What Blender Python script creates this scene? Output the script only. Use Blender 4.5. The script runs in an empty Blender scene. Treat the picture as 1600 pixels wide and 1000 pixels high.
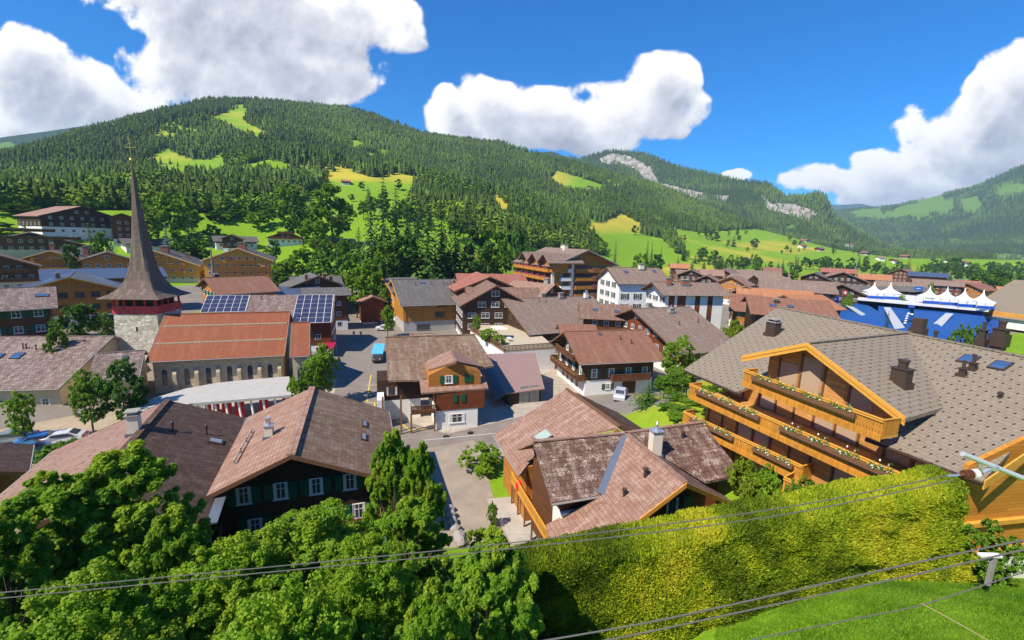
import bpy, math, random
import numpy as np
from mathutils import Vector, Matrix
random.seed(7); RS=np.random.RandomState(11)
S=bpy.context.scene; C=S.collection
R=math.radians
# ------------------------------------------------------------------ camera maths
F_=700.; HY=374.; ROLL=0.03; H=26.
PIT=math.atan((500-HY)/F_)
cR,sR=math.cos(ROLL),math.sin(ROLL); cP,sP=math.cos(PIT),math.sin(PIT)
def ray(px,py):
    u=(px-800)/F_; v=(500-py)/F_
    ul=u*cR-v*sR; vl=u*sR+v*cR
    return ul, cP+vl*sP, vl*cP-sP
def at(px,py,z):
    X,Y,Z=ray(px,py); t=(z-H)/Z
    return Vector((X*t,Y*t,z))
def atd(px,py,d):
    X,Y,Z=ray(px,py); t=d/math.hypot(X,Y)
    return Vector((X*t,Y*t,H+Z*t))
def aty(px,py,y):
    X,Y,Z=ray(px,py); t=y/Y
    return Vector((X*t,y,H+Z*t))
def proj_np(x,y,z):
    dz=z-H
    f=y*cP-dz*sP; vl=(y*sP+dz*cP)/f; ul=x/f
    u=ul*cR+vl*sR; v=-ul*sR+vl*cR
    return 800+u*F_, 500-v*F_, f
# ------------------------------------------------------------------ tags / objects
def tag(o,label=None,cat=None,group=None,kind=None):
    if label: o['label']=label
    if cat: o['category']=cat
    if group: o['group']=group
    if kind: o['kind']=kind
    return o
def empty(name,loc,rz=0,parent=None):
    o=bpy.data.objects.new(name,None); C.objects.link(o)
    o.location=loc; o.rotation_euler=(0,0,rz); o.parent=parent; o.empty_display_size=.3
    return o
def inst(name,me,parent=None,loc=(0,0,0),rot=(0,0,0),sc=(1,1,1)):
    o=bpy.data.objects.new(name,me); C.objects.link(o); o.parent=parent
    o.location=loc; o.rotation_euler=rot; o.scale=sc
    return o
def copy_tree(o,parent=None):
    c=o.copy(); C.objects.link(c); c.parent=parent
    for k in list(CH.get(o.name,[])):
        d=copy_tree(k,c); 
    return c
CH={}
def kids(root):
    L=[o for o in C.objects if o.parent==root]
    CH[root.name]=L
    for k in L: kids(k)
class MB:
    def __init__(s): s.v=[]; s.f=[]; s.m=[]
    def add(s,vs,fs,m=0):
        n=len(s.v); s.v+= [tuple(p) for p in vs]
        for f in fs: s.f.append([i+n for i in f]); s.m.append(m)
    def box(s,x0,x1,y0,y1,z0,z1,m=0):
        s.add([(x0,y0,z0),(x1,y0,z0),(x1,y1,z0),(x0,y1,z0),(x0,y0,z1),(x1,y0,z1),(x1,y1,z1),(x0,y1,z1)],
              [(0,3,2,1),(4,5,6,7),(0,1,5,4),(1,2,6,5),(2,3,7,6),(3,0,4,7)],m)
    def prism(s,poly,d,m=0):
        """polygon (list of 3d points, CCW seen from outside) extruded by vector d (downwards/backwards)"""
        n=len(poly); d=Vector(d); P=[Vector(p) for p in poly]; Q=[p+d for p in P]
        fs=[list(range(n)),list(range(2*n-1,n-1,-1))]+[[i,i+n,(i+1)%n+n,(i+1)%n] for i in range(n)]
        s.add(P+Q,fs,m)
    def bar(s,a,b,w,h,m=0,up=(0,0,1)):
        a=Vector(a); b=Vector(b); t=(b-a).normalized(); u=Vector(up)
        if abs(t.dot(u))>.98: u=Vector((1,0,0))
        x=t.cross(u).normalized()*w/2; y=x.cross(t).normalized()*h/2
        vs=[a-x-y,a+x-y,a+x+y,a-x+y,b-x-y,b+x-y,b+x+y,b-x+y]
        s.add(vs,[(0,1,2,3),(7,6,5,4),(0,4,5,1),(1,5,6,2),(2,6,7,3),(3,7,4,0)],m)
    def cyl(s,a,b,r1,r2=None,n=8,m=0,cap=True):
        if r2 is None: r2=r1
        a=Vector(a); b=Vector(b); t=(b-a).normalized(); u=Vector((0,0,1)) if abs(t.z)<.9 else Vector((1,0,0))
        x=t.cross(u).normalized(); y=x.cross(t)
        vs=[]; 
        for p,r in((a,r1),(b,r2)):
            for i in range(n):
                q=2*math.pi*i/n; vs.append(p+x*(r*math.cos(q))+y*(r*math.sin(q)))
        fs=[(i,(i+1)%n,(i+1)%n+n,i+n) for i in range(n)]
        if cap: fs+= [list(range(n-1,-1,-1)),list(range(n,2*n))]
        s.add(vs,fs,m)
    def lathe(s,c,prof,n=12,m=0):
        vs=[];fs=[]
        for r,z in prof:
            for i in range(n):
                q=2*math.pi*i/n; vs.append((c[0]+r*math.cos(q),c[1]+r*math.sin(q),c[2]+z))
        for k in range(len(prof)-1):
            for i in range(n): fs.append((k*n+i,k*n+(i+1)%n,(k+1)*n+(i+1)%n,(k+1)*n+i))
        s.add(vs,fs,m)
    def mesh(s,name,mats,smooth=False):
        me=bpy.data.meshes.new(name); me.from_pydata(s.v,[],s.f)
        for m in (mats if isinstance(mats,(list,tuple)) else [mats]): me.materials.append(m)
        me.polygons.foreach_set('material_index',s.m)
        if smooth: me.polygons.foreach_set('use_smooth',[True]*len(s.f))
        me.update()
        uv=me.uv_layers.new(name='UVMap'); dat=uv.data
        vz=Vector((0,0,1)); V=me.vertices
        for p in me.polygons:
            n=p.normal
            if abs(n.z)>.999: t=Vector((1,0,0)); b=Vector((0,1,0))
            else: t=vz.cross(n).normalized(); b=n.cross(t)
            for li in p.loop_indices:
                co=V[me.loops[li].vertex_index].co; dat[li].uv=(co.dot(t),co.dot(b))
        return me
    def build(s,name,mats,parent=None,smooth=False,loc=(0,0,0),rot=(0,0,0)):
        return inst(name,s.mesh(name,mats,smooth),parent,loc,rot)
def np_mesh(name,V,Fq,mats,tint=None,smooth=False,mi=None):
    me=bpy.data.meshes.new(name); k=Fq.shape[1]
    me.vertices.add(len(V)); me.vertices.foreach_set('co',np.ascontiguousarray(V,dtype=np.float32).ravel())
    me.loops.add(Fq.size); me.loops.foreach_set('vertex_index',np.ascontiguousarray(Fq,dtype=np.int32).ravel())
    me.polygons.add(len(Fq)); me.polygons.foreach_set('loop_start',np.arange(0,Fq.size,k,dtype=np.int32))
    me.polygons.foreach_set('loop_total',np.full(len(Fq),k,dtype=np.int32))
    for m in (mats if isinstance(mats,(list,tuple)) else [mats]): me.materials.append(m)
    if mi is not None: me.polygons.foreach_set('material_index',mi.astype(np.int32))
    if smooth: me.polygons.foreach_set('use_smooth',np.ones(len(Fq),dtype=bool))
    if tint is not None:
        a=me.attributes.new('tint','FLOAT','FACE' if len(tint)==len(Fq) else 'POINT'); a.data.foreach_set('value',tint.astype(np.float32))
    me.update(calc_edges=True); me.validate()
    return me
# ------------------------------------------------------------------ materials
class NT:
    def __init__(s,name):
        s.m=bpy.data.materials.new(name); s.m.use_nodes=True; s.t=s.m.node_tree; s.t.nodes.clear()
        s.out=s.n('ShaderNodeOutputMaterial'); s.b=s.n('ShaderNodeBsdfPrincipled'); s.l(s.b.outputs[0],s.out.inputs[0])
        s.b.inputs['Roughness'].default_value=.8
        s.b.inputs['Specular IOR Level'].default_value=.25
    def n(s,t,**k):
        o=s.t.nodes.new(t)
        for a,b in k.items(): setattr(o,a,b)
        return o
    def l(s,a,b): s.t.links.new(a,b)
    def coord(s,kind='UV'):
        if kind=='G': return s.n('ShaderNodeNewGeometry').outputs['Position']
        return s.n('ShaderNodeTexCoord').outputs[kind]
    def mapv(s,v,sc,rot=(0,0,0),loc=(0,0,0)):
        m=s.n('ShaderNodeMapping'); s.l(v,m.inputs[0]); m.inputs['Scale'].default_value=sc; m.inputs['Rotation'].default_value=rot; m.inputs['Location'].default_value=loc
        return m.outputs[0]
    def noise(s,v,scale,det=3,rough=.55,dist=0):
        n=s.n('ShaderNodeTexNoise'); s.l(v,n.inputs['Vector']); n.inputs['Scale'].default_value=scale
        n.inputs['Detail'].default_value=det; n.inputs['Roughness'].default_value=rough; n.inputs['Distortion'].default_value=dist
        return n.outputs[0]
    def ramp(s,f,*stops,interp='LINEAR'):
        r=s.n('ShaderNodeValToRGB'); r.color_ramp.interpolation=interp; s.l(f,r.inputs[0]); e=r.color_ramp.elements
        while len(e)<len(stops): e.new(.5)
        for i,(p,c) in enumerate(stops):
            e[i].position=p; e[i].color=(*c,1) if isinstance(c,(tuple,list)) else (c,c,c,1)
        return r.outputs[0]
    def mix(s,f,a,b,mode='MIX'):
        m=s.n('ShaderNodeMix',data_type='RGBA',blend_type=mode); 
        for k,x in ((0,f),(6,a),(7,b)):
            if hasattr(x,'is_linked'): s.l(x,m.inputs[k])
            elif k==0: m.inputs[0].default_value=x
            else: m.inputs[k].default_value=(*x,1)
        return m.outputs[2]
    def math(s,op,a,b=0,c=None,clamp=False):
        m=s.n('ShaderNodeMath',operation=op,use_clamp=clamp)
        for k,x in ((0,a),(1,b))+(((2,c),) if c is not None else ()):
            if hasattr(x,'is_linked'): s.l(x,m.inputs[k])
            else: m.inputs[k].default_value=x
        return m.outputs[0]
    def bump(s,h,st=.5,d=.05,nrm=None):
        b=s.n('ShaderNodeBump'); s.l(h,b.inputs['Height']); b.inputs['Strength'].default_value=st; b.inputs['Distance'].default_value=d
        if nrm is not None: s.l(nrm,b.inputs['Normal'])
        return b.outputs[0]
    def fin(s,col=None,rough=None,nrm=None,metal=0,spec=None):
        if col is not None:
            if hasattr(col,'is_linked'): s.l(col,s.b.inputs['Base Color'])
            else: s.b.inputs['Base Color'].default_value=(*col,1)
        if rough is not None: s.b.inputs['Roughness'].default_value=rough
        if nrm is not None: s.l(nrm,s.b.inputs['Normal'])
        if spec is not None: s.b.inputs['Specular IOR Level'].default_value=spec
        s.b.inputs['Metallic'].default_value=metal
        return s.m
def sc(c,k): return tuple(min(1,x*k) for x in c)
def plain(name,c,rough=.7,metal=0,var=.15,spec=None):
    t=NT(name); v=t.coord('Object'); n=t.noise(v,3,4)
    return t.fin(t.mix(n,sc(c,1-var),sc(c,1+var)),rough,None,metal,spec)
def brick(t,v,w,h,mortar,off=.5,sm=.1):
    b=t.n('ShaderNodeTexBrick'); t.l(v,b.inputs['Vector']); b.inputs['Scale'].default_value=1
    b.inputs['Brick Width'].default_value=w; b.inputs['Row Height'].default_value=h; b.inputs['Mortar Size'].default_value=mortar
    b.inputs['Mortar Smooth'].default_value=sm; b.offset=off
    b.inputs['Color1'].default_value=(0,0,0,1); b.inputs['Color2'].default_value=(1,1,1,1); b.inputs['Mortar'].default_value=(.5,.5,.5,1)
    return b
def tiles(name,c1,c2,lichen=(.42,.37,.3),la=.4,w=.26,h=.34,rough=.75,gap=.45,spots=0,seed=0,streak=.3):
    """roof tiles: overlapping rows, per-tile colour, lichen blotches, runs down the slope"""
    t=NT(name); v=t.coord('UV'); v=t.mapv(v,(1,1,1),loc=(seed*3.1,seed*1.7,0))
    b=brick(t,v,w,h,.018); fac=b.outputs['Fac']
    col=t.mix(b.outputs['Color'],c1,c2)
    big=t.noise(v,.35,5,.6); col=t.mix(t.ramp(big,(.35,0.),(.7,1.)),col,sc(c1,.72),'MIX') if False else t.mix(t.math('MULTIPLY',t.ramp(big,(.4,0.),(.65,1.)),.5),col,sc(c2,.75))
    fine=t.noise(v,9,4,.7); ov=t.noise(v,1.3,3)
    lm=t.math('MULTIPLY',t.ramp(t.math('ADD',t.math('MULTIPLY',fine,.6),t.math('MULTIPLY',ov,.5)),(.56,0.),(.66,1.)),la)
    col=t.mix(lm,col,lichen)
    st=t.noise(t.mapv(v,(1.6,.12,1)),1.,3); col=t.mix(t.math('MULTIPLY',t.ramp(st,(.5,0.),(.68,1.)),streak),col,lichen)
    if spots:
        vo=t.n('ShaderNodeTexVoronoi'); t.l(t.mapv(v,(1/1.1,1/1.1,1)),vo.inputs['Vector']); vo.inputs['Scale'].default_value=1; vo.inputs['Randomness'].default_value=.15
        col=t.mix(t.ramp(vo.outputs['Distance'],(.09,1.),(.13,0.)),col,(.05,.035,.03))
    col=t.mix(t.math('MULTIPLY',fac,gap),col,sc(c1,.25))
    sep=t.n('ShaderNodeSeparateXYZ'); t.l(v,sep.inputs[0])
    saw=t.math('FRACT',t.math('DIVIDE',sep.outputs[1],h)); hgt=t.math('SUBTRACT',t.math('MULTIPLY',saw,-1.),fac)
    return t.fin(col,rough,t.bump(hgt,.7,.03))
def dotroof(name,c,seed=0):
    c=sc(c,.88)
    """flat clay tiles with small dark snow hooks in staggered rows"""
    t=NT(name); v=t.coord('UV')
    b=brick(t,v,.42,.36,.012); col=t.mix(b.outputs['Color'],sc(c,.94),sc(c,1.07))
    big=t.noise(v,.5,4); col=t.mix(t.math('MULTIPLY',big,.35),col,sc(c,.72))
    col=t.mix(t.math('MULTIPLY',b.outputs['Fac'],.55),col,sc(c,.35))
    sep=t.n('ShaderNodeSeparateXYZ'); t.l(v,sep.inputs[0])
    def grid(ox,oy,px,py):
        x=t.math('SUBTRACT',t.math('FRACT',t.math('DIVIDE',t.math('ADD',sep.outputs[0],ox),px)),.5)
        y=t.math('SUBTRACT',t.math('FRACT',t.math('DIVIDE',t.math('ADD',sep.outputs[1],oy),py)),.5)
        a=t.math('LESS_THAN',t.math('ABSOLUTE',x),.055/px); bb=t.math('LESS_THAN',t.math('ABSOLUTE',y),.1/py)
        return t.math('MULTIPLY',a,bb)
    d=t.math('MAXIMUM',grid(0,0,1.26,.72),grid(.63,.36,1.26,.72))
    col=t.mix(d,col,(.03,.02,.018))
    saw=t.math('FRACT',t.math('DIVIDE',sep.outputs[1],.36)); hgt=t.math('SUBTRACT',t.math('MULTIPLY',saw,-1.),b.outputs['Fac'])
    return t.fin(col,.7,t.bump(hgt,.6,.025))
def wood(name,c,plank=.16,vert=False,rough=.65,seam=.6,weather=.35):
    t=NT(name); v=t.coord('UV'); 
    if vert: v=t.mapv(v,(1,1,1),rot=(0,0,math.pi/2))
    b=brick(t,v,3.1,plank,.009); col=t.mix(b.outputs['Color'],sc(c,.78),sc(c,1.18))
    g=t.noise(t.mapv(v,(.8,14,1)),2,4,.6); col=t.mix(t.math('MULTIPLY',g,.45),col,sc(c,.55))
    w=t.noise(t.coord('Object'),.6,4); col=t.mix(t.math('MULTIPLY',t.ramp(w,(.45,0.),(.7,1.)),weather),col,sc(c,.6))
    col=t.mix(t.math('MULTIPLY',b.outputs['Fac'],seam),col,sc(c,.2))
    return t.fin(col,rough,t.bump(t.math('SUBTRACT',1.,b.outputs['Fac']),.4,.012))
def plaster(name,c,dirt=.25):
    t=NT(name); v=t.coord('Object'); n=t.noise(v,1.2,6,.65); col=t.mix(t.math('MULTIPLY',t.ramp(n,(.4,0.),(.75,1.)),dirt),c,sc(c,.6))
    f=t.noise(v,25,3); return t.fin(col,.85,t.bump(f,.25,.02))
def stone(name,c1,c2,s=.5,mort=(.5,.47,.4)):
    t=NT(name); v=t.coord('UV'); vo=t.n('ShaderNodeTexVoronoi'); t.l(t.mapv(v,(1/s,1.5/s,1)),vo.inputs['Vector']); vo.inputs['Scale'].default_value=1
    ve=t.n('ShaderNodeTexVoronoi',feature='DISTANCE_TO_EDGE'); t.l(t.mapv(v,(1/s,1.5/s,1)),ve.inputs['Vector']); ve.inputs['Scale'].default_value=1
    sp=t.n('ShaderNodeSeparateXYZ'); t.l(vo.outputs['Color'],sp.inputs[0])
    col=t.mix(sp.outputs[0],c1,c2); n=t.noise(v,6,4); col=t.mix(t.math('MULTIPLY',n,.3),col,sc(c1,.6))
    e=t.ramp(ve.outputs['Distance'],(.02,1.),(.07,0.)); col=t.mix(t.math('MULTIPLY',e,.8),col,mort)
    return t.fin(col,.9,t.bump(t.math('SUBTRACT',1.,e),.5,.04))
def glassm(name,c=(.03,.04,.05),rough=.08,spec=.6):
    t=NT(name); n=t.noise(t.coord('Object'),.8,2); return t.fin(t.mix(n,sc(c,.5),sc(c,1.6)),rough,None,0,spec)
def leafm(name,c1,c2,trans=.35,c3=None):
    t=NT(name); a=t.n('ShaderNodeAttribute',attribute_name='tint'); oi=t.n('ShaderNodeObjectInfo')
    col=t.mix(a.outputs['Fac'],c1,c2)
    if c3: 
        n=t.noise(t.coord('Object'),.35,2); col=t.mix(t.ramp(n,(.48,0.),(.66,1.)),col,c3)
    col=t.mix(t.math('MULTIPLY',oi.outputs['Random'],.35),col,sc(c1,.75))
    t.fin(col,.55,None,0,.25)
    tr=t.n('ShaderNodeBsdfTranslucent'); 
    tc=t.mix(1.,col,(1.,1.,.35),'MULTIPLY'); t.l(tc,tr.inputs[0])
    mx=t.n('ShaderNodeMixShader'); mx.inputs[0].default_value=trans; t.l(t.b.outputs[0],mx.inputs[1]); t.l(tr.outputs[0],mx.inputs[2]); t.l(mx.outputs[0],t.out.inputs[0])
    return t.m
def forestm(name,c1,c2):
    t=NT(name); a=t.n('ShaderNodeAttribute',attribute_name='tint')
    col=t.ramp(a.outputs['Fac'],(0.,c1),(.6,c2),(1.,sc(c2,1.9)))
    n=t.noise(t.coord('G'),.9,4,.7); col=t.mix(t.math('MULTIPLY',t.ramp(n,(.35,0.),(.65,1.)),.55),col,sc(c1,.55))
    return t.fin(col,.9,t.bump(n,.9,1.2),0,.1)
# ------------------------------------------------------------------ world, sun, camera
SUN_EL=R(49); SUN_AZ=(-.76,-.65)      # horizontal direction towards the sun
sd=Vector((SUN_AZ[0],SUN_AZ[1],0)).normalized()*math.cos(SUN_EL)+Vector((0,0,math.sin(SUN_EL)))
W=bpy.data.worlds.new("World"); S.world=W; W.use_nodes=True; wt=W.node_tree; wt.nodes.clear()
class WT(NT):
    def __init__(s,t): s.t=t
w=WT(wt); wo=w.n('ShaderNodeOutputWorld')
sky=w.n('ShaderNodeTexSky'); sky.sky_type='NISHITA'; sky.sun_disc=False; sky.sun_elevation=SUN_EL; sky.sun_rotation=math.atan2(sd.x,sd.y)
sky.air_density=1.; sky.dust_density=.2; sky.ozone_density=3.
hs=w.n('ShaderNodeHueSaturation'); hs.inputs['Saturation'].default_value=2.15; hs.inputs['Hue'].default_value=.492; w.l(sky.outputs[0],hs.inputs['Color'])
bg1=w.n('ShaderNodeBackground'); bg1.inputs[1].default_value=.12; tn=w.n('ShaderNodeMix',data_type='RGBA',blend_type='MULTIPLY'); tn.inputs[0].default_value=1; tn.inputs[7].default_value=(.36,.70,.98,1); w.l(hs.outputs[0],tn.inputs[6]); w.l(tn.outputs[2],bg1.inputs[0])
# clouds: puffs given as directions (x/y, z/y, radius x, radius z, strength)
def dirc(px,py): X,Y,Z=ray(px,py); return X/Y,Z/Y
PUFF=[(30,115,70,62,1),(95,150,95,52,1),(170,165,80,45,.9),(70,205,120,20,.35),(30,190,110,26,.9),(150,190,90,22,.8),
 (310,40,100,64,1),(400,60,110,85,1),(500,40,100,62,1),(270,110,80,40,.9),(480,115,110,42,1),(380,130,110,28,.8),(590,40,60,40,.62),(140,-10,60,30,.5),(620,70,40,25,.35),(300,-40,200,70,1),
 (700,180,52,40,.9),(770,165,62,48,1),(850,170,90,36,1),(870,205,120,30,1),(930,180,80,34,.8),(1030,130,60,45,1),(1000,165,80,40,.9),(1080,160,40,25,.6),(1060,115,34,30,.8),(940,150,50,30,.55),
 (1135,268,30,9,1),
 (1560,175,75,50,1),(1480,210,60,42,.9),(1600,130,60,60,1),(1420,200,42,24,.55),(1530,240,120,38,1),(1400,262,90,32,.95),(1300,285,90,24,.9),(1440,290,130,34,1),(1620,250,80,60,1),(1240,283,50,10,.6),(1340,300,60,22,.9),(1440,165,40,18,.28)]
w.l(bg1.outputs[0],wo.inputs[0])
sl=bpy.data.lights.new('sun','SUN'); sl.energy=4.9; sl.angle=R(.5); sl.color=(1,.91,.76)
so=bpy.data.objects.new('sun',sl); C.objects.link(so); so.rotation_euler=(-sd).to_track_quat('-Z','Y').to_euler(); so.location=(0,0,100)
cam=bpy.data.cameras.new('camera'); co=bpy.data.objects.new('camera',cam); C.objects.link(co); S.camera=co
cam.sensor_width=36; cam.lens=36*F_/1600; cam.clip_end=30000; cam.clip_start=.1
X_=Vector((cR,0,0)); right=Vector((cR, -sR*0,0))
# camera axes: right/up in world after roll
fw=Vector((0,cP,-sP)); r0=Vector((1,0,0)); u0=Vector((0,sP,cP))
rr=r0*cR+u0*sR; uu=u0*cR-r0*sR
M=Matrix((( rr.x,uu.x,-fw.x,0),(rr.y,uu.y,-fw.y,0),(rr.z,uu.z,-fw.z,H),(0,0,0,1))); co.matrix_world=M
S.cycles.max_bounces=6; S.cycles.transparent_max_bounces=6
S.view_settings.view_transform='Standard'; S.view_settings.look='None'; S.view_settings.exposure=.58; S.view_settings.gamma=1
# ------------------------------------------------------------------ terrain
def curve(pts,mode):
    """mode 'z': (px, dist, z) read at the horizon; mode 'p': (px,py,dist)"""
    A=[]
    for p in pts:
        if mode=='z':
            X,Y,Z=ray(p[0],HY+.03*(p[0]-800)); A.append((math.atan2(X,Y),p[1],p[2]))
        else:
            v=atd(*p); A.append((math.atan2(v.x,v.y),p[2],v.z))
    A=np.array(sorted(A)); return A
def fbm(x,y,o=5,s=1.,seed=0):
    """cheap value noise"""
    r=np.zeros_like(x); a=1.; 
    for k in range(o):
        xi=x/s+seed*17.3+k*5.1; yi=y/s+seed*9.7+k*3.3
        x0=np.floor(xi); y0=np.floor(yi); fx=xi-x0; fy=yi-y0; fx=fx*fx*(3-2*fx); fy=fy*fy*(3-2*fy)
        def h(a_,b_): q=np.sin(a_*127.1+b_*311.7+seed*7.)*43758.5453; return q-np.floor(q)
        r+=a*((h(x0,y0)*(1-fx)+h(x0+1,y0)*fx)*(1-fy)+(h(x0,y0+1)*(1-fx)+h(x0+1,y0+1)*fx)*fy-.5); a*=.5; s*=.5
    return r
K1=curve([(-900,95,3),(0,100,3),(200,108,3),(400,125,2),(550,140,.5),(700,138,.5),(780,170,0),(900,300,0),(1000,350,0),(1200,520,-1),(1400,700,-3),(1600,900,-4),(2400,900,-4)],'z')
K2=curve([(-900,225,7),(0,225,7),(200,222,6.5),(400,212,6),(500,190,7),(600,176,12),(700,172,13),(780,230,9),(900,330,2),(1000,400,2),(1200,600,2),(1400,850,-3),(1600,1100,-4),(2400,1100,-4)],'z')
K2b=curve([(-900,300,22),(0,300,24),(200,295,23),(400,285,20),(500,275,22),(600,262,23),(700,250,20),(780,290,12),(900,370,5),(1000,450,4),(1100,560,6),(1200,680,6),(1300,780,4),(1400,880,-1),(1600,1130,-4),(2400,1130,-4)],'z')
K3=curve([(-500,330,330),(0,330,320),(200,330,320),(400,338,320),(560,335,330),(700,355,300),(800,382,300),(900,400,400),(1000,405,520),(1100,398,650),(1200,398,760),(1300,404,850),(1400,407,900),(1600,410,1150),(2100,425,1200)],'p')
K4=curve([(-500,270,700),(0,285,700),(200,255,800),(400,240,850),(560,262,850),(700,285,800),(800,300,800),(900,330,800),(1000,345,850),(1100,365,900),(1200,378,1000),(1300,390,1100),(1400,404,1000),(1600,408,1300),(2100,420,1400)],'p')
K5=curve([(-600,260,1200),(-200,258,1200),(0,247,1200),(60,232,1250),(130,210,1300),(215,184,1350),(250,176,1350),(330,160,1400),(400,159,1400),(470,165,1420),(540,172,1420),(600,188,1400),(660,212,1380),(720,221,1380),(790,227,1380),(850,246,1380),(900,256,1380),(960,274,1400),(1030,294,1400),(1090,320,1400),(1140,343,1350),(1200,362,1300),(1280,383,1250),(1340,398,1200),(1400,404,1100),(1600,408,1500),(2100,418,1600)],'p')
def sheet(curves,az,r,after=500,drop=120):
    D=[];Z=[]
    for i,c in enumerate(curves):
        sm=[-.03,-.02,-.01,0,.01,.02,.03] if (i<len(curves)-1 and len(curves)>4) else [0]
        D.append(sum(np.interp(az+q,c[:,0],c[:,1]) for q in sm)/len(sm)); Z.append(sum(np.interp(az+q,c[:,0],c[:,2]) for q in sm)/len(sm))
    D=np.stack(D); Z=np.stack(Z)
    z=np.where(r<=D[0],Z[0],0.)
    for i in range(len(curves)-1):
        t=np.clip((r-D[i])/(D[i+1]-D[i]),0,1); m=(r>D[i])&(r<=D[i+1]); z=np.where(m,Z[i]+(Z[i+1]-Z[i])*t,z)
    t=np.clip((r-D[-1])/after,0,1); return np.where(r>D[-1],Z[-1]-drop*(t*t*(3-2*t))*np.clip(Z[-1]/100,0,2),z),D
def near(x,y):
    base=np.interp(y,[-60,-5,8,15,22,28,34,200],[24,22,17.5,12.4,8.2,3.8,0,0])
    left=np.interp(x,[-30,0,15],[.8,.85,1.]); base=base*np.interp(x,[-30,-5,2,9,15,20],[.78,.62,.5,.55,.82,1.])
    mound=6.*np.clip((x-11)/9,0,1)*np.clip((y-12)/15,0,1)*np.clip((75-y)/20,0,1)
    return np.maximum(base,mound)
def ground_z(x,y):
    x=np.asarray(x,float); y=np.asarray(y,float); r=np.hypot(x,y); az=np.arctan2(x,y)
    a=np.clip(az,-1.25,1.25)
    far,D=sheet([K1,K2,K2b,K3,K4,K5],a,r)
    dd=np.clip((r-D[3])/200,0,1); far=far+dd*(fbm(x,y,5,260,1)*34*np.clip((far+10)/80,0,1))*np.clip((D[5]-r)/300,.12,1)
    k=np.clip((r-85)/15,0,1); nz=near(x,y)
    return nz*(1-k)+far*k
def gz(x,y): return float(ground_z(np.array([x]),np.array([y]))[0])
azs=np.concatenate([np.arange(-180,-57,3.),np.arange(-57,57,.15),np.arange(57,181,3.)])
rs=np.concatenate([np.arange(1.5,90,1.1),np.geomspace(90,3200,300)])
AZ,RR=np.meshgrid(np.radians(azs),rs,indexing='ij'); GX=RR*np.sin(AZ); GY=RR*np.cos(AZ)
GZ=ground_z(GX,GY)
def inpoly(px,py,poly):
    m=np.zeros(px.shape,bool); n=len(poly)
    for i in range(n):
        x0,y0=poly[i]; x1,y1=poly[(i+1)%n]
        c=((y0>py)!=(y1>py))&(px<(x1-x0)*(py-y0)/((y1-y0) if y1!=y0 else 1e-9)+x0); m^=c
    return m
MEAD=[[(232,250),(262,230),(285,244),(300,248),(325,250),(360,234),(362,268),(335,284),(300,282),(270,288),(238,276)],
 [(312,184),(340,178),(350,170),(388,160),(392,182),(382,190),(420,208),(410,222),(372,210),(350,196)],
 [(425,352),(455,328),(470,308),(500,290),(512,278),(522,270),(525,252),(538,252),(545,268),(590,278),(612,268),(640,272),(668,278),(650,296),(645,355),(560,358)],
 [(766,298),(785,307),(803,328),(790,345),(770,335)],
 [(852,278),(870,266),(912,279),(958,292),(938,303),(903,302),(875,298)],
 [(912,350),(945,345),(972,334),(1000,348),(1003,365),(1040,375),(1060,395),(1080,402),(1060,416),(1000,420),(960,420),(920,420),(945,398),(918,370)],
 [(1037,348),(1060,358),(1100,365),(1150,358),(1200,360),(1260,368),(1330,385),(1395,402),(1620,404),(1620,440),(1150,440),(1100,402),(1070,400),(1050,375)],
 [(28,312),(50,310),(54,330),(35,338)],[(645,330),(700,345),(720,370),(660,372)],[(400,175),(415,180),(420,190),(402,184)],[(543,217),(560,219),(578,232),(556,236)],[(563,242),(600,231),(615,240),(582,251)],[(600,300),(640,296),(636,312),(606,316)]]
def meadow_mask(x,y,z,jit=3.):
    px,py,f=proj_np(x,y,z); j=fbm(x,y,3,40,3)*jit*3
    m=np.zeros(px.shape,bool)
    for P in MEAD: m|=inpoly(px+j,py+j*.5,P)
    return m,px,py
mm,PX,PY=meadow_mask(GX,GY,GZ)
D3=np.interp(np.clip(AZ,-1.25,1.25),K3[:,0],K3[:,1])
TOWN=[[(-300,760),(-300,470),(0,440),(250,448),(430,432),(530,452),(600,452),(720,436),(820,436),(1000,432),(1200,436),(1560,440),(1700,440),(1700,520),(1250,540),(1130,570),(1060,625),(960,650),(905,640),(850,660),(700,700),(600,700),(300,720)]]
town=np.zeros(PX.shape)
for P in TOWN: town=np.maximum(town,(inpoly(PX+fbm(GX,GY,3,25,8)*22,PY+fbm(GX,GY,3,25,9)*10,P)&(fbm(GX,GY,3,16,31)>-.35)).astype(float))
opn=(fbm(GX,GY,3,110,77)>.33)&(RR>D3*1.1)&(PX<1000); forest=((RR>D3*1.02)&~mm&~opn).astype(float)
dry=np.clip(fbm(GX,GY,4,120,5)*1.3+.25,0,1)
for P,v in ((MEAD[2],1),(MEAD[5],.75),(MEAD[3],1.)):
    top=inpoly(PX,PY,P); dry=np.where(top,np.clip(1.1-(PY-min(p[1] for p in P)-18)/22,0.1,1)*v,dry)
def grid_mesh(name,X,Y,Z,mat,attrs,smooth=True):
    a,b=X.shape; V=np.stack([X.ravel(),Y.ravel(),Z.ravel()],1)
    i=np.arange(a-1)[:,None]*b+np.arange(b-1)[None,:]; i=i.ravel(); Fq=np.stack([i,i+b,i+b+1,i+1],1)
    me=np_mesh(name,V,Fq,mat,smooth=smooth)
    for k,v in attrs.items():
        at_=me.attributes.new(k,'FLOAT','POINT'); at_.data.foreach_set('value',v.ravel().astype(np.float32))
    return me
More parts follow.
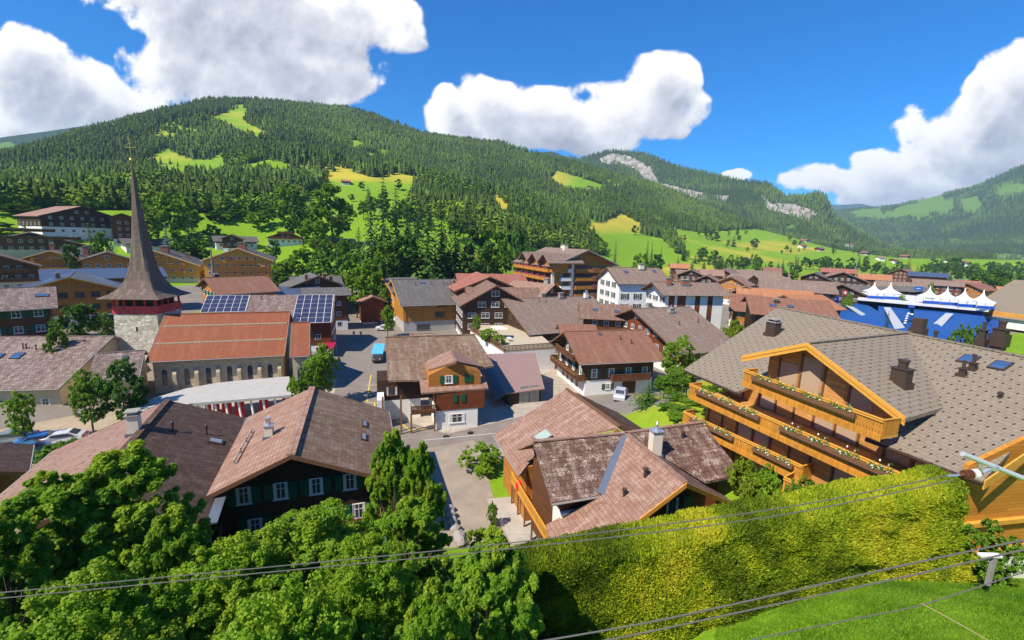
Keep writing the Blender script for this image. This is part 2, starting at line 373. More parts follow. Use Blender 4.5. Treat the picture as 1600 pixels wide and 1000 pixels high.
def groundmat(name,blue=0):
    t=NT(name); p=t.coord('G'); f=t.n('ShaderNodeAttribute',attribute_name='forest').outputs['Fac']; d=t.n('ShaderNodeAttribute',attribute_name='dry').outputs['Fac']
    n1=t.noise(p,.05,5,.6); n2=t.noise(p,.8,5,.65)
    g=t.mix(n1,(.15,.27,.012),(.24,.40,.02)); g=t.mix(t.math('MULTIPLY',t.ramp(n2,(.4,0.),(.65,1.)),.5),g,(.10,.19,.012))
    ds=t.math('ADD',t.ramp(t.math('ADD',d,t.math('MULTIPLY',t.math('SUBTRACT',n1,.5),.5)),(.3,0.),(.8,1.)),0.)
    g=t.mix(ds,g,t.mix(n2,(.36,.30,.03),(.5,.42,.05)))
    n4=t.noise(p,.12,4); tw=t.mix(n4,(.16,.145,.13),(.30,.26,.21)); g=t.mix(t.n('ShaderNodeAttribute',attribute_name='town').outputs['Fac'],g,tw)
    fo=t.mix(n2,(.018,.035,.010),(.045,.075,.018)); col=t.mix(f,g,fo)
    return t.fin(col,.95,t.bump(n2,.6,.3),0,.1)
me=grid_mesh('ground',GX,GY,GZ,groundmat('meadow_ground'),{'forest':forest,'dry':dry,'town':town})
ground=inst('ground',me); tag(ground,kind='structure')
# second ridge with pale cliffs, far valley sides
def far_sheet(name,curves,a0,a1,na,r0,r1,nr,mat,meads=(),rough=40,cliff=None,dcl=.5,after=800,fs=400,drop=250):
    X0,_,_=ray(a0,HY+.03*(a0-800)); 
    A0=math.atan2(ray(a0,390)[0],ray(a0,390)[1]); A1=math.atan2(ray(a1,390)[0],ray(a1,390)[1])
    A,Q=np.meshgrid(np.linspace(A0,A1,na),np.linspace(r0,r1,nr),indexing='ij'); X=Q*np.sin(A); Y=Q*np.cos(A)
    def hz(X,Y):
        a=np.arctan2(X,Y); r=np.hypot(X,Y); z,D=sheet(curves,a,r,after,drop)
        k=np.clip((r-D[0])/300,0,1)*np.clip((D[-1]-r)/300,.1,1)
        return z+fbm(X,Y,6,fs,2)*rough*k
    Z=hz(X,Y); px,py,f=proj_np(X,Y,Z); j=fbm(X,Y,4,fs*.3,4)*8
    m=np.zeros(px.shape,bool)
    for P in meads: m|=inpoly(px+j,py+j*.6,P)
    cl=np.zeros(px.shape)
    if cliff is not None:
        for P in cliff: cl=np.maximum(cl,inpoly(px+j,py+j*.4,P).astype(float))
    me=grid_mesh(name,X,Y,Z,mat,{'forest':1.-m,'dry':np.clip(fbm(X,Y,4,fs*.5,6)+.3,0,1)*.6,'cliff':cl})
    o=inst(name,me); tag(o,kind='structure'); return o,hz,(A0,A1,r0,r1)
def ridgemat(name):
    t=NT(name); p=t.coord('G'); f=t.n('ShaderNodeAttribute',attribute_name='forest').outputs['Fac']; c=t.n('ShaderNodeAttribute',attribute_name='cliff').outputs['Fac']
    n1=t.noise(p,.006,6,.6); n2=t.noise(p,.06,5,.7); n3=t.noise(t.mapv(p,(1,1,.35)),.035,6,.75)
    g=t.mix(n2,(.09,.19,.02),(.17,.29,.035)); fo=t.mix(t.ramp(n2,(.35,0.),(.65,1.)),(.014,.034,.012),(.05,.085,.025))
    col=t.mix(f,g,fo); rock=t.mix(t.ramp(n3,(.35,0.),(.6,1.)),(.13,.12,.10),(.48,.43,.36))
    k=t.math('MULTIPLY',t.ramp(t.math('ADD',c,t.math('MULTIPLY',t.math('SUBTRACT',n3,.5),1.6)),(.42,0.),(.6,1.)),t.ramp(c,(.05,0.),(.3,1.)))
    col=t.mix(k,col,rock)
    return t.fin(col,.95,t.bump(n2,1.,9.),0,.05)
RM=ridgemat('wooded_ridge')
KB0=curve([(700,1500,-10),(1000,1250,-10),(1200,1150,-10),(1450,1100,-8),(1600,1300,-8)],'z')
KB1=curve([(700,330,1900),(900,300,1900),(1000,320,1750),(1100,335,1650),(1200,352,1600),(1300,376,1550),(1390,396,1500),(1500,404,1500),(1600,408,1500)],'p')
KB2=curve([(700,290,2300),(900,272,2250),(1000,286,2150),(1100,308,2050),(1200,322,1950),(1290,340,1900),(1330,370,1850),(1400,394,1800),(1500,405,1800)],'p')
KB3=curve([(700,255,2700),(840,238,2650),(862,236,2600),(885,244,2600),(903,249,2500),(940,239,2450),(965,235,2420),(1010,241,2400),(1055,260,2350),(1100,269,2300),(1150,281,2250),(1200,287,2200),(1225,306,2150),(1250,307,2130),(1275,302,2120),(1290,306,2110),(1297,322,2100),(1306,343,2090),(1340,362,2080),(1390,388,2060),(1440,402,2000),(1600,410,2000)],'p')
CLIFF=[[(935,250),(955,240),(982,243),(1005,255),(1010,268),(990,262),(965,256),(945,256)],[(990,262),(1012,258),(1030,285),(1055,292),(1100,302),(1103,312),(1062,308),(1035,296),(1008,280)],[(1185,300),(1205,318),(1245,320),(1275,330),(1262,345),(1230,335),(1200,328)],[(1115,305),(1140,305),(1135,316),(1120,312)]]
BM=[[(1083,320),(1095,322),(1112,326),(1135,348),(1130,354),(1115,348),(1095,332)],[(1225,352),(1240,350),(1242,362),(1228,362)],[(1300,378),(1330,384),(1370,396),(1340,396)]]
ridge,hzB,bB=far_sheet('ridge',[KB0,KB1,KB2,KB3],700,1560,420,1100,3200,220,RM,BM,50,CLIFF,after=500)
KD0=curve([(1180,2100,-15),(1300,2100,-15),(1600,2300,-15),(2100,2300,-15)],'z')
KD1=curve([(1180,385,3000),(1300,375,3000),(1400,372,3000),(1500,372,3000),(1600,365,2900),(2100,350,2900)],'p')
KD2=curve([(1180,335,4600),(1290,336,4600),(1310,330,4500),(1340,327,4400),(1400,322,4300),(1450,310,4200),(1480,302,4200),(1520,290,4100),(1560,276,4000),(1600,258,4000),(1660,240,4000),(2100,150,4000)],'p')
DM=[[(1325,334),(1345,326),(1378,324),(1385,342),(1340,340)],[(1425,312),(1470,303),(1475,312),(1440,320)],[(1380,338),(1405,322),(1450,314),(1490,308),(1492,330),(1440,341),(1400,342)],[(1420,325),(1490,322),(1490,332),(1440,340)],[(1500,312),(1530,306),(1534,332),(1506,332)],[(1555,290),(1580,285),(1600,285),(1600,300),(1570,305),(1562,315)],
 [(1330,392),(1400,388),(1440,396),(1430,402),(1350,400)],[(1480,398),(1560,396),(1610,400),(1600,408),(1500,406)],[(1480,372),(1500,372),(1495,382),(1482,380)],[(1390,372),(1410,378),(1400,385)],[(1500,292),(1545,282),(1540,290),(1500,300)]]
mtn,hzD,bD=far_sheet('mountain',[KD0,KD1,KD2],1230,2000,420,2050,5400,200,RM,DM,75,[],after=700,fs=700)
KE0=curve([(1180,6500,-20),(1700,6500,-20)],'z'); KE1=curve([(1180,322,9000),(1260,318,9000),(1310,320,9000),(1345,318,9000),(1400,330,9000),(1700,340,9000)],'p')
far_sheet('mountain',[KE0,KE1],1150,1500,80,6300,10500,50,RM,[],150,[],after=900,fs=1500)
KC0=curve([(-900,1900,-10),(500,1900,-10)],'z'); KC1=curve([(-600,260,2600),(0,270,2600),(250,240,2600)],'p'); KC2=curve([(-600,200,3600),(-100,218,3600),(0,214,3600),(60,206,3600),(130,196,3600),(230,190,3600),(320,210,3600),(420,250,3600)],'p')
CM=[[(-20,224),(15,222),(30,228),(20,232),(-20,240)],[(8,244),(-20,236),(-20,252),(5,250)]]
far_sheet('mountain',[KC0,KC1,KC2],-500,420,260,1850,5000,160,RM,CM,70,[],after=700,fs=600)
far=MB(); 
n=72; vs=[(0,0,-25)]+[(12000*math.sin(2*math.pi*i/n),12000*math.cos(2*math.pi*i/n),-25) for i in range(n)]
far.add(vs,[(0,(i+1)%n+1,i+1) for i in range(n)]); o=far.build('valley_floor',groundmat('valley_ground')); tag(o,kind='structure')
def ghit(px,py,r0=90.,r1=1500.):
    X,Y,Z=ray(px,py); n=math.hypot(X,Y); r=np.arange(r0,r1,1.5); x=X/n*r; y=Y/n*r; z=H+Z/n*r; k=np.nonzero(z<ground_z(x,y))[0]
    k=k[0] if len(k) else len(r)-1
    return Vector((float(x[k]),float(y[k]),float(z[k])))
# ------------------------------------------------------------------ clouds on a far sky dome
def vnoise(x,y,seed):
    x0=np.floor(x); y0=np.floor(y); fx=x-x0; fy=y-y0; fx=fx*fx*fx*(fx*(fx*6-15)+10); fy=fy*fy*fy*(fy*(fy*6-15)+10)
    def h(a_,b_): q=np.sin(a_*127.1+b_*311.7+seed*74.7)*43758.5453; return q-np.floor(q)
    return (h(x0,y0)*(1-fx)+h(x0+1,y0)*fx)*(1-fy)+(h(x0,y0+1)*(1-fx)+h(x0+1,y0+1)*fx)*fy
def rot_fbm(x,y,o,s,seed,gain=.5,billow=False):
    r=0.; a=1.; t=0.; c_,s_=.8,.6
    for k in range(o):
        n=vnoise(x*s,y*s,seed+k); n=1-abs(2*n-1) if billow else n
        r=r+a*n; t+=a; a*=gain; s*=2.03; x,y=x*c_-y*s_+3.7,x*s_+y*c_+1.3
    return r/t
gx=np.linspace(-2.0,2.0,1500); gz_=np.linspace(-.04,.98,470); QX,QZ=np.meshgrid(gx,gz_,indexing='ij')
wx=rot_fbm(QX,QZ,4,5.,1)-.5; wz=rot_fbm(QX,QZ,4,5.,40)-.5
ax=QX+wx*.09; az2=QZ+wz*.07; acc=np.zeros_like(QX)
for (px,py,rx,ry,s_) in PUFF:
    cx,cz=dirc(px,py); d=1-((ax-cx)*F_/rx/1.15)**2-((az2-cz)*F_/ry/1.15)**2
    d=np.clip(d,0,1)*s_; hh_=np.clip(.5+.5*(acc-d)/.25,0,1); acc=np.where((acc>0)&(d>0),acc*hh_+d*(1-hh_)+.25*hh_*(1-hh_),np.maximum(acc,d))
bil=rot_fbm(QX+wx*.05,QZ*1.1+wz*.05,6,9.,7,.55,True); det=rot_fbm(QX,QZ,7,14.,21,.58)
edge=np.clip(acc*3,0,1)*(1-.6*np.clip((acc-.35)/.35,0,1))
DD=acc-.20+((bil-.5)*1.0+(det-.5)*1.35)*edge
al=np.clip(DD/.32,0,1)*np.clip(acc*6,0,1); al=al*al*(3-2*al)
T=np.clip(DD,0,1.2); dxp,dzp=gx[1]-gx[0],gz_[1]-gz_[0]; tau=np.zeros_like(T); relief=np.zeros_like(T)
for k,wk in ((3,1.),(6,1.),(10,1.),(16,1.2),(26,1.6),(40,2.)):
    sh=np.roll(np.roll(T,int(k*.55),axis=0),-k,axis=1); tau+=sh*wk
    if k<=10: relief+=T-sh
lum=np.exp(-tau*.30)*.86+.34+np.clip(relief,-.6,.8)*.16+(bil-.5)*.22  # sun-side brightness and shaded bases painted into the cloud colour
lum=lum-np.clip(acc-.8,0,.5)*.2; 
def dome():
    n_=np.sqrt(QX**2+1+QZ**2); RD=15000.; me=grid_mesh('sky',QX/n_*RD,RD/n_,QZ/n_*RD+H,cm,{'cover':al,'lum':np.clip(lum,0,1.4)}); o=inst('sky',me); tag(o,kind='structure')
t=NT('sky_clouds'); c_=t.n('ShaderNodeAttribute',attribute_name='cover').outputs['Fac']; l_=t.n('ShaderNodeAttribute',attribute_name='lum').outputs['Fac']
colc=t.ramp(l_,(.35,(.36,.38,.45)),(.55,(.60,.61,.66)),(.78,(.90,.89,.88)),(1.,(1.,.985,.95)))
em=t.n('ShaderNodeEmission'); t.l(colc,em.inputs[0]); em.inputs[1].default_value=.85; trn=t.n('ShaderNodeBsdfTransparent'); mxs=t.n('ShaderNodeMixShader'); t.l(c_,mxs.inputs[0]); t.l(trn.outputs[0],mxs.inputs[1]); t.l(em.outputs[0],mxs.inputs[2]); t.l(mxs.outputs[0],t.out.inputs[0]); cm=t.m
cm.cycles.emission_sampling='NONE'
dome()
# ------------------------------------------------------------------ forest on the slopes
def tree_proto(kind,seed,n=7,tiers=4):
    r=np.random.RandomState(seed); V=[];Fc=[]
    if kind=='c':
        for k in range(tiers):
            z1=1-.78*k/tiers; z0=z1-.36 if k<tiers-1 else .06; rad=.05+.17*(k+1)/tiers
            b=len(V); V.append((r.uniform(-.01,.01),r.uniform(-.01,.01),min(1,z1+.02)))
            for i in range(2*n):
                a=math.pi*i/n+r.uniform(-.15,.15)+k; q=rad*(1.0 if i%2 else .58)*r.uniform(.8,1.2); V.append((q*math.cos(a),q*math.sin(a),z0+(0 if i%2 else .05)+r.uniform(-.02,.02)))
            for i in range(2*n): Fc.append((b,b+1+i,b+1+(i+1)%(2*n)))
    else:
        n_=150; d=r.randn(n_,3); d/=np.linalg.norm(d,axis=1)[:,None]; lump=1+.35*np.sin(d[:,0]*5+seed)*np.sin(d[:,1]*6+seed*2)*np.sin(d[:,2]*5)
        c=d*(lump*r.uniform(.55,1.,n_)**.5)[:,None]*np.array([.36,.36,.44])+np.array([0,0,.55]); nr=d*.8+r.randn(n_,3)*.5+np.array([0,0,.4]); nr/=np.linalg.norm(nr,axis=1)[:,None]
        a=np.cross(nr,r.randn(n_,3)); a/=np.linalg.norm(a,axis=1)[:,None]; b=np.cross(nr,a); s=r.uniform(.06,.12,n_)[:,None]
        V=np.stack([c-a*s,c-b*s,c+a*s,c+b*s],1).reshape(-1,3); i=np.arange(n_)[:,None]*4; Fc=np.concatenate([i+np.array([0,1,2]),i+np.array([0,2,3])])
    return np.array(V),np.array(Fc)
def scatter(name,P,Hh,kinds,mats,protos,parent=None):
    patch=fbm(P[:,0],P[:,1],4,150,41)*.7
    """merge low trees into one mesh; P (n,3), heights, kind index"""
    Vs=[];Fs=[];Ts=[];Ms=[];off=0
    for i in range(len(P)):
        V,Fc=protos[kinds[i]][i%len(protos[kinds[i]])]
        a=RS.rand()*6.28; c,s=math.cos(a),math.sin(a); h=Hh[i]; wd=h*RS.uniform(.85,1.25)
        Q=np.empty_like(V); Q[:,0]=(V[:,0]*c-V[:,1]*s)*wd+P[i,0]; Q[:,1]=(V[:,0]*s+V[:,1]*c)*wd+P[i,1]; Q[:,2]=V[:,2]*h+P[i,2]-.6
        Vs.append(Q); Fs.append(Fc+off); off+=len(V); Ts.append(np.full(len(Fc),min(1,max(0,RS.rand()*.8+.1+patch[i])))); Ms.append(np.full(len(Fc),kinds[i]))
    me=np_mesh(name,np.concatenate(Vs),np.concatenate(Fs),mats,tint=np.concatenate(Ts),mi=np.concatenate(Ms))
    return inst(name,me,parent)
FC=forestm('spruce_forest',(.035,.07,.014),(.085,.135,.022)); FB=forestm('leaf_forest',(.09,.17,.014),(.18,.27,.022))
PC=[tree_proto('c',s) for s in range(8)]; PCs=[tree_proto('c',s+20,5,3) for s in range(6)]; PB=[tree_proto('b',s) for s in range(5)]
N=125000; az_=RS.uniform(R(-54),R(32),N); r_=np.sqrt(RS.uniform(260**2,1460**2,N))
x_=r_*np.sin(az_); y_=r_*np.cos(az_); z_=ground_z(x_,y_); m_,px_,py_=meadow_mask(x_+RS.randn(N)*3,y_+RS.randn(N)*4,z_)
d3=np.interp(az_,K3[:,0],K3[:,1]); d5=np.interp(az_,K5[:,0],K5[:,1])
keep=(r_>d3*1.02)&(~m_)&~((fbm(x_,y_,3,110,77)>.33)&(r_>d3*1.1)&(px_<1000)&(RS.rand(N)<.85))&(r_<d5+30)&(fbm(x_,y_,3,60,9)>-.75)
low=(py_>260+.0*px_)&(px_<640)
keep&=RS.rand(N)<np.where(r_<700,1.,.7)
x_,y_,z_,r_,px_,py_=[q_[keep] for q_ in (x_,y_,z_,r_,px_,py_)]
pb=np.clip((r_-300)/-500+1,0,1)*.45+.35*(fbm(x_,y_,3,130,12)>.0)+np.where(px_<420,.25,0)*(py_>215)
kinds=(RS.rand(len(x_))<pb).astype(int); hh=np.where(kinds==0,RS.uniform(8,18,len(x_)),RS.uniform(7,12,len(x_)))
edge=fbm(x_,y_,2,30,15); hh*=(1+edge*.3)
print('forest trees',len(x_))
o=scatter('forest',np.stack([x_,y_,z_],1),hh,kinds,[FC,FB],[PC,PB]); tag(o,'dense spruce and leafy forest covering the big hill behind the village','forest',kind='stuff')
def far_forest(hz,b,n,h0,h1,meads,cliffs,label,r1=None):
    a=RS.uniform(b[0],b[1],n); r=RS.uniform(b[2],r1 or b[3],n); x=r*np.sin(a); y=r*np.cos(a); z=hz(x,y); px,py,f=proj_np(x,y,z)
    k=(px>-60)&(px<1660); j=fbm(x,y,3,60,4)*8
    for P in meads: k&=~inpoly(px+j,py+j,P)
    for P in cliffs: k&=~(inpoly(px+j,py+j,P)&(RS.rand(n)<.9))
    x,y,z=x[k],y[k],z[k]; kk=np.zeros(len(x),int)
    o=scatter('forest',np.stack([x,y,z],1),RS.uniform(h0,h1,len(x)),kk,[FC],[PCs]); tag(o,label,'forest',kind='stuff')
far_forest(hzB,bB,40000,10,18,BM,CLIFF,'distant spruce forest on the ridge with pale cliffs',2560)
far_forest(hzD,bD,30000,12,22,DM,[],'bluish spruce forest on the far mountain across the valley',4700)
# ------------------------------------------------------------------ building materials
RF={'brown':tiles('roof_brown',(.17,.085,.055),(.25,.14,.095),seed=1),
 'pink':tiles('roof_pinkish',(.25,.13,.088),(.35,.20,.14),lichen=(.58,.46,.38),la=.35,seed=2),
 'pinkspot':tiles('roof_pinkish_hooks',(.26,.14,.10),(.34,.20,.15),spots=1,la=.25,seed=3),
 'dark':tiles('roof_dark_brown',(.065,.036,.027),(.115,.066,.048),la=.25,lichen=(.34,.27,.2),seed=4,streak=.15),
 'speck':tiles('roof_speckled',(.095,.048,.036),(.16,.088,.064),la=.75,lichen=(.55,.44,.36),seed=5,w=.34,h=.38),
 'tan':tiles('roof_tan_mottled',(.15,.085,.05),(.25,.15,.095),la=.5,lichen=(.45,.38,.28),seed=6),
 'grey':tiles('roof_grey_weathered',(.12,.08,.068),(.23,.155,.13),la=.6,lichen=(.50,.42,.37),seed=7,w=.42,h=.42,gap=.7),
 'greyb':tiles('roof_grey_brown',(.19,.12,.09),(.28,.19,.145),la=.4,seed=8),
 'slate':tiles('roof_slate',(.10,.09,.085),(.15,.135,.125),la=.12,seed=9,w=.5,h=.5,streak=.12),
 'red':tiles('roof_red',(.30,.095,.065),(.40,.14,.095),la=.15,seed=10,w=.3,h=.4),
 'orange':tiles('roof_orange',(.42,.15,.06),(.52,.21,.09),la=.2,seed=11),
 'church':tiles('roof_rust_tile',(.27,.075,.034),(.34,.11,.052),la=.16,lichen=(.5,.25,.15),seed=12,w=.2,h=.22,gap=.3,streak=.18),
 'rust':tiles('roof_rust_brown',(.22,.095,.06),(.29,.135,.085),la=.25,lichen=(.42,.26,.18),seed=13,w=.22,h=.28,gap=.3),
 'hotel':dotroof('roof_flat_clay',(.30,.245,.18)),
 'bluesolar':plain('solar_blue',(.07,.09,.14),.25,0,.2,.5)}
WD={'brown':wood('timber_brown',(.15,.06,.024)),'dark':wood('timber_dark',(.065,.034,.02)),'red':wood('timber_reddish',(.20,.055,.018)),
 'gold':wood('timber_golden',(.70,.34,.06),weather=.2),'honey':wood('timber_honey',(.50,.22,.04),weather=.2,plank=.2),'orange':wood('timber_orange',(.50,.20,.04)),
 'amber':wood('timber_amber',(.60,.255,.035),plank=.22,weather=.18),'white':plaster('plaster_white',(.80,.78,.74)),'cream':plaster('plaster_cream',(.72,.64,.50)),
 'grey':plaster('plaster_grey',(.42,.40,.37)),'tanw':plaster('plaster_tan',(.62,.50,.34)),'beigew':plaster('render_beige',(.50,.39,.28),.1)}  # last entry: beige render in an even base colour
AMV=wood('timber_amber_boards',(.62,.27,.035),plank=.18,vert=True,weather=.12); BRV=wood('timber_brown_boards',(.17,.065,.025),plank=.14,vert=True)
GOV=wood('timber_golden_boards',(.66,.32,.05),plank=.16,vert=True); ORV=wood('timber_orange_boards',(.60,.25,.045),plank=.16,vert=True)
TR={'light':plain('trim_pale_timber',(.62,.42,.20),.6),'gold':plain('trim_golden_timber',(.66,.30,.04),.55),'brown':plain('trim_brown_timber',(.17,.085,.045),.7),'dark':plain('trim_dark_timber',(.05,.03,.02),.7),'grey':plain('trim_grey',(.28,.26,.24),.6)}
GLASS=glassm('window_glass',(.05,.06,.07)); SKYG=glassm('skylight_glass',(.05,.10,.22),.03,1.); WHITE=plain('white_paint',(.78,.77,.74),.5); CURT=plain('curtain',(.72,.68,.60),.9)
GREEN=plain('shutter_green',(.012,.10,.045),.5); GREYG=plain('shutter_olive',(.07,.10,.06),.6); ZINC=plain('zinc_sheet',(.20,.23,.28),.35,.5,.12); DZINC=plain('dark_sheet_metal',(.075,.05,.04),.45,.2)
BRICKM=plain('chimney_brick',(.30,.12,.07),.85); STONEC=plain('chimney_concrete',(.30,.28,.25),.9); METAL=plain('galvanised_metal',(.55,.56,.58),.3,.7); RED=plain('red_paint',(.50,.02,.025),.5)
REDA=plain('red_awning',(.62,.02,.03),.7); BLACK=plain('black_rubber',(.015,.015,.016),.6); MAG=plain('magenta_petals',(.55,.03,.22),.7); REDP=plain('red_petals',(.62,.05,.03),.7); WHP=plain('white_petals',(.8,.8,.68),.7)
LEAF0=leafm('flower_foliage',(.06,.15,.015),(.16,.30,.03),.2)
SOLAR=None
def solar_mat():
    t=NT('solar_cells'); v=t.coord('UV'); b=brick(t,v,.16,.16,.004,off=0); c=t.mix(b.outputs['Color'],(.020,.022,.055),(.035,.037,.085)); c=t.mix(t.math('MULTIPLY',b.outputs['Fac'],.5),c,(.3,.3,.33))
    return t.fin(c,.12,None,0,.6)
SOLAR=solar_mat()
# ------------------------------------------------------------------ window / small part meshes
_wc={}
def win_mesh(w,h,style):
    k=(w,h,style)
    if k in _wc: return _wc[k]
    f=MB(); t=.07; fm={'w':WHITE,'b':TR['brown'],'g':TR['gold']}[style[0]]
    for x0,x1,z0,z1 in((-w/2,w/2,-h/2,-h/2+t),(-w/2,w/2,h/2-t,h/2),(-w/2,-w/2+t,-h/2+t,h/2-t),(w/2-t,w/2,-h/2+t,h/2-t),(-.03,.03,-h/2+t,h/2-t)): f.box(x0,x1,-.07,.02,z0,z1)
    f.box(-w/2+t,-.03,-.062,.02,h*.12,h*.12+.04); f.box(.03,w/2-t,-.062,.02,h*.12,h*.12+.04)
    f.box(-w/2-.08,w/2+.08,-.12,.0,-h/2-.07,-h/2-.002)
    p=MB(); p.box(-w/2+t,w/2-t,-.035,.01,-h/2+t,h/2-t,0)
    c=MB(); c.box(-w/2+t,-w/2+t+w*.16,-.043,-.037,-h/2+t,h/2-t)
    s=MB(); s.box(-.3,.3,-.09,-.04,-h/2,h/2); s.box(-.24,.24,-.105,-.09,-h/2+.08,-.04); s.box(-.24,.24,-.105,-.09,.04,h/2-.08)
    sm={'G':GREEN,'O':GREYG,'R':RED,'B':TR['brown']}.get(style[1:2])
    _wc[k]=(f.mesh('window',fm),p.mesh('pane',GLASS),c.mesh('curtain',CURT),s.mesh('shutter',sm) if sm else None)
    return _wc[k]
_wl={}
def win_lod(w,h,style):
    k=(w,h,style[0])
    if k not in _wl:
        m=MB(); m.box(-w/2,w/2,-.05,.02,-h/2,h/2,1); m.box(-w/2+.09,-.04,-.07,-.05,-h/2+.09,h/2-.09,0); m.box(.04,w/2-.09,-.07,-.05,-h/2+.09,h/2-.09,0)
        _wl[k]=m.mesh('window',[GLASS,{'w':WHITE,'b':TR['brown'],'g':TR['gold']}[style[0]]])
    return _wl[k]
def put_window(root,pos,rz,w=1.1,h=1.25,style='w',lod=0,curt=True):
    if lod: return inst('window',win_lod(w,h,style),root,pos,(0,0,rz))
    f,p,c,s=win_mesh(w,h,style); o=inst('window',f,root,pos,(0,0,rz)); inst('pane',p,o)
    if curt: inst('curtain',c,o); inst('curtain',c,o,(w-.14-w*.16,0,0))
    if s:
        inst('shutter',s,o,(-w/2-.33,0,0)); inst('shutter',s,o,(w/2+.33,0,0))
    return o
def flower_np(L,D,Hh,n,seed,size=.09,kinds=(.75,.25)):
    r=np.random.RandomState(seed); c=np.stack([r.uniform(-L/2,L/2,n),r.normal(0,D/3,n),np.abs(r.normal(0,Hh/2,n))-Hh*.15],1)
    cl=np.sin(c[:,0]*3.1+seed)*.5+.5; c[:,2]*=(.6+.7*cl)
    a=r.randn(n,3); a/=np.linalg.norm(a,axis=1)[:,None]; b=np.cross(a,r.randn(n,3)); b/=np.linalg.norm(b,axis=1)[:,None]; s=size*r.uniform(.6,1.3,n)[:,None]
    V=np.stack([c-a*s,c-b*s*.6,c+a*s,c+b*s*.6],1).reshape(-1,3); Fq=np.arange(4*n).reshape(n,4)
    return V,Fq,(r.rand(n)>kinds[0]).astype(int),r.rand(n)
_fl={}
def flowers(parent,L,pos,rz,col='w',dens=60,Hh=.35,size=.09):
    k=(round(L,1),col,dens,Hh,size)
    if k not in _fl:
        V,Fq,mi,t=flower_np(L,.35,Hh,int(L*dens),len(_fl)+3,size,(.8,.2) if col=='w' else (.6,.4)); 
        _fl[k]=np_mesh('flowers',V,Fq,[LEAF0,{'w':WHP,'m':MAG,'r':REDP}[col]],tint=t,mi=mi)
    return inst('flowers',_fl[k],parent,pos,(0,0,rz))
def balcony_mesh(L,D,Hh,mats,slats=True,ends=True,fancy=False):
    """local: wall side y=0, front at y=-D, centred in x; z=0 floor top"""
    m=MB(); m.box(-L/2,L/2,-D,0,-.18,0,1)
    def rail(x0,x1,y0,y1):
        horiz=abs(x1-x0)>abs(y1-y0)
        if horiz:
            m.box(x0,x1,y0-.05,y0+.07,Hh-.06,Hh+.02,1); m.box(x0,x1,y0-.02,y0+.03,-.12,.12,0)
            if fancy:
                m.box(x0,x1,y0-.075,y0-.02,-.34,.02,0); m.box(x0,x1,y0-.10,y0-.078,Hh-.2,Hh-.1,1)
            n=max(2,int((x1-x0)/(.19 if slats else .6)))
            for i in range(n):
                a=x0+(x1-x0)*i/n; b=x0+(x1-x0)*(i+1)/n
                m.box(a+(.018 if slats else 0),b-(.018 if slats else 0),y0-.012,y0+.018,.12,Hh-.06,0)
        else:
            m.box(x0-.05,x0+.05,y0,y1,Hh-.06,Hh+.015,1); m.box(x0-.015,x0+.015,y0,y1,-.1,Hh-.06,0)
    rail(-L/2,L/2,-D,-D)
    if ends: rail(-L/2+.02,-L/2+.02,-D+.08,0); rail(L/2-.02,L/2-.02,-D+.08,0)
    return m.mesh('balcony',mats)
CHM={'brick':BRICKM,'cream':WD['cream'],'conc':STONEC,'metal':DZINC,'white':WD['white']}
def chimney(parent,pos,w=.8,d=.8,h=1.6,mat='brick',cap='slab',lod=0,rz=0):
    m=MB(); m.box(-w/2,w/2,-d/2,d/2,-1.2,h,0); 
    if not lod: m.box(-w/2-.12,w/2+.12,-d/2-.12,d/2+.12,-.9,.12,1)
    o=m.build('chimney',[CHM[mat],DZINC if mat=='metal' else ZINC],parent,loc=pos,rot=(0,0,rz)); c=MB()
    if cap=='slab':
        c.box(-w/2-.1,w/2+.1,-d/2-.1,d/2+.1,h+.001,h+.1); 
        for sx in(-1,1): c.box(sx*w*.35-.06,sx*w*.35+.06,-d*.35,d*.35,h+.1,h+.32)
        c.box(-w/2-.08,w/2+.08,-d/2-.08,d/2+.08,h+.32,h+.4); c.build('chimney_cap',STONEC,o)
    elif cap=='pipe':
        c.box(-w/2-.08,w/2+.08,-d/2-.08,d/2+.08,h+.001,h+.08); c.lathe((0,0,h+.08),[(w*.3,0),(w*.3,.45),(w*.36,.45),(w*.36,.62),(0,.62)],10); c.build('chimney_cap',METAL if mat!='metal' else DZINC,o)
    elif cap=='cone':
        c.box(-w/2-.1,w/2+.1,-d/2-.1,d/2+.1,h+.001,h+.09); c.lathe((0,0,h+.09),[(w*.5,0),(w*.12,.22),(w*.12,.55),(w*.18,.56),(0,.75)],10); c.build('chimney_cap',METAL,o)
    return o
def vent(parent,pos,h=.7,r=.08,m=None):
    c=MB(); c.cyl((0,0,-.2),(0,0,h),r,n=8); c.lathe((0,0,h),[(r*1.7,0),(r*1.7,.14),(0,.24)],8); return c.build('vent_pipe',m or DZINC,parent,loc=pos)
def face_cam(P,n): return (Vector((0,0,H))-P).dot(n)>0
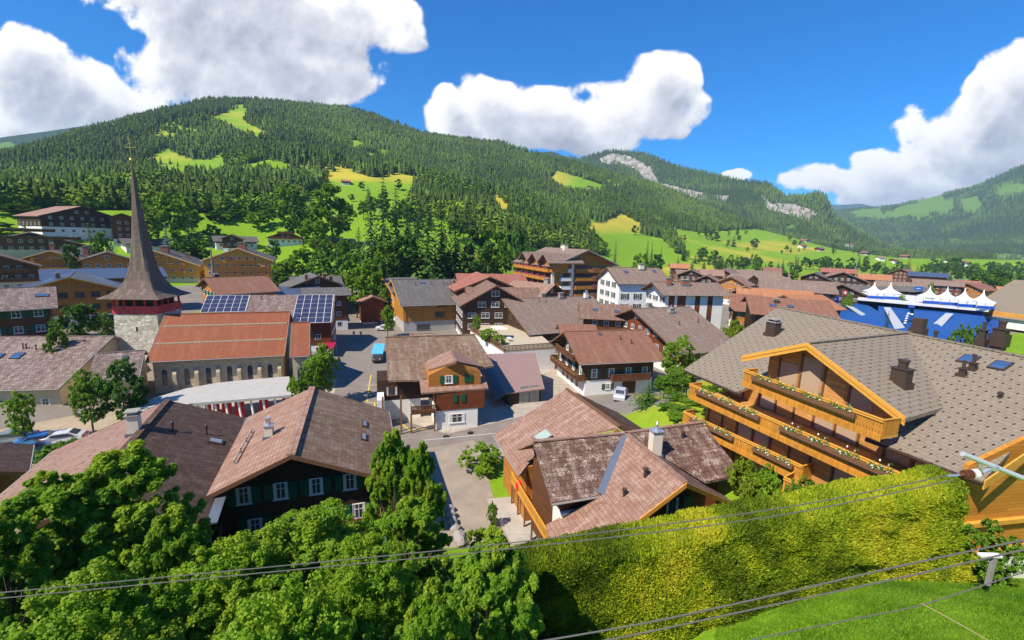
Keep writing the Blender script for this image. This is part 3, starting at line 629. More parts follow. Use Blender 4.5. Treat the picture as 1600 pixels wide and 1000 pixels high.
# ------------------------------------------------------------------ gabled house
def house(label,R1,yaw=None,L=None,R2=None,hw=(6,6),pitch=.42,zb=None,og=1.1,oe=1.,ph=2.6,roof='brown',wall='brown',trim='brown',plinth='white',style='w',st=2.75,
          lod=0,wins=True,balc=(),chim=(),sky=(),vents=(),cat='house',name='chalet',group=None,wsp=2.7,wz=1.0,wcurt=True,slab=.22,gut=True,ww=(1.15,1.2),beams=True,sides='flrb',bmat=None,wallo=None,boards=True):
    R1=Vector(R1)
    if R2 is not None: d=Vector(R2)-R1; d.z=0; L=d.length; rz=math.atan2(d.y,d.x)
    else: rz=math.pi/2-R(yaw); d=Vector((math.cos(rz),math.sin(rz),0))*L
    if zb is None:
        cc=R1+d*.5; zb=gz(cc.x,cc.y)-.2
    root=empty(name,(R1.x,R1.y,zb),rz); tag(root,label,cat,group)
    zr=R1.z-zb; hl,hr=hw; p=pitch
    def zt(y): return zr-abs(y)*p
    m=MB(); zl,zq=zt(hl),zt(-hr)
    for x in (0,L): m.v+=[(x,hl,zl),(x,0,zr),(x,-hr,zq),(x,-hr,zq-slab),(x,0,zr-slab),(x,hl,zl-slab)]
    m.f=[[0,1,7,6],[1,2,8,7],[2,3,9,8],[3,4,10,9],[4,5,11,10],[5,0,6,11],[0,5,4,1],[1,4,3,2],[6,7,10,11],[7,8,9,10]]; m.f=[f[::-1] for f in m.f]; m.m=[0]*10
    if not lod: m.bar((-.02,0,zr+.02),(L+.02,0,zr+.02),.34,.12,0)
    ro=m.build('roof',RF[roof],root)
    for ye in (hl,-hr):
        s=1 if ye>0 else -1
        if gut and (lod==0 or ye<0): g=MB(); g.cyl((0,ye+s*.07,zt(ye)-.1),(L,ye+s*.07,zt(ye)-.1),.08,n=6); g.build('gutter',TR['grey'] if lod==0 else TR['dark'],root)
    if boards:
        hgt=.3 if lod==0 else .36
        for x in ((-.03,L+.03) if lod==0 else (-.03,)):
            for ye in(hl,-hr):
                b=MB(); b.prism([(x-.03,0,zr+.03),(x-.03,0,zr-hgt),(x-.03,ye,zt(ye)-hgt),(x-.03,ye,zt(ye)+.03)],(.06,0,0),0); b.build('bargeboard',TR[trim],root)
    yl,yr=hl-oe,-(hr-oe); x0,x1=og,L-og
    tk=slab+.012
    def pent(x0,x1,yl,yr,z0,mb):
        poly=[(x0,yr,z0),(x0,yr,zt(yr)-tk),(x0,0,zr-tk),(x0,yl,zt(yl)-tk),(x0,yl,z0)]
        poly=[(q[0],q[1],q[2]) for q in poly][::-1]
        mb.prism(poly,(x1-x0,0,0),0)
    m=MB(); pent(x0,x1,yl,yr,ph,m); m.build('wall',WD[wall],root)
    m=MB(); m.box(x0+.06,x1-.06,yr+.06,yl-.06,-3,ph-.002); m.build('plinth',WD[plinth],root)
    if beams:
        for y in ([0,yl*.5,yr*.5,yl*.97,yr*.97] if lod==0 else [0,yl*.6,yr*.6]):
            b=MB(); z=zt(y)-slab-.14; b.box(.12,og-.003,y-.1,y+.1,z-.12,z+.1)
            if lod==0: b.bar((og-.01,y,z-.9),(.35,y,z-.1),.12,.12)
            b.build('roof_beam',TR[trim] if trim!='light' else TR['gold'],root)
    c_,s_=math.cos(rz),math.sin(rz)
    def W(p): return Vector((R1.x+p[0]*c_-p[1]*s_,R1.y+p[0]*s_+p[1]*c_,zb+p[2]))
    def N(n): return Vector((n[0]*c_-n[1]*s_,n[0]*s_+n[1]*c_,0))
    SD={'f':((x0,(yl+yr)/2),(-1,0),-math.pi/2,(yr,yl)),'b':((x1,(yl+yr)/2),(1,0),math.pi/2,(yr,yl)),'l':(((x0+x1)/2,yl),(0,1),math.pi,(x0,x1)),'r':(((x0+x1)/2,yr),(0,-1),0,(x0,x1))}
    ok={}
    for k,(pp,nn,rr_,rg) in SD.items(): ok[k]=face_cam(W((pp[0],pp[1],3)),N(nn))
    def wpos(k,t,z,out=.0):
        if k=='f': return (x0-out,t,z)
        if k=='b': return (x1+out,t,z)
        if k=='l': return (t,yl+out,z)
        return (t,yr-out,z)
    if wins:
        for k in sides:
            if not ok[k]: continue
            a,b=SD[k][3]; zlim=(zr if k in'fb' else min(zt(yl if k=='l' else yr),99))-tk
            n=0; z=wz+ww[1]/2
            while z+ww[1]/2+.25<zlim and n<5:
                if k in 'fb': lim=min((zr-tk-.3-(z+ww[1]/2))/p-ww[0]/2-.2,99); lo,hi=max(a+.8,-lim),min(b-.8,lim)
                else: lo,hi=a+.9,b-.9
                if hi-lo>.2:
                    cnt=max(1,int((hi-lo)/wsp+.6)); 
                    for i in range(cnt):
                        t=(lo+hi)/2+(i-(cnt-1)/2)*wsp
                        if lo<=t<=hi: put_window(root,wpos(k,t,z,0 if z>ph else -.06),SD[k][2],ww[0],ww[1],style,lod,wcurt)
                z+=st; n+=1
    for B in balc:
        k,z,a,b=B[:4]; fl=B[4] if len(B)>4 else None; dep=B[5] if len(B)>5 else 1.1
        if not ok[k]: continue
        Lb=abs(b-a); pos=wpos(k,(a+b)/2,z); bm_=bmat or {'gold':GOV,'honey':GOV,'orange':ORV,'amber':AMV}.get(wall,BRV)
        o=inst('balcony',balcony_mesh(Lb,dep,1.,[bm_,TR[trim] if trim!='light' else TR['gold']],slats=(lod==0)),root,pos,(0,0,SD[k][2]))
        if fl:
            fb=MB(); fb.box(-Lb*.46,Lb*.46,-dep-.3,-dep-.05,.62,.85); f=fb.build('flower_box',TR['brown'],o)
            flowers(f,Lb*.9,(0,-dep-.17,.86),0,fl,40 if lod==0 else 14,.34,.09 if lod==0 else .17)
    for ch in chim:
        fx,y,w,h,mt,cp=ch; y=y if y else 0.; chimney(ro,(fx*L,y,zt(y)),w,w*.9,h,mt,cp,lod)
    for (fx,y,w,h) in sky:
        a=math.atan(p)*(1 if y<0 else -1); s=MB(); s.box(-w/2,w/2,-h/2,h/2,-.05,.12,0); s.box(-w/2+.1,w/2-.1,-h/2+.1,h/2-.1,.121,.135,1)
        s.build('skylight',[DZINC,SKYG],ro,loc=(fx*L,y,zt(y)+.02),rot=(a,0,0))
    for (fx,y) in vents: vent(ro,(fx*L,y,zt(y)))
    return root,dict(L=L,zr=zr,zt=zt,ro=ro,x0=x0,x1=x1,yl=yl,yr=yr,W=W,SD=SD,wpos=wpos,rz=rz,zb=zb)
def solar_array(parent,pos,rot,nx,ny,w,h,gap=.11):
    """a framed field of panels lying on a slope"""
    m=MB(); W_=nx*(w+gap); H_=ny*(h+gap)
    for i in range(nx):
        for j in range(ny):
            x=-W_/2+i*(w+gap); y=-H_/2+j*(h+gap); m.box(x,x+w,y,y+h,.10,.14,0)
    m.box(-W_/2-.08,W_/2+.03,-H_/2-.08,H_/2+.03,.03,.098,1)
    return m.build('solar_panels',[SOLAR,WHITE],parent,loc=pos,rot=rot)
# ------------------------------------------------------------------ world-coordinate building helper
class Bld:
    def __init__(s,name,label,cat,loc): s.o=Vector(loc); s.root=empty(name,loc); tag(s.root,label,cat)
    def part(s,name,mb,mats,parent=None):
        o=mb.build(name,mats,parent or s.root)
        if parent is None: o.location=-s.o
        return o
def plane2(A,B,pitch,side):
    """plane through ridge A-B falling towards `side` (+1 = left of A->B)"""
    d=(B-A); d.z=0; d.normalize(); h=Vector((-d.y,d.x,0))*side; down=(h-Vector((0,0,pitch))).normalized()
    n=d.cross(down); n=n if n.z>0 else -n
    return A.copy(),n.normalized(),h
def hit(px,py,pl):
    X,Y,Z=ray(px,py); dr=Vector((X,Y,Z)); O=Vector((0,0,H)); t=(pl[0]-O).dot(pl[1])/dr.dot(pl[1]); return O+dr*t
def hwhit(A,B,px,py,pitch,side=-1):
    A=Vector(A);B=Vector(B); pl=plane2(A,B,pitch,side); p=hit(px,py,pl); return (p-A).dot(pl[2])
def slab_(mb,pts,t=.25,m=0):
    P=[Vector(p) for p in pts]; n=Vector((0,0,0))
    for i in range(len(P)):
        a,b=P[i],P[(i+1)%len(P)]; n+=a.cross(b)
    if n.z<0: P=P[::-1]
    mb.prism(P,(0,0,-t),m)
# ================================================================== THE VILLAGE
# ---- roads
def asphalt(name,c,wear=.35):
    t=NT(name); p=t.coord('G'); n=t.noise(p,.35,6,.65); f=t.noise(p,9,4,.7); v=t.mix(t.ramp(n,(.35,0.),(.7,1.)),sc(c,.82),sc(c,1.18)); v=t.mix(t.math('MULTIPLY',f,.35),v,sc(c,.6))
    vo=t.n('ShaderNodeTexVoronoi',feature='DISTANCE_TO_EDGE'); t.l(t.mapv(p,(.16,.22,1)),vo.inputs['Vector']); vo.inputs['Scale'].default_value=1
    v=t.mix(t.math('MULTIPLY',t.ramp(vo.outputs['Distance'],(.006,1.),(.012,0.)),wear),v,sc(c,.35)); return t.fin(v,.85,t.bump(f,.3,.02))
ASPH=asphalt('asphalt_warm',(.25,.21,.18)); ASPD=asphalt('asphalt_dark',(.15,.14,.14)); PAVE=asphalt('paving_pale',(.44,.38,.31),.6); CONC=asphalt('concrete_slab',(.46,.42,.36),.3); YEL=plain('yellow_marking',(.75,.58,.03),.7)
def sheetpoly(name,pts,z,mat,kind='structure',sub=0):
    P=[at(a,b,0) for a,b in pts]; m=MB(); m.prism([(p.x,p.y,z) for p in (P if sum(P[i].cross(P[(i+1)%len(P)]).z for i in range(len(P)))>0 else P[::-1])],(0,0,-.3))
    o=m.build(name,mat); tag(o,kind=kind); return o
sheetpoly('square',[(380,500),(640,488),(700,500),(770,520),(905,560),(905,690),(800,720),(690,700),(610,668),(480,680),(300,690),(330,600),(440,560)],.008,PAVE)
sheetpoly('road',[(535,486),(628,486),(612,560),(622,655),(700,678),(860,640),(900,652),(790,700),(700,705),(660,712),(640,760),(500,720),(525,600),(545,520)],.016,ASPH)
sheetpoly('driveway',[(660,702),(740,688),(752,710),(775,790),(815,850),(812,868),(690,868),(672,790)],.024,asphalt('driveway_gravelly',(.34,.28,.22),.1))
sheetpoly('parking',[(600,500),(680,500),(700,530),(640,545),(602,545)],.02,ASPH)
sheetpoly('yard',[(760,780),(812,775),(860,850),(800,850)],.03,CONC)
sheetpoly('yard',[(0,640),(150,625),(260,640),(250,690),(0,760)],.012,asphalt('yard_gravel',(.42,.33,.22),.1))
m=MB()
def stripe(a,b,w=.16):
    A=at(*a,.021);B=at(*b,.021); d=(B-A).normalized(); n=Vector((-d.y,d.x,0))*w/2; m.add([A-n,B-n,B+n,A+n],[(0,1,2,3)])
for a,b in [((582,570),(573,628)),((573,628),(604,630)),((573,602),(600,601)),((573,585),(598,583)),((604,630),(602,600)),((585,630),(586,642)),((640,672),(681,669)),((600,640),(640,672))]: stripe(a,b)
tag(m.build('road_marking',YEL),kind='structure')
m=MB()
A=at(660,690,0);B=at(792,677,0); d=(B-A).normalized(); n=Vector((-d.y,d.x,0)); m.prism([A+Vector((0,0,.13)),B+Vector((0,0,.13)),B+n*.2+Vector((0,0,.13)),A+n*.2+Vector((0,0,.13))],(0,0,-.3))
tag(m.build('kerb',plain('kerb_stone',(.45,.43,.4),.9)),kind='structure')

# ---- foreground left: twin roofs
A0=at(455,711,10); A1=at(488,606,10)
rA,iA=house('near chalet with brown tiled roof, two slim skylights and green shutters under its front gable',A0,R2=A1,hw=(6.2,7.7),pitch=.43,zb=0,og=1.5,oe=1.,ph=2.7,roof='tan',wall='dark',plinth='white',style='wG',st=2.7,
   chim=[(.42,2.6,.7,1.0,'cream','pipe')],sky=[(.42,-5.0,1.35,.5),(.62,-5.1,1.35,.5)],balc=[('f',2.75,-6.2,3.6,'r')],wz=3.1,ww=(1.0,1.35),wsp=2.5)
# left slope of the same roof: extra skin of pinkish tiles 
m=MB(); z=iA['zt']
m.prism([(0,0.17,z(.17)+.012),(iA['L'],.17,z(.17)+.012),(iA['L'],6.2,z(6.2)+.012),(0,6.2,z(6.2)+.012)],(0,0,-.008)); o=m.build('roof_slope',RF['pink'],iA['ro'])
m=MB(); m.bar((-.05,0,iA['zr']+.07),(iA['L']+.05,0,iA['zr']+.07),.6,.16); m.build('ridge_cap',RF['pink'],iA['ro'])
for i in range(3):
    m=MB(); x=iA['L']*(.28+.13*i)+.3; y=4.6; zz=z(y)
    m.box(-1.1,1.1,-.05,.05,.28,.4); m.box(-1.0,-.93,-.04,.04,-.1,.3); m.box(.93,1.0,-.04,.04,-.1,.3); m.build('snow_guard',STONEC,iA['ro'],loc=(x,y,zz))
B0=at(118,790,10); B1=at(262,626,10)
rB,iB=house('near wide chalet with dark tiled right slope and pinkish left slope behind the leafy trees',B0,R2=B1,hw=(8.6,6.4),pitch=.42,zb=0,og=1.2,oe=1.,ph=2.6,roof='dark',wall='dark',style='w',st=2.7,
   chim=[(.62,.5,.85,1.5,'cream','slab')],sky=[(.64,-4.8,.9,1.1)],vents=[(.66,-1.8),(.70,-4.0)],wz=3.2)
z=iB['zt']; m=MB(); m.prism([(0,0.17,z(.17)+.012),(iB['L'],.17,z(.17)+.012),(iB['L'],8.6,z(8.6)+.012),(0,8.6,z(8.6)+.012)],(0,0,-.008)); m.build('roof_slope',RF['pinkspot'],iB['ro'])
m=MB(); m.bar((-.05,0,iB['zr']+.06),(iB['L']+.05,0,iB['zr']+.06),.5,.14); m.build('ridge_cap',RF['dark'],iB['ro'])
m=MB(); y=-6.35; m.box(-.2,iB['L']+.1,y-.5,y+.35,z(y)-.05,z(y)+.06); m.build('valley_gutter',ZINC,iB['ro'])
# corner roof at the very left edge
house('small dark tiled roof at the left edge beside the parked blue cars',at(-60,735,6),R2=at(-40,690,6),hw=(5,3.6),pitch=.4,zb=0,ph=2,roof='dark',wall='brown',name='house')

# ---- stone church hall, tower, canopy
cr=Bld('church_tower','stone church tower with red belfry band and tall dark curved spire','church tower',(-62.6,77,0))
T0=at(173,548,5.); 
dx=Vector((math.cos(R(7)),math.sin(R(7)),0)); dy=Vector((-dx.y,dx.x,0)); tc_=Vector((-63.5,77.,0)); KT=1.09
def sq(c,h,z,k=1.):
    h=h*KT
    return [c+dx*(-h)+dy*(-h)+Vector((0,0,z)),c+dx*h+dy*(-h)+Vector((0,0,z)),c+dx*h+dy*h+Vector((0,0,z)),c-dx*h+dy*h+Vector((0,0,z))]
def loft(mb,rings,m=0,cap=True):
    n=len(rings[0]); vs=[p for r in rings for p in r]; fs=[]
    for k in range(len(rings)-1):
        for i in range(n): fs.append((k*n+i,k*n+(i+1)%n,(k+1)*n+(i+1)%n,(k+1)*n+i))
    if cap: fs+=[list(range(n-1,-1,-1)),list(range((len(rings)-1)*n,len(rings)*n))]
    mb.add(vs,fs,m)
ztop=aty(205,491,73.5).z; zspire=aty(199.5,254,77).z; zeave=aty(205,468,72.2).z
print('tower',ztop,zeave,zspire)
m=MB(); loft(m,[sq(tc_,3.35,-1),sq(tc_,3.05,ztop-.001)]); cr.part('tower_wall',m,stone('tower_stone',(.42,.37,.28),(.80,.74,.60),.7,(.34,.30,.24)))
m=MB(); zs=ztop; loft(m,[sq(tc_,3.14,zs),sq(tc_,3.14,zs+1.35)]); cr.part('belfry_band',m,wood('belfry_red',(.75,.075,.075),plank=.3,vert=True))
m=MB(); loft(m,[sq(tc_,2.5,zs+1.35),sq(tc_,2.5,zeave+.3)]); cr.part('belfry_core',m,TR['dark'])
m=MB()
for s in range(4):
    a=[dx,dy,-dx,-dy][s]; b=[dy,-dx,-dy,dx][s]
    for k in range(5):
        t=-2.9+k*1.45; p=tc_-b*3.05*KT+a*t*KT+Vector((0,0,zs+1.35)); hh=zeave+.2-(zs+1.35)
        m.prism([p-a*.16,p+a*.16,p+a*.16+Vector((0,0,hh)),p-a*.16+Vector((0,0,hh))],b*.14)
        if k<4:
            q=p+Vector((0,0,hh)); m.prism([q+a*.16,q+a*.16-Vector((0,0,.62)),q+a*.55],b*.12) ; e=q+a*1.45*KT; m.prism([e-a*.16,e-a*.55,e-a*.16-Vector((0,0,.62))],b*.12)
cr.part('belfry_arches',m,RED)
m=MB(); rings=[sq(tc_,h,z_) for h,z_ in [(4.35,zeave-.12),(4.35,zeave),(3.5,zeave+.75),(2.75,zeave+1.7),(2.1,zeave+2.9),(1.72,zeave+4.2)]]; 
rings8=[]
def oct_(h,z_,k):
    """square to octagon blend"""
    s=sq(tc_,h,z_); out=[]
    for i in range(4):
        a,b=s[i],s[(i+1)%4]; out.append(a.lerp((a+s[(i-1)%4])/2,0) if k==0 else a.lerp(b,k*.29)); out.append(a.lerp(b,.5) if k==0 else a.lerp(b,1-k*.29))
    return out
for h,z_,k in [(4.3,zeave-.1,0),(4.3,zeave,0),(3.3,zeave+.6,.0),(2.5,zeave+1.45,.05),(1.92,zeave+2.7,.12),(1.52,zeave+4.3,.3),(1.22,zeave+6.6,.5),(.92,zeave+10.,.7),(.64,zeave+13.7,.8),(.34,zspire-4.5,.9),(.12,zspire-.6,1)]:
    rings8.append(oct_(h,z_,k))
loft(m,rings8); cr.part('spire',m,tiles('spire_shingle',(.12,.078,.06),(.175,.12,.095),la=.12,seed=21,w=.22,h=.3,gap=.35,streak=.3))
m=MB(); loft(m,[oct_(.17,zspire-3.6,1),oct_(.06,zspire+.2,1)]); cr.part('spire_tip',m,plain('copper_sheet',(.35,.18,.09),.4,.5))
m=MB(); t=tc_+Vector((0,0,zspire)); G_=plain('gilt',(.75,.5,.12),.3,.8)
m.cyl(t,t+Vector((0,0,3.6)),.045); m.lathe(tuple(t+Vector((0,0,.5))),[(0,-.28),(.2,-.18),(.28,0),(.2,.18),(0,.28)],10)
m.bar(t+Vector((-.75,0,2.4)),t+Vector((.75,0,2.4)),.09,.09); m.bar(t+Vector((-.35,0,3.0)),t+Vector((.35,0,3.0)),.08,.08); m.lathe(tuple(t+Vector((0,0,3.7))),[(0,-.14),(.14,0),(0,.14)],8)
for s in(-1,1): m.lathe(tuple(t+Vector((.75*s,0,2.4))),[(0,-.14),(.14,0),(0,.14)],8)
cr.part('spire_cross',m,G_)
m=MB(); p=tc_-dy*3.12*KT+Vector((0,0,ztop-3.5)); m.prism([p-dx*.14,p+dx*.14,p+dx*.14+Vector((0,0,1.3)),p-dx*.14+Vector((0,0,1.3))],dy*.2); cr.part('window_slit',m,BLACK)
# nave
zr=11.8; N0=at(258,491,zr); N1=at(453,487,zr); d_=(N1-N0); 
print('nave',N0,N1)
rn,inn=house('long stone church nave with rust coloured tiled roof and arched windows beside the tower',N0,R2=N1,hw=(7.,hwhit(N0,N1,340,560,.66)),pitch=.66,zb=0,og=.5,oe=.9,ph=.5,roof='church',wall='tanw',trim='grey',plinth='grey',name='church_nave',cat='church',wins=False,beams=False,gut=True)
root=rn; STN=stone('nave_stone',(.44,.36,.24),(.62,.52,.36),.5,(.5,.44,.34))
for o in C.objects:
    if o.parent==root and o.name.startswith('wall'): o.data.materials[0]=STN
for i in range(6):
    x=inn['L']*(.10+.155*i); w=MB(); pts=[(-.36,0),(.36,0),(.36,2.3)]+[(.36*math.cos(a*math.pi/6),2.3+.4*math.sin(a*math.pi/6)) for a in range(1,6)]+[(-.36,2.3)]
    w.prism([(q[0],-.02,q[1]) for q in pts],(0,.1,0)); w.build('arched_window',GLASS,root,loc=(x,inn['yr'],1.6))
    b=MB(); b.box(-.25,.25,-.75,0,-3,3.6); b.prism([(-.25,-.75,3.6),(-.25,0,4.5),(-.25,0,3.6)],(.5,0,0)); b.build('buttress',STN,root,loc=(x+inn['L']*.078,inn['yr']-.001,0))
for y in (-2.6,-5.9):
    g=MB(); g.box(.3,inn['L']-.3,-.06,.06,.02,.2)
    for i in range(34): x=.3+(inn['L']-.6)*i/33; g.box(x-.04,x+.04,-.09,.09,-.1,.26)
    g.build('snow_guard',WD['tanw'],inn['ro'],loc=(0,y,inn['zt'](y)))
zr2=10.8; Q0=at(456,504,zr2); Q1=at(484,503,zr2)
rq,iq=house('lower stone church choir with rust tiled roof at the street end of the nave',Q0,R2=Q1,hw=(6,6.6),pitch=.66,zb=0,og=.25,oe=.7,ph=.5,roof='church',wall='tanw',trim='grey',plinth='grey',name='church_choir',cat='church',wins=False,beams=False)
for o in C.objects:
    if o.parent==rq and o.name.startswith('wall'): o.data.materials[0]=STN
w=MB(); w.prism([(-.5,-.02,0),(.5,-.02,0),(.5,-.02,2.4),(0,-.02,3.),(-.5,-.02,2.4)],(0,.1,0)); w.build('arched_window',GLASS,rq,loc=(iq['L']*.5,iq['yr'],1.5))
# low parish building left of the tower
house('long low parish house with mottled tiled roof and two square skylights beside the tower',at(-110,527,8.4),R2=at(178,525,8.4),hw=(6,hwhit(at(-110,527,8.4),at(178,525,8.4),60,608,.40)),pitch=.40,zb=-.2,ph=.6,og=.6,oe=1.,roof='grey',wall='tanw',plinth='grey',trim='grey',name='house',style='w',wz=.8,sky=[(.50,-5.,1.3,1.5),(.60,-4.9,1.3,1.5)],vents=[(.58,-3.1),(.6,-3.2),(.66,-3.5)],beams=False,st=9,wsp=4.)
house('short grey tiled annexe roof at the foot of the stone tower',at(150,553,7.4),R2=at(226,547,7.4),hw=(3,6.0),pitch=.42,zb=-.2,ph=.6,og=.4,oe=1.,roof='grey',wall='tanw',plinth='grey',trim='grey',name='annexe',st=9,beams=False,sky=[(.62,-1.6,.7,.9)])
# curved canopy with red panels
ca=Bld('canopy','curved pale canopy roof on slanting white posts with red panels below','canopy',(at(330,640,0)))
top=[(196,644),(240,622),(290,607),(340,598),(400,592),(452,588)]; bot=[(455,617),(400,622),(340,627),(300,630),(250,640),(205,655)]
m=MB(); P=[at(a,b,4.) for a,b in top]+[at(a,b,4.) for a,b in bot]; slab_(m,P,.35); ca.part('canopy_roof',m,plaster('canopy_concrete',(.44,.42,.38),.35))
m=MB(); Pb=[at(a,b,4.) for a,b in bot][::-1]
for k in range(len(Pb)-1):
    A,B=Pb[k],Pb[k+1]; n=3
    for i in range(n):
        t0=A.lerp(B,(i+.1)/n); t1=A.lerp(B,(i+.9)/n); t0.z=t1.z=3.6
        if (i+k)%3!=2: m.add([t0,t1,t1-Vector((0,0,3.7)),t0-Vector((0,0,3.7))],[(0,3,2,1)])
in_=Vector((-.5,1.2,0)); 
m.v=[tuple(Vector(v)+in_) for v in m.v]; ca.part('red_panel',m,RED)
m=MB()
for k in range(len(Pb)-1):
    A,B=Pb[k],Pb[k+1]
    for i in range(3):
        t=A.lerp(B,(i+.5)/3)+Vector((-.1,.35,-.36)); m.bar(t,t+Vector((.35,.1,-3.7)),.2,.2)
ca.part('post',m,WHITE)

# ---- street front building B (cross gable with green shutters)
bb=Bld('chalet','brown street chalet with green shutters, white ground floor and a broad cross gable',"house",(at(680,650,0)))
A=at(602,527,10.4); Bq=at(742,523,10.4); pm=plane2(A,Bq,.40,-1)
c1=hit(606,594,pm); c2=hit(657,594,pm); c3=hit(768,560,pm)
m=MB(); e2=hit(655,594,pm); r2=hit(790,583,pm)
slab_(m,[A,Bq,hit(772,571,pm),e2,c1],.25)
pb_=plane2(A,Bq,.4,1); hb=pb_[2]; slab_(m,[A,Bq,Bq+hb*7-Vector((0,0,7*.4)),A+hb*7-Vector((0,0,7*.4))],.25)
m.bar(A+Vector((0,0,.05)),Bq+Vector((0,0,.05)),.4,.14)
rb=bb.part('roof',m,RF['tan'])
# lower skirt roof in front of the gable
zs=8.2; g0=at(712,566,zs+1.6)
d=(Bq-A).normalized(); f=Vector((d.y,-d.x,0)) # towards viewer
gp=at(713,565,9.6); gb=gp-f*7.5      # cross gable ridge, front peak to back
pl=plane2(gp,gb,.50,1); pr=plane2(gp,gb,.50,-1)
# orientation: find which side is left
if hit(669,578,pl).x>gp.x: pl,pr=pr,pl
lf=hit(669,578,pl); rf=hit(759,574,pr)
m=MB(); back=-f*6.2
slab_(m,[gp,lf,lf+back*.75,gp+back],.2); slab_(m,[gp,rf,rf+back*.75,gp+back],.2); m.bar(gp+Vector((0,0,.05)),gp+back+Vector((0,0,.05)),.35,.12)
bb.part('gable_roof',m,RF['pink'])
m=MB()
for a,b in((gp,lf),(gp,rf)):
    m.prism([a+Vector((0,0,.05))+f*.03,b+Vector((0,0,.05))+f*.03,b-Vector((0,0,.28))+f*.03,a-Vector((0,0,.28))+f*.03],f*.06)
bb.part('bargeboard',m,TR['brown'])
F0=at(681,672,0); F1=at(746,666,0); dd=(F1-F0).normalized(); nn=Vector((dd.y,-dd.x,0)); bk=-nn
def wallbox(mb,p0,p1,depth,z0,z1):
    q=[Vector((p0.x,p0.y,z0)),Vector((p1.x,p1.y,z0)),Vector((p1.x,p1.y,z1)),Vector((p0.x,p0.y,z1))]; mb.prism(q,bk*depth)
m=MB(); wallbox(m,F0,F1,9,-1,2.75); 
S0=F0-dd*7.6+bk*5.0; wallbox(m,S0-bk*3.2,S0-bk*3.2+dd*.9,8,-1,4.2); wallbox(m,S0,S0+dd*6.,5,-1,2.9); bb.part('plinth',m,WD['white'])
m=MB(); wallbox(m,F0+dd*.1+nn*.08,F1+dd*.9+nn*.08,9,2.76,5.3); W2=F0+dd*.1+nn*.08
wallbox(m,W2-dd*.9+bk*.9,F1+bk*.9,4.,5.3,6.9); bb.part('wall',m,WD['red'])
gw=MB(); zc=gp.z; g0_=gp-f*.9; wl=(lf-gp); wl.z=0; hwid=wl.length*.82; L_=g0_-dd*hwid; R_=g0_+dd*hwid
gw.prism([Vector((L_.x,L_.y,5.6)),Vector((R_.x,R_.y,5.6)),Vector((R_.x,R_.y,zc-.22-hwid*.5)),Vector((g0_.x,g0_.y,zc-.23)),Vector((L_.x,L_.y,zc-.22-hwid*.5))],bk*5); bb.part('wall',gw,WD['orange'])
# skirt roof
s0=at(658,614,5.55); s1=at(763,606,5.55); m=MB(); up=bk*2.4+Vector((0,0,1.0)); slab_(m,[s0,s1,s1+up,s0+up],.2); bb.part('skirt_roof',m,RF['pink'])
m=MB(); wallbox(m,S0,F0+bk*5.0,5,2.9,5.9); bb.part('wall',m,WD['dark'])
rz=math.atan2(dd.y,dd.x); rel=lambda p:p-bb.o
zw=6.9; put_window(bb.root,rel(g0_-dd*.9+nn*.03+Vector((0,0,zw-g0_.z))),rz,1.1,1.1,'wG'); 
sh=win_mesh(1.15,1.2,'wG')[3]
for t in (1.55,2.1): inst('shutter',sh,bb.root,rel(g0_+dd*t+nn*.03+Vector((0,0,zw-g0_.z))),(0,0,rz),(.95,1,.95))
pm_=F0.lerp(F1,.5)
for t in(-.3,.3): inst('shutter',sh,bb.root,rel(F0.lerp(F1,.55)+nn*.1+dd*t*1.9+Vector((0,0,4.4))),(0,0,rz),(.95,1,.95))
put_window(bb.root,rel(F0.lerp(F1,.5)+nn*.01+Vector((0,0,1.5))),rz,2.1,1.3,'w')
inst('balcony',balcony_mesh(3.2,1.2,1.,[BRV,TR['brown']]),bb.root,rel(F0-dd*1.7+bk*.6+Vector((0,0,2.9))),(0,0,rz))
m=MB(); 
for t,h in((-6.9,5.4),(-4.6,5.4),(-3.3,2.8),(-.2,2.8)): p=F0+dd*t+nn*.3; m.box(p.x-.1,p.x+.1,p.y-.1,p.y+.1,0,h)
bb.part('post',m,TR['brown'])
for t in(-5.6,): put_window(bb.root,rel(F0+dd*t+bk*4.98+Vector((0,0,4.3))),rz,1.6,1.3,'b')
# small hipped roof behind
house('small brown tiled roof peeking up behind the street chalet',at(640,522,6.6),R2=at(680,521,6.6),hw=(3,3),pitch=.42,zb=0,ph=1,roof='pink',wall='brown',wins=False,name='house')

# ---- shed with purple-brown metal roof
sg=Bld('shed','shed with pinkish sheet metal roof and grey plank doors beside the street chalet','shed',(at(815,655,0)))
A=at(757,553,5.9); B_=at(836,551,5.9); p_=plane2(A,B_,.36,-1); a2=hit(790,615,p_); b2=hit(851,607,p_)
t=NT('sheet_roof'); v=t.coord('UV'); b=brick(t,v,.9,.62,.018); n=t.noise(v,1.5,3); t.fin(t.mix(t.math('MULTIPLY',b.outputs['Fac'],.8),t.mix(n,(.30,.19,.17),(.36,.24,.21)),(.10,.06,.05)),.4,None,.1); SHR=t.m
m=MB(); slab_(m,[A,B_,b2,a2],.15); sg.part('roof',m,SHR)
q_=plane2(A,B_,.5,1); bk2=q_[2]*4-Vector((0,0,2)); m=MB(); slab_(m,[A,B_,B_+bk2,A+bk2],.15); 
l2=A-(B_-A).normalized()*1.6-Vector((0,0,1.4)); l3=a2-(B_-A).normalized()*1.7-Vector((0,0,1.0)); slab_(m,[A,l2,l3,a2],.1); sg.part('roof_apron',m,ZINC)
m=MB(); fa=a2+Vector((.4,.7,0)); fb=b2+Vector((-.5,.7,0)); dd2=(fb-fa); dd2.z=0; dd2.normalize(); bk2=Vector((-dd2.y,dd2.x,0))
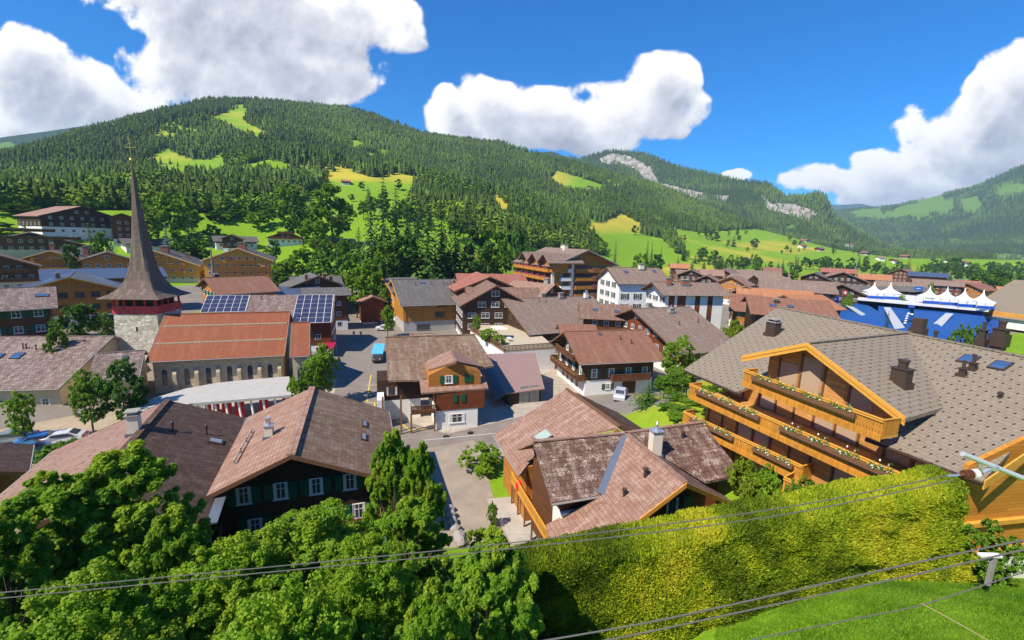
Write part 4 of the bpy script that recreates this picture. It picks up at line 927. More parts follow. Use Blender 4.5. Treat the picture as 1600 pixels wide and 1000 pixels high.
q=[Vector((fa.x,fa.y,-.5)),Vector((fb.x,fb.y,-.5)),Vector((fb.x,fb.y,fb.z-.2)),Vector((fa.x,fa.y,fa.z-.2))]; m.prism(q,bk2*9); sg.part('wall',m,WD['dark'])
GD=wood('grey_planks',(.42,.40,.36),plank=.22,vert=True)
for t0,t1 in((.33,.62),(.64,.93)):
    m=MB(); a=fa.lerp(fb,t0);b=fa.lerp(fb,t1); m.prism([Vector((a.x,a.y,0)),Vector((b.x,b.y,0)),Vector((b.x,b.y,2.9)),Vector((a.x,a.y,2.9))],-bk2*-.08) ; m.v=[tuple(Vector(v)-bk2*.09) for v in m.v]; sg.part('door',m,GD)

# ---- chalet C: rust roof, balconies, white base
zc=10.
C0=at(881,518,zc); C1=at(1006,515,zc); hwc=hwhit(C0,C1,910,569,.5)
rc,ic=house('chalet with plain rust roof, flowered wooden balconies, olive shutters and white ground floor',C0,R2=C1,hw=(hwc,hwc),pitch=.5,zb=0,og=1.6,oe=1.1,ph=2.9,roof='rust',wall='brown',style='wO',st=2.8,wz=3.35,ww=(1.1,1.5),wsp=3.2,
  balc=[('f',2.95,-hwc+1,hwc-1,'r',1.5),('f',5.8,-hwc*.55,hwc*.55,None,1.4),('r',2.95,6.2,13.5,None,1.0)],sky=[(.42,-.9,.55,.7)],vents=[(.62,-2.5),(.72,-3.6)],sides='fr')
g=MB(); g.box(-1.25,1.25,-.1,.05,0,2.2); g.build('garage_door',WD['brown'],rc,loc=(ic['L']*.62,ic['yr']+.04,.1)); 
put_window(rc,(ic['L']*.37,ic['yr']+.05,1.6),0,1.,1.,'wO')
for y in(-3.2,-1,1.2,3.4): put_window(rc,(ic['x0']+.05,y,1.5),-math.pi/2,.9,1.2,'b')

# ---- foreground cluster D
dc=Bld('chalet','near speckled brown chalet with steep front gable, blue-grey valley flashing and cream chimney','house',(at(980,800,3)))
zD=10.
K=at(978,677,zD); J=at(1072,755,zD); D2a=at(833,690,zD); D2b=at(1098,660,zD)
# ridge along view (J near, K far)
pL=plane2(J,K,.62,1); pR=plane2(J,K,.62,-1)
if hit(940,772,pL).x>hit(1150,790,pL).x: pL,pR=pR,pL
def side_is_left(pl): return pl[2].x<0
if not side_is_left(pL): pL,pR=pR,pL
pF=plane2(D2a,D2b,.62,-1); 
if pF[2].y>0: pF=plane2(D2a,D2b,.62,1)
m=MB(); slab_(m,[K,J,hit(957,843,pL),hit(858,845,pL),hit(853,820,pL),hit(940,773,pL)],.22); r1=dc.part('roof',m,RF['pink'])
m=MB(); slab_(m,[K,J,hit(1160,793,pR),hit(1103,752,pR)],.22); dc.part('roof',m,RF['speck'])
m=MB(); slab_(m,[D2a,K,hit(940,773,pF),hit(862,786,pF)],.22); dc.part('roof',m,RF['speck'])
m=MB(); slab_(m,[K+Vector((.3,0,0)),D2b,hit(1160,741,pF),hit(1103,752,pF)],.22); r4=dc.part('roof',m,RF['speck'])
# back slopes
hb=-pF[2]; m=MB(); slab_(m,[D2a,D2b,D2b+hb*4-Vector((0,0,2.5)),D2a+hb*4-Vector((0,0,2.5))],.2); dc.part('roof',m,RF['pink'])
m=MB(); a_,b_=K+Vector((0,0,.05)),hit(940,773,pL)+Vector((0,0,.06)); m.bar(a_,b_,.75,.06); a_,b_=K+Vector((.2,0,.04)),hit(1103,752,pR)+Vector((0,0,.05)); m.bar(a_,b_,.5,.06); dc.part('valley_flashing',m,ZINC)
m=MB(); 
for a_,b_ in((J,K),(D2a,K),(K,D2b)): m.bar(a_+Vector((0,0,.06)),b_+Vector((0,0,.06)),.34,.12)
dc.part('ridge_cap',m,RF['pink'])
el=hit(957,843,pL); er=hit(1160,793,pR); fwd=(J-K).normalized(); fwd.z=0
m=MB()
for b_ in(el,er): m.prism([J+fwd*.02+Vector((0,0,.05)),b_+fwd*.02+Vector((0,0,.05)),b_+fwd*.02-Vector((0,0,.3)),J+fwd*.02-Vector((0,0,.3))],fwd*.07)
dc.part('bargeboard',m,TR['gold'])
def under(px,py,pl,off=.25): p=hit(px,py,pl); p.z-=off; return p
# walls
rt=Vector((-fwd.y,fwd.x,0)); rt=rt if rt.x>0 else -rt
G=J-fwd*1.1; wl_=3.7
m=MB(); q=[G-rt*wl_,G+rt*wl_,G]; z1=J.z-.25-wl_*.62; 
m.prism([Vector((q[0].x,q[0].y,1)),Vector((q[1].x,q[1].y,1)),Vector((q[1].x,q[1].y,z1)),Vector((G.x,G.y,J.z-.26)),Vector((q[0].x,q[0].y,z1))],-fwd*8.5); dc.part('wall',m,WD['red'])
rzD=math.atan2(rt.y,rt.x)
o=put_window(dc.root,G+fwd*.02-dc.o+rt*(-.1)+Vector((0,0,-2.3)),rzD,1.1,1.3,'b'); inst('shutter',sh,dc.root,G+fwd*.05-dc.o+rt*1.05+Vector((0,0,-2.3)),(0,0,rzD),(1.1,1,1.1))
m=MB(); e1=hit(862,786,pF); e2_=hit(940,773,pF); w0=e1+Vector((.8,1.,0)); w1=hit(1150,741,pF)+Vector((-.9,1.1,0)); z1=min(e1.z,e2_.z)+.3
ddD=(w1-w0); ddD.z=0; ddD.normalize(); bkD=Vector((-ddD.y,ddD.x,0)); m.prism([Vector((w0.x,w0.y,1)),Vector((w1.x,w1.y,1)),Vector((w1.x,w1.y,z1)),Vector((w0.x,w0.y,z1))],bkD*5.5); dc.part('wall',m,WD['brown'])
m=MB(); m.prism([Vector((w0.x+.05,w0.y-.3,.5)),Vector((w0.x+5,w0.y+.9,.5)),Vector((w0.x+5,w0.y+.9,z1-1.6)),Vector((w0.x+.05,w0.y-.3,z1-1.6))],bkD*1.5); dc.part('plinth',m,WD['white'])
m=MB(); a_=e1;b_=e2_; m.cyl(a_-Vector((0,.1,.1)),b_-Vector((0,.1,.1)),.09,n=6); dc.part('gutter',m,TR['grey'])
cpos=hit(1022,714,pF); chimney(r4,cpos+Vector((0,0,.2)),.85,.75,2.1,'cream','cone',rz=.2); 
vent(r4,hit(1066,685,pF),.5,.12); vent(r1,hit(1008,745,pL),.55,.13); vent(r1,hit(975,775,pL),.45,.1)
# pyramid-ended back roof
db=Bld('chalet','pinkish weathered roofed house with open skylight behind the near speckled chalet','house',(at(870,690,0)))
zE=9.6; a0=at(885,608,zE); a1=at(968,667,zE); pl=plane2(a1,a0,.5,1); pr=plane2(a1,a0,.5,-1)
if pl[2].x>0: pl,pr=pr,pl
m=MB(); c0=hit(771,679,pl); c1=hit(812,742,pl); slab_(m,[a0,c0,c1,hit(835,712,pl),hit(832,694,pl),a1],.22); rr_=db.part('roof',m,RF['pink'])
m=MB(); h_=pr[2]; far_=a0+h_*7-Vector((0,0,3.5)); slab_(m,[a0,a1,a1+h_*7-Vector((0,0,3.5)),far_],.22); db.part('roof',m,RF['dark'])
m=MB(); m.bar(a0+Vector((0,0,.06)),a1+Vector((0,0,.06)),.34,.12)
for i in range(6): p=a0.lerp(a1,(i+.5)/6)+Vector((0,0,.09)); m.bar(p,p+h_*3-Vector((0,0,1.5)),.05,.1)
db.part('ridge_cap',m,TR['brown'])
m=MB(); dirE=(a1-a0).normalized(); w0=c0+dirE*1.0-pl[2]*.9; w1=c1-dirE*.6-pl[2]*.9; top=c0.z+.2
m.prism([Vector((w0.x,w0.y,-.5)),Vector((w1.x,w1.y,-.5)),Vector((w1.x,w1.y,top)),Vector((w0.x,w0.y,top))],-pl[2]*9.); 
if True:
    db.part('wall',m,WD['orange'])
m=MB(); m.cyl(c0+Vector((-.07,0,-.1)),c1+Vector((-.07,0,-.1)),.08,n=6); db.part('gutter',m,TR['grey'])
sp_=hit(848,690,pl); m=MB(); m.box(-.75,.75,-.55,.55,.0,.1,0); m.box(-.65,.65,-.45,.45,.101,.12,1); o=m.build('skylight',[TR['grey'],plain('pale_green_glass',(.35,.45,.4),.1,0,.1,.6)],rr_,loc=sp_+Vector((0,0,.55)),rot=(.25,-.35,.55))
# entrance canopy roof, long balcony walkway and stair at left of cluster
m=MB(); slab_(m,[at(802,722,5.2),at(832,700,6.),at(838,722,5.6),at(810,737,4.9)],.15)
dd_=Bld('walkway','long amber wooden walkway with board railings and red barrel-side stair at the near chalet','walkway',(at(830,800,0)))
dd_.part('porch_roof',m,RF['pink'])
A=at(800,745,3.3); B_=at(862,836,4.6)
m=MB(); dv=(B_-A); L_=math.hypot(dv.x,dv.y); 
def railing(mb,a,b,h=1.0):
    a=Vector(a);b=Vector(b); n=int((b-a).length/.2); 
    mb.bar(a+Vector((0,0,h)),b+Vector((0,0,h)),.14,.07,1); 
    for i in range(n):
        p=a.lerp(b,(i+.06)/n); q=a.lerp(b,(i+.94)/n); mb.add([p+Vector((0,0,.1)),q+Vector((0,0,.1)),q+Vector((0,0,h)),p+Vector((0,0,h))],[(0,1,2,3)],0); 
    mb.bar(a+Vector((0,0,.05)),b+Vector((0,0,.05)),.07,.14,1)
w_=Vector((1.5,.45,0)); z0=2.2
A=at(799,752,2.4); B_=at(856,850,2.4); m.v=[];m.f=[];m.m=[]; m.prism([A,B_,B_+w_,A+w_][::1],(0,0,-.2),0); dd_.part('deck',m,WD['orange'])
m=MB(); railing(m,A,B_); railing(m,B_,B_+w_); dd_.part('railing',m,[GOV,TR['gold']]); m=MB(); railing(m,A+w_,B_+w_+Vector((0,0,0))); dd_.part('railing',m,[GOV,TR['gold']])
m=MB(); 
for i in range(6): 
    p=A.lerp(B_,i/5)+Vector((.1,0,0)); m.box(p.x-.08,p.x+.08,p.y-.08,p.y+.08,0,2.2)
dd_.part('post',m,TR['brown'])
br=at(812,752,3.4); m=MB(); m.lathe((0,0,0),[(.3,0),(.36,.3),(.36,.7),(.3,.95),(0,.95)],14); o=m.build('barrel',REDA,None,loc=(br.x,br.y,2.42)); tag(o,'red barrel standing at the head of the wooden walkway','barrel')
# ---- big chalet hotel E on the right
he=Bld('chalet_hotel','large ochre chalet hotel with dotted grey-brown roof and long flowered balconies','hotel',(30,38,5))
zE=18.6; M0=at(1215,480,zE); M1=at(1700,578,zE); d_=(M1-M0).normalized()
pm=plane2(M0,M1,.40,1)
if pm[2].x>0: pm=plane2(M0,M1,.40,-1)
def HP(x,y): return hit(x,y,pm)
m=MB(); e0=HP(1068,577); e1=HP(1535,752); v1=HP(1600,697)
nl=HP(1152,612); tt=(nl-e0).length/(e1-e0).length; X_,Y_,Z_=ray(1352,682); 
best=min((abs(math.atan2((e0.lerp(e1,k/200)).x,(e0.lerp(e1,k/200)).y)-math.atan2(X_,Y_)),k/200) for k in range(201))[1]; nr=e0.lerp(e1,best); ups=-pm[2]*3.6+Vector((0,0,3.6*.40))
slab_(m,[M0,e0,nl,nl+ups,nr+ups,nr,e1,M1],.28)
pbk=-pm[2]; slab_(m,[M0,M1,M1+pbk*13-Vector((0,0,13*.42)),M0+pbk*13-Vector((0,0,13*.42))],.28)
RH=RF['hotel']; re_=he.part('roof',m,RH); print('E',e0,e1,v1,M0,M1)
P0=at(1262,537,zE); P1=at(1434,519,zE); cd=(P0-P1); cd.z=0; cd.normalize()
pcr=plane2(P0,P1,.44,-1); pcl=plane2(P0,P1,.44,1)
if hit(1415,652,pcr).y>P0.y: pcr,pcl=pcl,pcr
c1=hit(1416,654,pcr); c2=hit(1489,632,pcr); l1=hit(1141,559,pcl)
print('cross',P0,P1,c1,c2,l1)
m=MB(); slab_(m,[P0+Vector((0,0,.03)),c1,c2,P1+Vector((0,0,.03))],.28); 
# left slope : symmetric width
wr=(c1-P0); wr.z=0; hL=(l1-P0); hL.z=0; n_=pcl[2]; wL=hL.dot(n_); print('wL',wL,wr.dot(pcr[2]))
wL=min(max(wL,5),10); lp=P0+n_*wL-Vector((0,0,wL*.44)); slab_(m,[P0+Vector((0,0,.03)),lp,lp-cd*3.0,P1+Vector((0,0,.03))],.28)
m.bar(P0+Vector((0,0,.08)),P1+Vector((0,0,.08)),.36,.1); rc2=he.part('roof',m,RH)
m=MB(); m.bar(P1+Vector((0,0,.05)),c2+Vector((0,0,.07)),.8,.05); he.part('valley_flashing',m,plain('valley_brown_metal',(.14,.10,.10),.35,.3))
m=MB(); m.bar(M0+Vector((0,0,.05)),M1+Vector((0,0,.05)),.36,.1); he.part('ridge_cap',m,RH)
AMB=plain('amber_paint',(.68,.34,.055),.5)
for a,b in((P0,c1),(P0,lp)):
    m=MB(); o_=cd*.05; m.prism([a+o_+Vector((0,0,.1)),b+o_+Vector((0,0,.1)),b+o_-Vector((0,0,.2)),a+o_-Vector((0,0,.2))],cd*.1); m.prism([a+o_-Vector((0,0,.202)),b+o_-Vector((0,0,.202)),b+o_-Vector((0,0,.5)),a+o_-Vector((0,0,.5))],cd*.05); he.part('bargeboard',m,AMB)
m=MB(); m.cyl(e0+Vector((-.05,-.1,-.12)),HP(1152,613)+Vector((-.05,-.1,-.12)),.1,n=8); he.part('gutter',m,TR['dark'])
g2=nr; m=MB(); m.cyl(g2+Vector((-.05,-.1,-.12)),e1+Vector((-.05,-.1,-.12)),.1,n=8); he.part('gutter',m,TR['dark'])
# facade: a plane under the balconies
bd=(at(1420,745,12.5)-at(1080,598,12.5)); bd.z=0; bd.normalize(); bn=Vector((bd.y,-bd.x,0)); bn=bn if bn.x<0 else -bn
B0=at(1080,598,12.5)
def FP(px,out=0.):
    """point on the facade line seen at column px (height of middle balcony)"""
    X,Y,Z=ray(px,660); O=B0-bn*1.5+bn*out; # intersect in plan
    t=(O.x*bd.y-O.y*bd.x)/(X*bd.y-Y*bd.x); return Vector((X*t,Y*t,0))
f0=FP(1100); f1=None
for k_ in range(1300,1800): 
    f1=FP(k_)
    if (f1-Vector((e1.x,e1.y,0))).dot(d_)>-.9: break
if True: pass; Lf=(f1-f0).length; rzE=math.atan2(bd.y,bd.x)
print('facade',f0,f1,Lf,bn)
FW=wood('facade_timber',(.58,.29,.085),plank=.24,weather=.2)  # orange-brown timber of the hotel facade
m=MB(); s_in=(f0-e0).dot(-pm[2]); zt_=e0.z+s_in*.40-.36; print('s_in',s_in,zt_)
q=[f0+Vector((0,0,3)),f1+Vector((0,0,3)),f1+Vector((0,0,11.45)),f0+Vector((0,0,11.45))]; m.prism(q,-bn*9); he.part('wall',m,FW)
gcp=P0-cd*1.6; offg=(gcp-f0).dot(bn); zt_=e0.z+(s_in-offg)*.40-.40; F0_=f0+bn*offg; F1_=f1+bn*offg
m=MB(); q=[F0_+Vector((0,0,11.46)),F1_+Vector((0,0,11.46)),F1_+Vector((0,0,zt_)),F0_+Vector((0,0,zt_))]; m.prism(q,-bn*6); he.part('wall',m,FW)
gc=P0-cd*1.6; 
def ong(t): return gc+bd*t
tl=-(wL-1.2); tr_=(wr.dot(pcr[2])-1.2)
m=MB(); m.prism([ong(tl)*1+bn*.006+Vector((0,0,11.6-zE)),ong(tr_)+bn*.006+Vector((0,0,11.6-zE)),ong(tr_)+bn*.006+Vector((0,0,-.32-tr_*.44)),gc+bn*.006+Vector((0,0,-.32)),ong(tl)+bn*.006+Vector((0,0,-.32+tl*.44))],-bn*6); he.part('wall',m,FW)
# wall bays: posts, beige blinds and dark openings on each floor
BL=plaster('blind_beige',(.42,.30,.20),.08); DK=plain('dark_opening',(.03,.022,.016),.5)
def bays(z0,z1,t0,t1,step,off,seed):
    r=random.Random(seed); n=int((t1-t0)/step)
    for i in range(n):
        t=t0+step*i; a=f0+bd*(t+.18)+bn*(off); b=f0+bd*(t+step-.18)+bn*off
        k=r.random(); mm_=BL if k<.42 else (DK if k<.52 else None)
        if mm_: m=MB(); m.prism([a+Vector((0,0,z0+.05)),b+Vector((0,0,z0+.05)),b+Vector((0,0,z1)),a+Vector((0,0,z1))],bn*.05); he.part('window' if mm_ is DK else 'blind',m,mm_)
        m=MB(); p=f0+bd*t+bn*off; m.prism([p-bd*.07+Vector((0,0,z0)),p+bd*.07+Vector((0,0,z0)),p+bd*.07+Vector((0,0,z1+.25)),p-bd*.07+Vector((0,0,z1+.25))],bn*.12); he.part('post',m,TR['brown'])
bays(6.0,8.2,.5,Lf-1,1.75,.004,1); bays(8.75,11.0,.5,Lf-1,1.75,.004,2); bays(11.55,min(13.9,zt_-.3),.5,Lf-1,1.75,offg+.01,3)
tg=(gc-f0).dot(bd); offg=(gc-f0).dot(bn)
for k,t in enumerate([-5.2,-3.2,-1.2,.8,2.8,4.8,6.8]):
    top=zE-.9-abs(t+1)*.44; 
    if top>15 and t<tr_-1.5 and t>tl+.3:
        a=gc+bd*(t+.1)+bn*.01; b=gc+bd*(t+1.7)+bn*.01; a.z=b.z=14.3; tp=min(top,zE-.9-abs(t+1.7)*.44, zE-.9-abs(t)*.44,17.2)
        m=MB(); m.prism([a,b,Vector((b.x,b.y,tp)),Vector((a.x,a.y,tp))],bn*.05); he.part('blind',m,BL if k%3 else FW)
        m=MB(); a=gc+bd*(t-.08)+bn*.01;b=gc+bd*(t+.08)+bn*.01; a.z=b.z=14; m.prism([a,b,Vector((b.x,b.y,tp+.2)),Vector((a.x,a.y,tp+.2))],bn*.12); he.part('post',m,TR['brown'])
def hbalc(pa,pb,z,floor,fl=(),depth=1.5,hh=1.15):
    """balcony whose top rail runs between two pixels at height z"""
    A=at(*pa,z); B=at(*pb,z); c=(A+B)/2; L=(B-A).length; d=(B-A).normalized(); rz=math.atan2(d.y,d.x); n=Vector((d.y,-d.x,0)); 
    pos=c-n*depth; pos.z=z-hh
    o=inst('balcony',balcony_mesh(L,depth,hh,[AMV,AMB],slats=True,fancy=True),he.root,pos-he.o,(0,0,rz))
    for a_,b_ in fl:
        Lb=L*(b_-a_); xc=-L/2+L*(a_+b_)/2
        fb=MB(); fb.box(xc-Lb/2,xc+Lb/2,-depth-.38,-depth-.13,.62,.9); f=fb.build('flower_box',TR['brown'],o)
        n_=max(1,round(Lb/2.2))
        for i in range(n_): flowers(f,Lb/n_*.72,(xc-Lb/2+Lb*(i+.5)/n_,-depth-.2,.92),0,'w',110,.42,.075)
    # trailing dark ornament under the rail
    return o
hbalc((1163,577),(1382,656),15.4,0,[(.1,.86)])
hbalc((1078,599),(1425,747),12.6,0,[(.06,.44),(.54,.97)])
hbalc((1068,642),(1255,728),9.8,0,[(.09,.5),(.66,.95)]); hbalc((1225,745),(1420,830),9.6,0,[(.1,.9)])
# chimneys, skylights, vents
def onroof(px,py): return HP(px,py)
for (px,py,w,h,pl_,cp) in [(1207,522,1.15,1.35,pm,'slab'),(1435,514,.85,1.0,pm,None),(1406,600,1.,1.15,pcr,'pipe')]:
    p=hit(px,py,pl_); chimney(re_,p-he.o+he.o,w,w*.8,h,'metal',cp,rz=rzE)
for px,py,w,h in [(1534,531,.4,.8),(1563,524,.75,.5)]:
    p=HP(px,py); chimney(re_,p,w,w,h,'metal','pipe',rz=rzE)
for (px,py,w) in [(1503,586,.35),(1519,577,.35)]:
    p=HP(px,py); chimney(re_,p,w,w,.45,'metal','pipe',rz=rzE)
vent(re_,HP(1462,524),.25,.12); vent(re_,HP(1562,622),.25,.1)
def skyon(px,py,pl,w,h,par):
    p=hit(px,py,pl); n=pl[1]; x=bd.copy(); x=(x-n*x.dot(n)).normalized(); y=n.cross(x); Mx=Matrix((x,y,n)).transposed().to_4x4()
    s=MB(); s.box(-w/2,w/2,-h/2,h/2,-.05,.12,0); s.box(-w/2+.1,w/2-.1,-h/2+.1,h/2-.1,.121,.135,1); o=s.build('skylight',[DZINC,SKYG],par,loc=p,rot=Mx.to_euler()); return o
skyon(1513,562,pm,1.0,1.25,re_); skyon(1563,572,pm,1.0,1.25,re_)
# right end: wall beneath the verge, balcony ledges
w0=e1-d_*.9; w0=Vector((f1.x,f1.y,0))+d_*.05; ev=-pm[2]; m=MB(); q=[Vector((w0.x,w0.y,7.6)),Vector((w0.x,w0.y,7.6))+ev*13,Vector((w0.x,w0.y,e1.z+.5+13*.38))+ev*13,Vector((w0.x,w0.y,e1.z+.5))]
m.prism(q,-d_*.25); he.part('wall',m,WD['amber'])
m=MB(); q=[w0+Vector((0,0,2))+d_*-.03,w0+Vector((0,0,2))+ev*13+d_*-.03,w0+Vector((0,0,7.59))+ev*13+d_*-.03,w0+Vector((0,0,7.59))+d_*-.03]; m.prism(q,-d_*.25); he.part('plinth',m,WD['white'])
for z_ in (10.1,8.2):
    m=MB(); p=Vector((w0.x,w0.y,z_))+d_*.01; m.prism([p,p+ev*13,p+ev*13+Vector((0,0,.28)),p+Vector((0,0,.28))],d_*.25); he.part('wall_ledge',m,AMB)
a=e1; b=HP(1700,640); m=MB(); ed=(b-a).normalized(); m.prism([a+d_*.06+Vector((0,0,.1)),b+d_*.06+Vector((0,0,.1)),b+d_*.06-Vector((0,0,.45)),a+d_*.06-Vector((0,0,.45))],d_*.08); he.part('bargeboard',m,AMB)
# terrace furniture on the lower balcony
# roof at right edge
house('grey-brown dotted chalet roof with yellow eaves cut off by the right edge above the hotel',at(1562,437,16),R2=at(1760,455,16),hw=(8,12.5),pitch=.5,zb=2,og=.6,roof='hotel',wall='gold',trim='gold',name='chalet',ph=3,chim=[],og_=0) if False else None
A=at(1585,437,15.); B_=at(1790,451,15.); hw_=hwhit(A,B_,1532,492,.42)
house('grey-brown dotted chalet roof with yellow eaves cut off by the right edge above the hotel',A,R2=B_,hw=(8,hw_),pitch=.42,zb=0,og=.8,roof='hotel',wall='gold',trim='gold',name='chalet',ph=3)

# ---- grey roofed golden timber house at the square
A=at(611,437,13.5); B_=at(720,436,13.5); hw_=hwhit(A,B_,628,478,.40); print('gold',A,B_,hw_)
rg,ig=house('golden timber house with plain slate-grey roof and white ground floor on the square',A,R2=B_,hw=(8,hw_),pitch=.40,zb=0,og=1.,oe=1.2,ph=3.3,roof='slate',wall='honey',trim='gold',plinth='grey',wins=False,lod=0,name='house',
   sky=[(.42,-2.2,1.6,1.)],vents=[(.3,-3.2),(.52,-3.),(.7,-3.4),(.75,-3.3),(.8,-3.4)],chim=[(.85,-3.,.8,.9,'brick','slab')],beams=False)
for t,w,h,z in((.52,2.6,1.5,5.0),(.85,1.5,.7,5.6),(.30,3.6,1.4,1.7),(.80,3.2,1.4,1.7),(.55,2.6,.4,7.3)):
    put_window(rg,(ig['L']*t,ig['yr']-(.0 if z>3.3 else -.06),z),0,w,h,'b',0,False)
for t in (.03,.28,.62,.96):
    m=MB(); m.box(-.12,.12,-.15,0,0,4.6); m.build('post',WD['honey'],rg,loc=(ig['x0']+(ig['x1']-ig['x0'])*t,ig['yr']-.001,3.3))
m=MB(); m.box(-1.7,1.7,-.06,0,-.7,.7); 
house('slate-grey roofed rear wing with golden timber wall left of the square house',at(598,434,13.3),R2=at(650,433,13.3),hw=(6,9.),pitch=.4,zb=0,roof='slate',wall='gold',trim='gold',name='house',lod=1,balc=[('r',5.2,1,5,None)])
# ---- solar roof building behind the church
A=at(395,461,12.2); B_=at(524,460,12.2); hw_=hwhit(A,B_,515,503,.42)
rs,is_=house('weathered brown roofed house with a square field of framed solar panels over the shopping street',A,R2=B_,hw=(6,hw_+.2),pitch=.42,zb=0,og=.5,roof='grey',wall='red',trim='brown',plinth='white',lod=1,name='house',wins=True,vents=[(.12,-2.)])
solar_array(is_['ro'],(is_['L']*.76,-hw_*.52,is_['zt'](hw_*.52)+.0),(math.atan(.42),0,0),5,6,(is_['L']*.42)/5-.05,(hw_*1.03)/6-.03)
A=at(326,462,12.2); B_=at(396,461,12.2); hw_=hwhit(A,B_,318,489,.42)
rs2,is2=house('weathered brown roof carrying a wide field of solar panels right of the spire',A,R2=B_,hw=(6,hw_+1),pitch=.42,zb=0,og=.5,roof='grey',wall='orange',trim='brown',lod=1,name='house')
solar_array(is2['ro'],(is2['L']*.45,-hw_*.5,is2['zt'](hw_*.5)),(math.atan(.42),0,0),6,4,(is2['L']*.9)/6-.05,(hw_*1.0)/4-.05)

# ---- apartment hotel F with stacked flower balconies
R1=aty(920,390,152); rf,if_=house('tall brown hotel block with magenta flowers on stacked balconies and white wall strips',R1,yaw=-24,L=31,hw=(14.2,13.4),pitch=.40,zb=0,og=1.6,oe=1.2,ph=.6,roof='greyb',wall='orange',trim='grey',plinth='white',lod=1,name='hotel_block',cat='hotel',wins=False,chim=[(.45,1,1.6,1.6,'cream','slab'),(.62,-1,1.2,1.2,'cream','slab')])
yl,yr,x0,x1=if_['yl'],if_['yr'],if_['x0'],if_['x1']
for y,w in((yl-.5,1.),(yl-8.,.9),(yr+.5,1.)):
    m=MB(); hgt=if_['zt'](y)-.5; m.box(x0-.35,x0-.001,y-w/2,y+w/2,-1,hgt); m.build('wall_strip',WD['white'],rf)
for k in range(6):
    z=1.6+k*2.85
    if z>16: break
    for (a,b,c_,fl) in ((yl-7.,yl-3.2,'w',None),(yr+1.2,yl-8.8,'o','m')):
        L_=b-a
        if L_<0: continue
        o=inst('balcony',balcony_mesh(L_,1.3,1.,[WD['white'] if c_=='w' else ORV,WHITE if c_=='w' else TR['gold']],slats=False),rf,(x0,(a+b)/2,z),(0,0,-math.pi/2))
        m=MB(); m.box(-L_/2+.2,L_/2-.2,-.03,.0,.1,2.2); m.build('window',GLASS,o)
        if fl: flowers(o,3.0,(0,-1.35,1.0),0,'m',16,.5,.2)
    n=7
    for i in range(6):
        a=x0+(x1-x0)*i/6+.12; b=x0+(x1-x0)*(i+1)/6-.12
        o=inst('balcony',balcony_mesh(b-a,1.4,1.,[ORV,TR['gold']],slats=False),rf,((a+b)/2,yl,z),(0,0,math.pi))
        m=MB(); m.box(-(b-a)/2+.4,(b-a)/2-.4,-.03,.0,.1,2.1); m.build('window',GLASS,o)
        flowers(o,(b-a)*.8,(0,-1.45,1.),0,'m',12,.5,.2)
for i,x in enumerate([3.2,11.2,19.2]):
    m=MB(); h0=if_['zt'](yl)+3.6; yo=yl+2.6; hwx=4.1
    m.v+=[(x-hwx,yo,h0-2.9),(x,yo,h0),(x+hwx,yo,h0-2.9),(x-hwx,2,h0-2.9),(x,2,h0),(x+hwx,2,h0-2.9)]; m.v+=[(a,b,c-.3) for a,b,c in m.v]
    m.f=[[0,1,4,3],[1,2,5,4],[6,9,10,7],[7,10,11,8],[0,6,7,1],[1,7,8,2],[0,3,9,6],[2,8,11,5]]; m.m=[0]*8; m.build('gable_roof',RF['greyb'],rf)
    m=MB(); m.prism([(x-3.3,yl+.6,h0-6),(x+3.3,yl+.6,h0-6),(x+3.3,yl+.6,h0-2.75),(x,yl+.6,h0-.4),(x-3.3,yl+.6,h0-2.75)][::-1],(0,-6,0)); m.build('gable_wall',WD['orange'],rf)
# ---- white apartment houses
A=aty(948,419,135); B_=aty(1030,417,135+4); A.z=B_.z=(A.z+B_.z)/2; hw_=hwhit(A,B_,962,440,.5)
house('white plastered house with green shutters and weathered grey-brown roof beside the tall hotel',A,R2=B_,hw=(hw_+1,hw_+1.),pitch=.5,zb=0,og=.8,oe=.8,ph=.5,roof='greyb',wall='white',trim='brown',plinth='white',style='wO',st=3.,lod=0,name='apartment_house',ww=(1.3,1.6),wsp=4.,wcurt=False,chim=[(.62,-1.,1.4,1.4,'cream','slab')],sky=[(.3,-2.5,1.2,1.2),(.85,-2,1.2,1.2)])
A=aty(1018,441,112); B_=aty(1122,441,115); A.z=B_.z=(A.z+B_.z)/2; hw_=hwhit(A,B_,1040,458,.42)
rw,iw=house('white apartment house with four dark red timber window strips under a wide brown roof',A,R2=B_,hw=(hw_+1,hw_+.8),pitch=.42,zb=0,og=1.5,oe=1.,ph=.5,roof='greyb',wall='white',trim='brown',plinth='white',style='wO',lod=0,name='apartment_house',sides='f',wsp=3.5,wcurt=False,balc=[('f',6.6,-5,6,None,1.4),('f',3.6,-5,6,None,1.4)],chim=[(.2,-1.5,1.1,1.5,'brick','slab'),(.45,-1.2,2.,.9,'brick','slab')])
for t,w in((.10,1.5),(.27,2.2),(.55,1.3),(.77,1.3)):
    m=MB(); x=iw['x0']+(iw['x1']-iw['x0'])*t; m.box(x-w/2,x+w/2,iw['yr']-.06,iw['yr']-.001,.4,iw['zt'](iw['yr'])-.5); st_=m.build('window_strip',WD['red'],rw)
    for k in range(3): w_=MB(); w_.box(x-w/2+.15,x+w/2-.15,iw['yr']-.08,iw['yr']-.061,1.6+k*2.9,3.0+k*2.9); w_.build('pane',GLASS,st_)
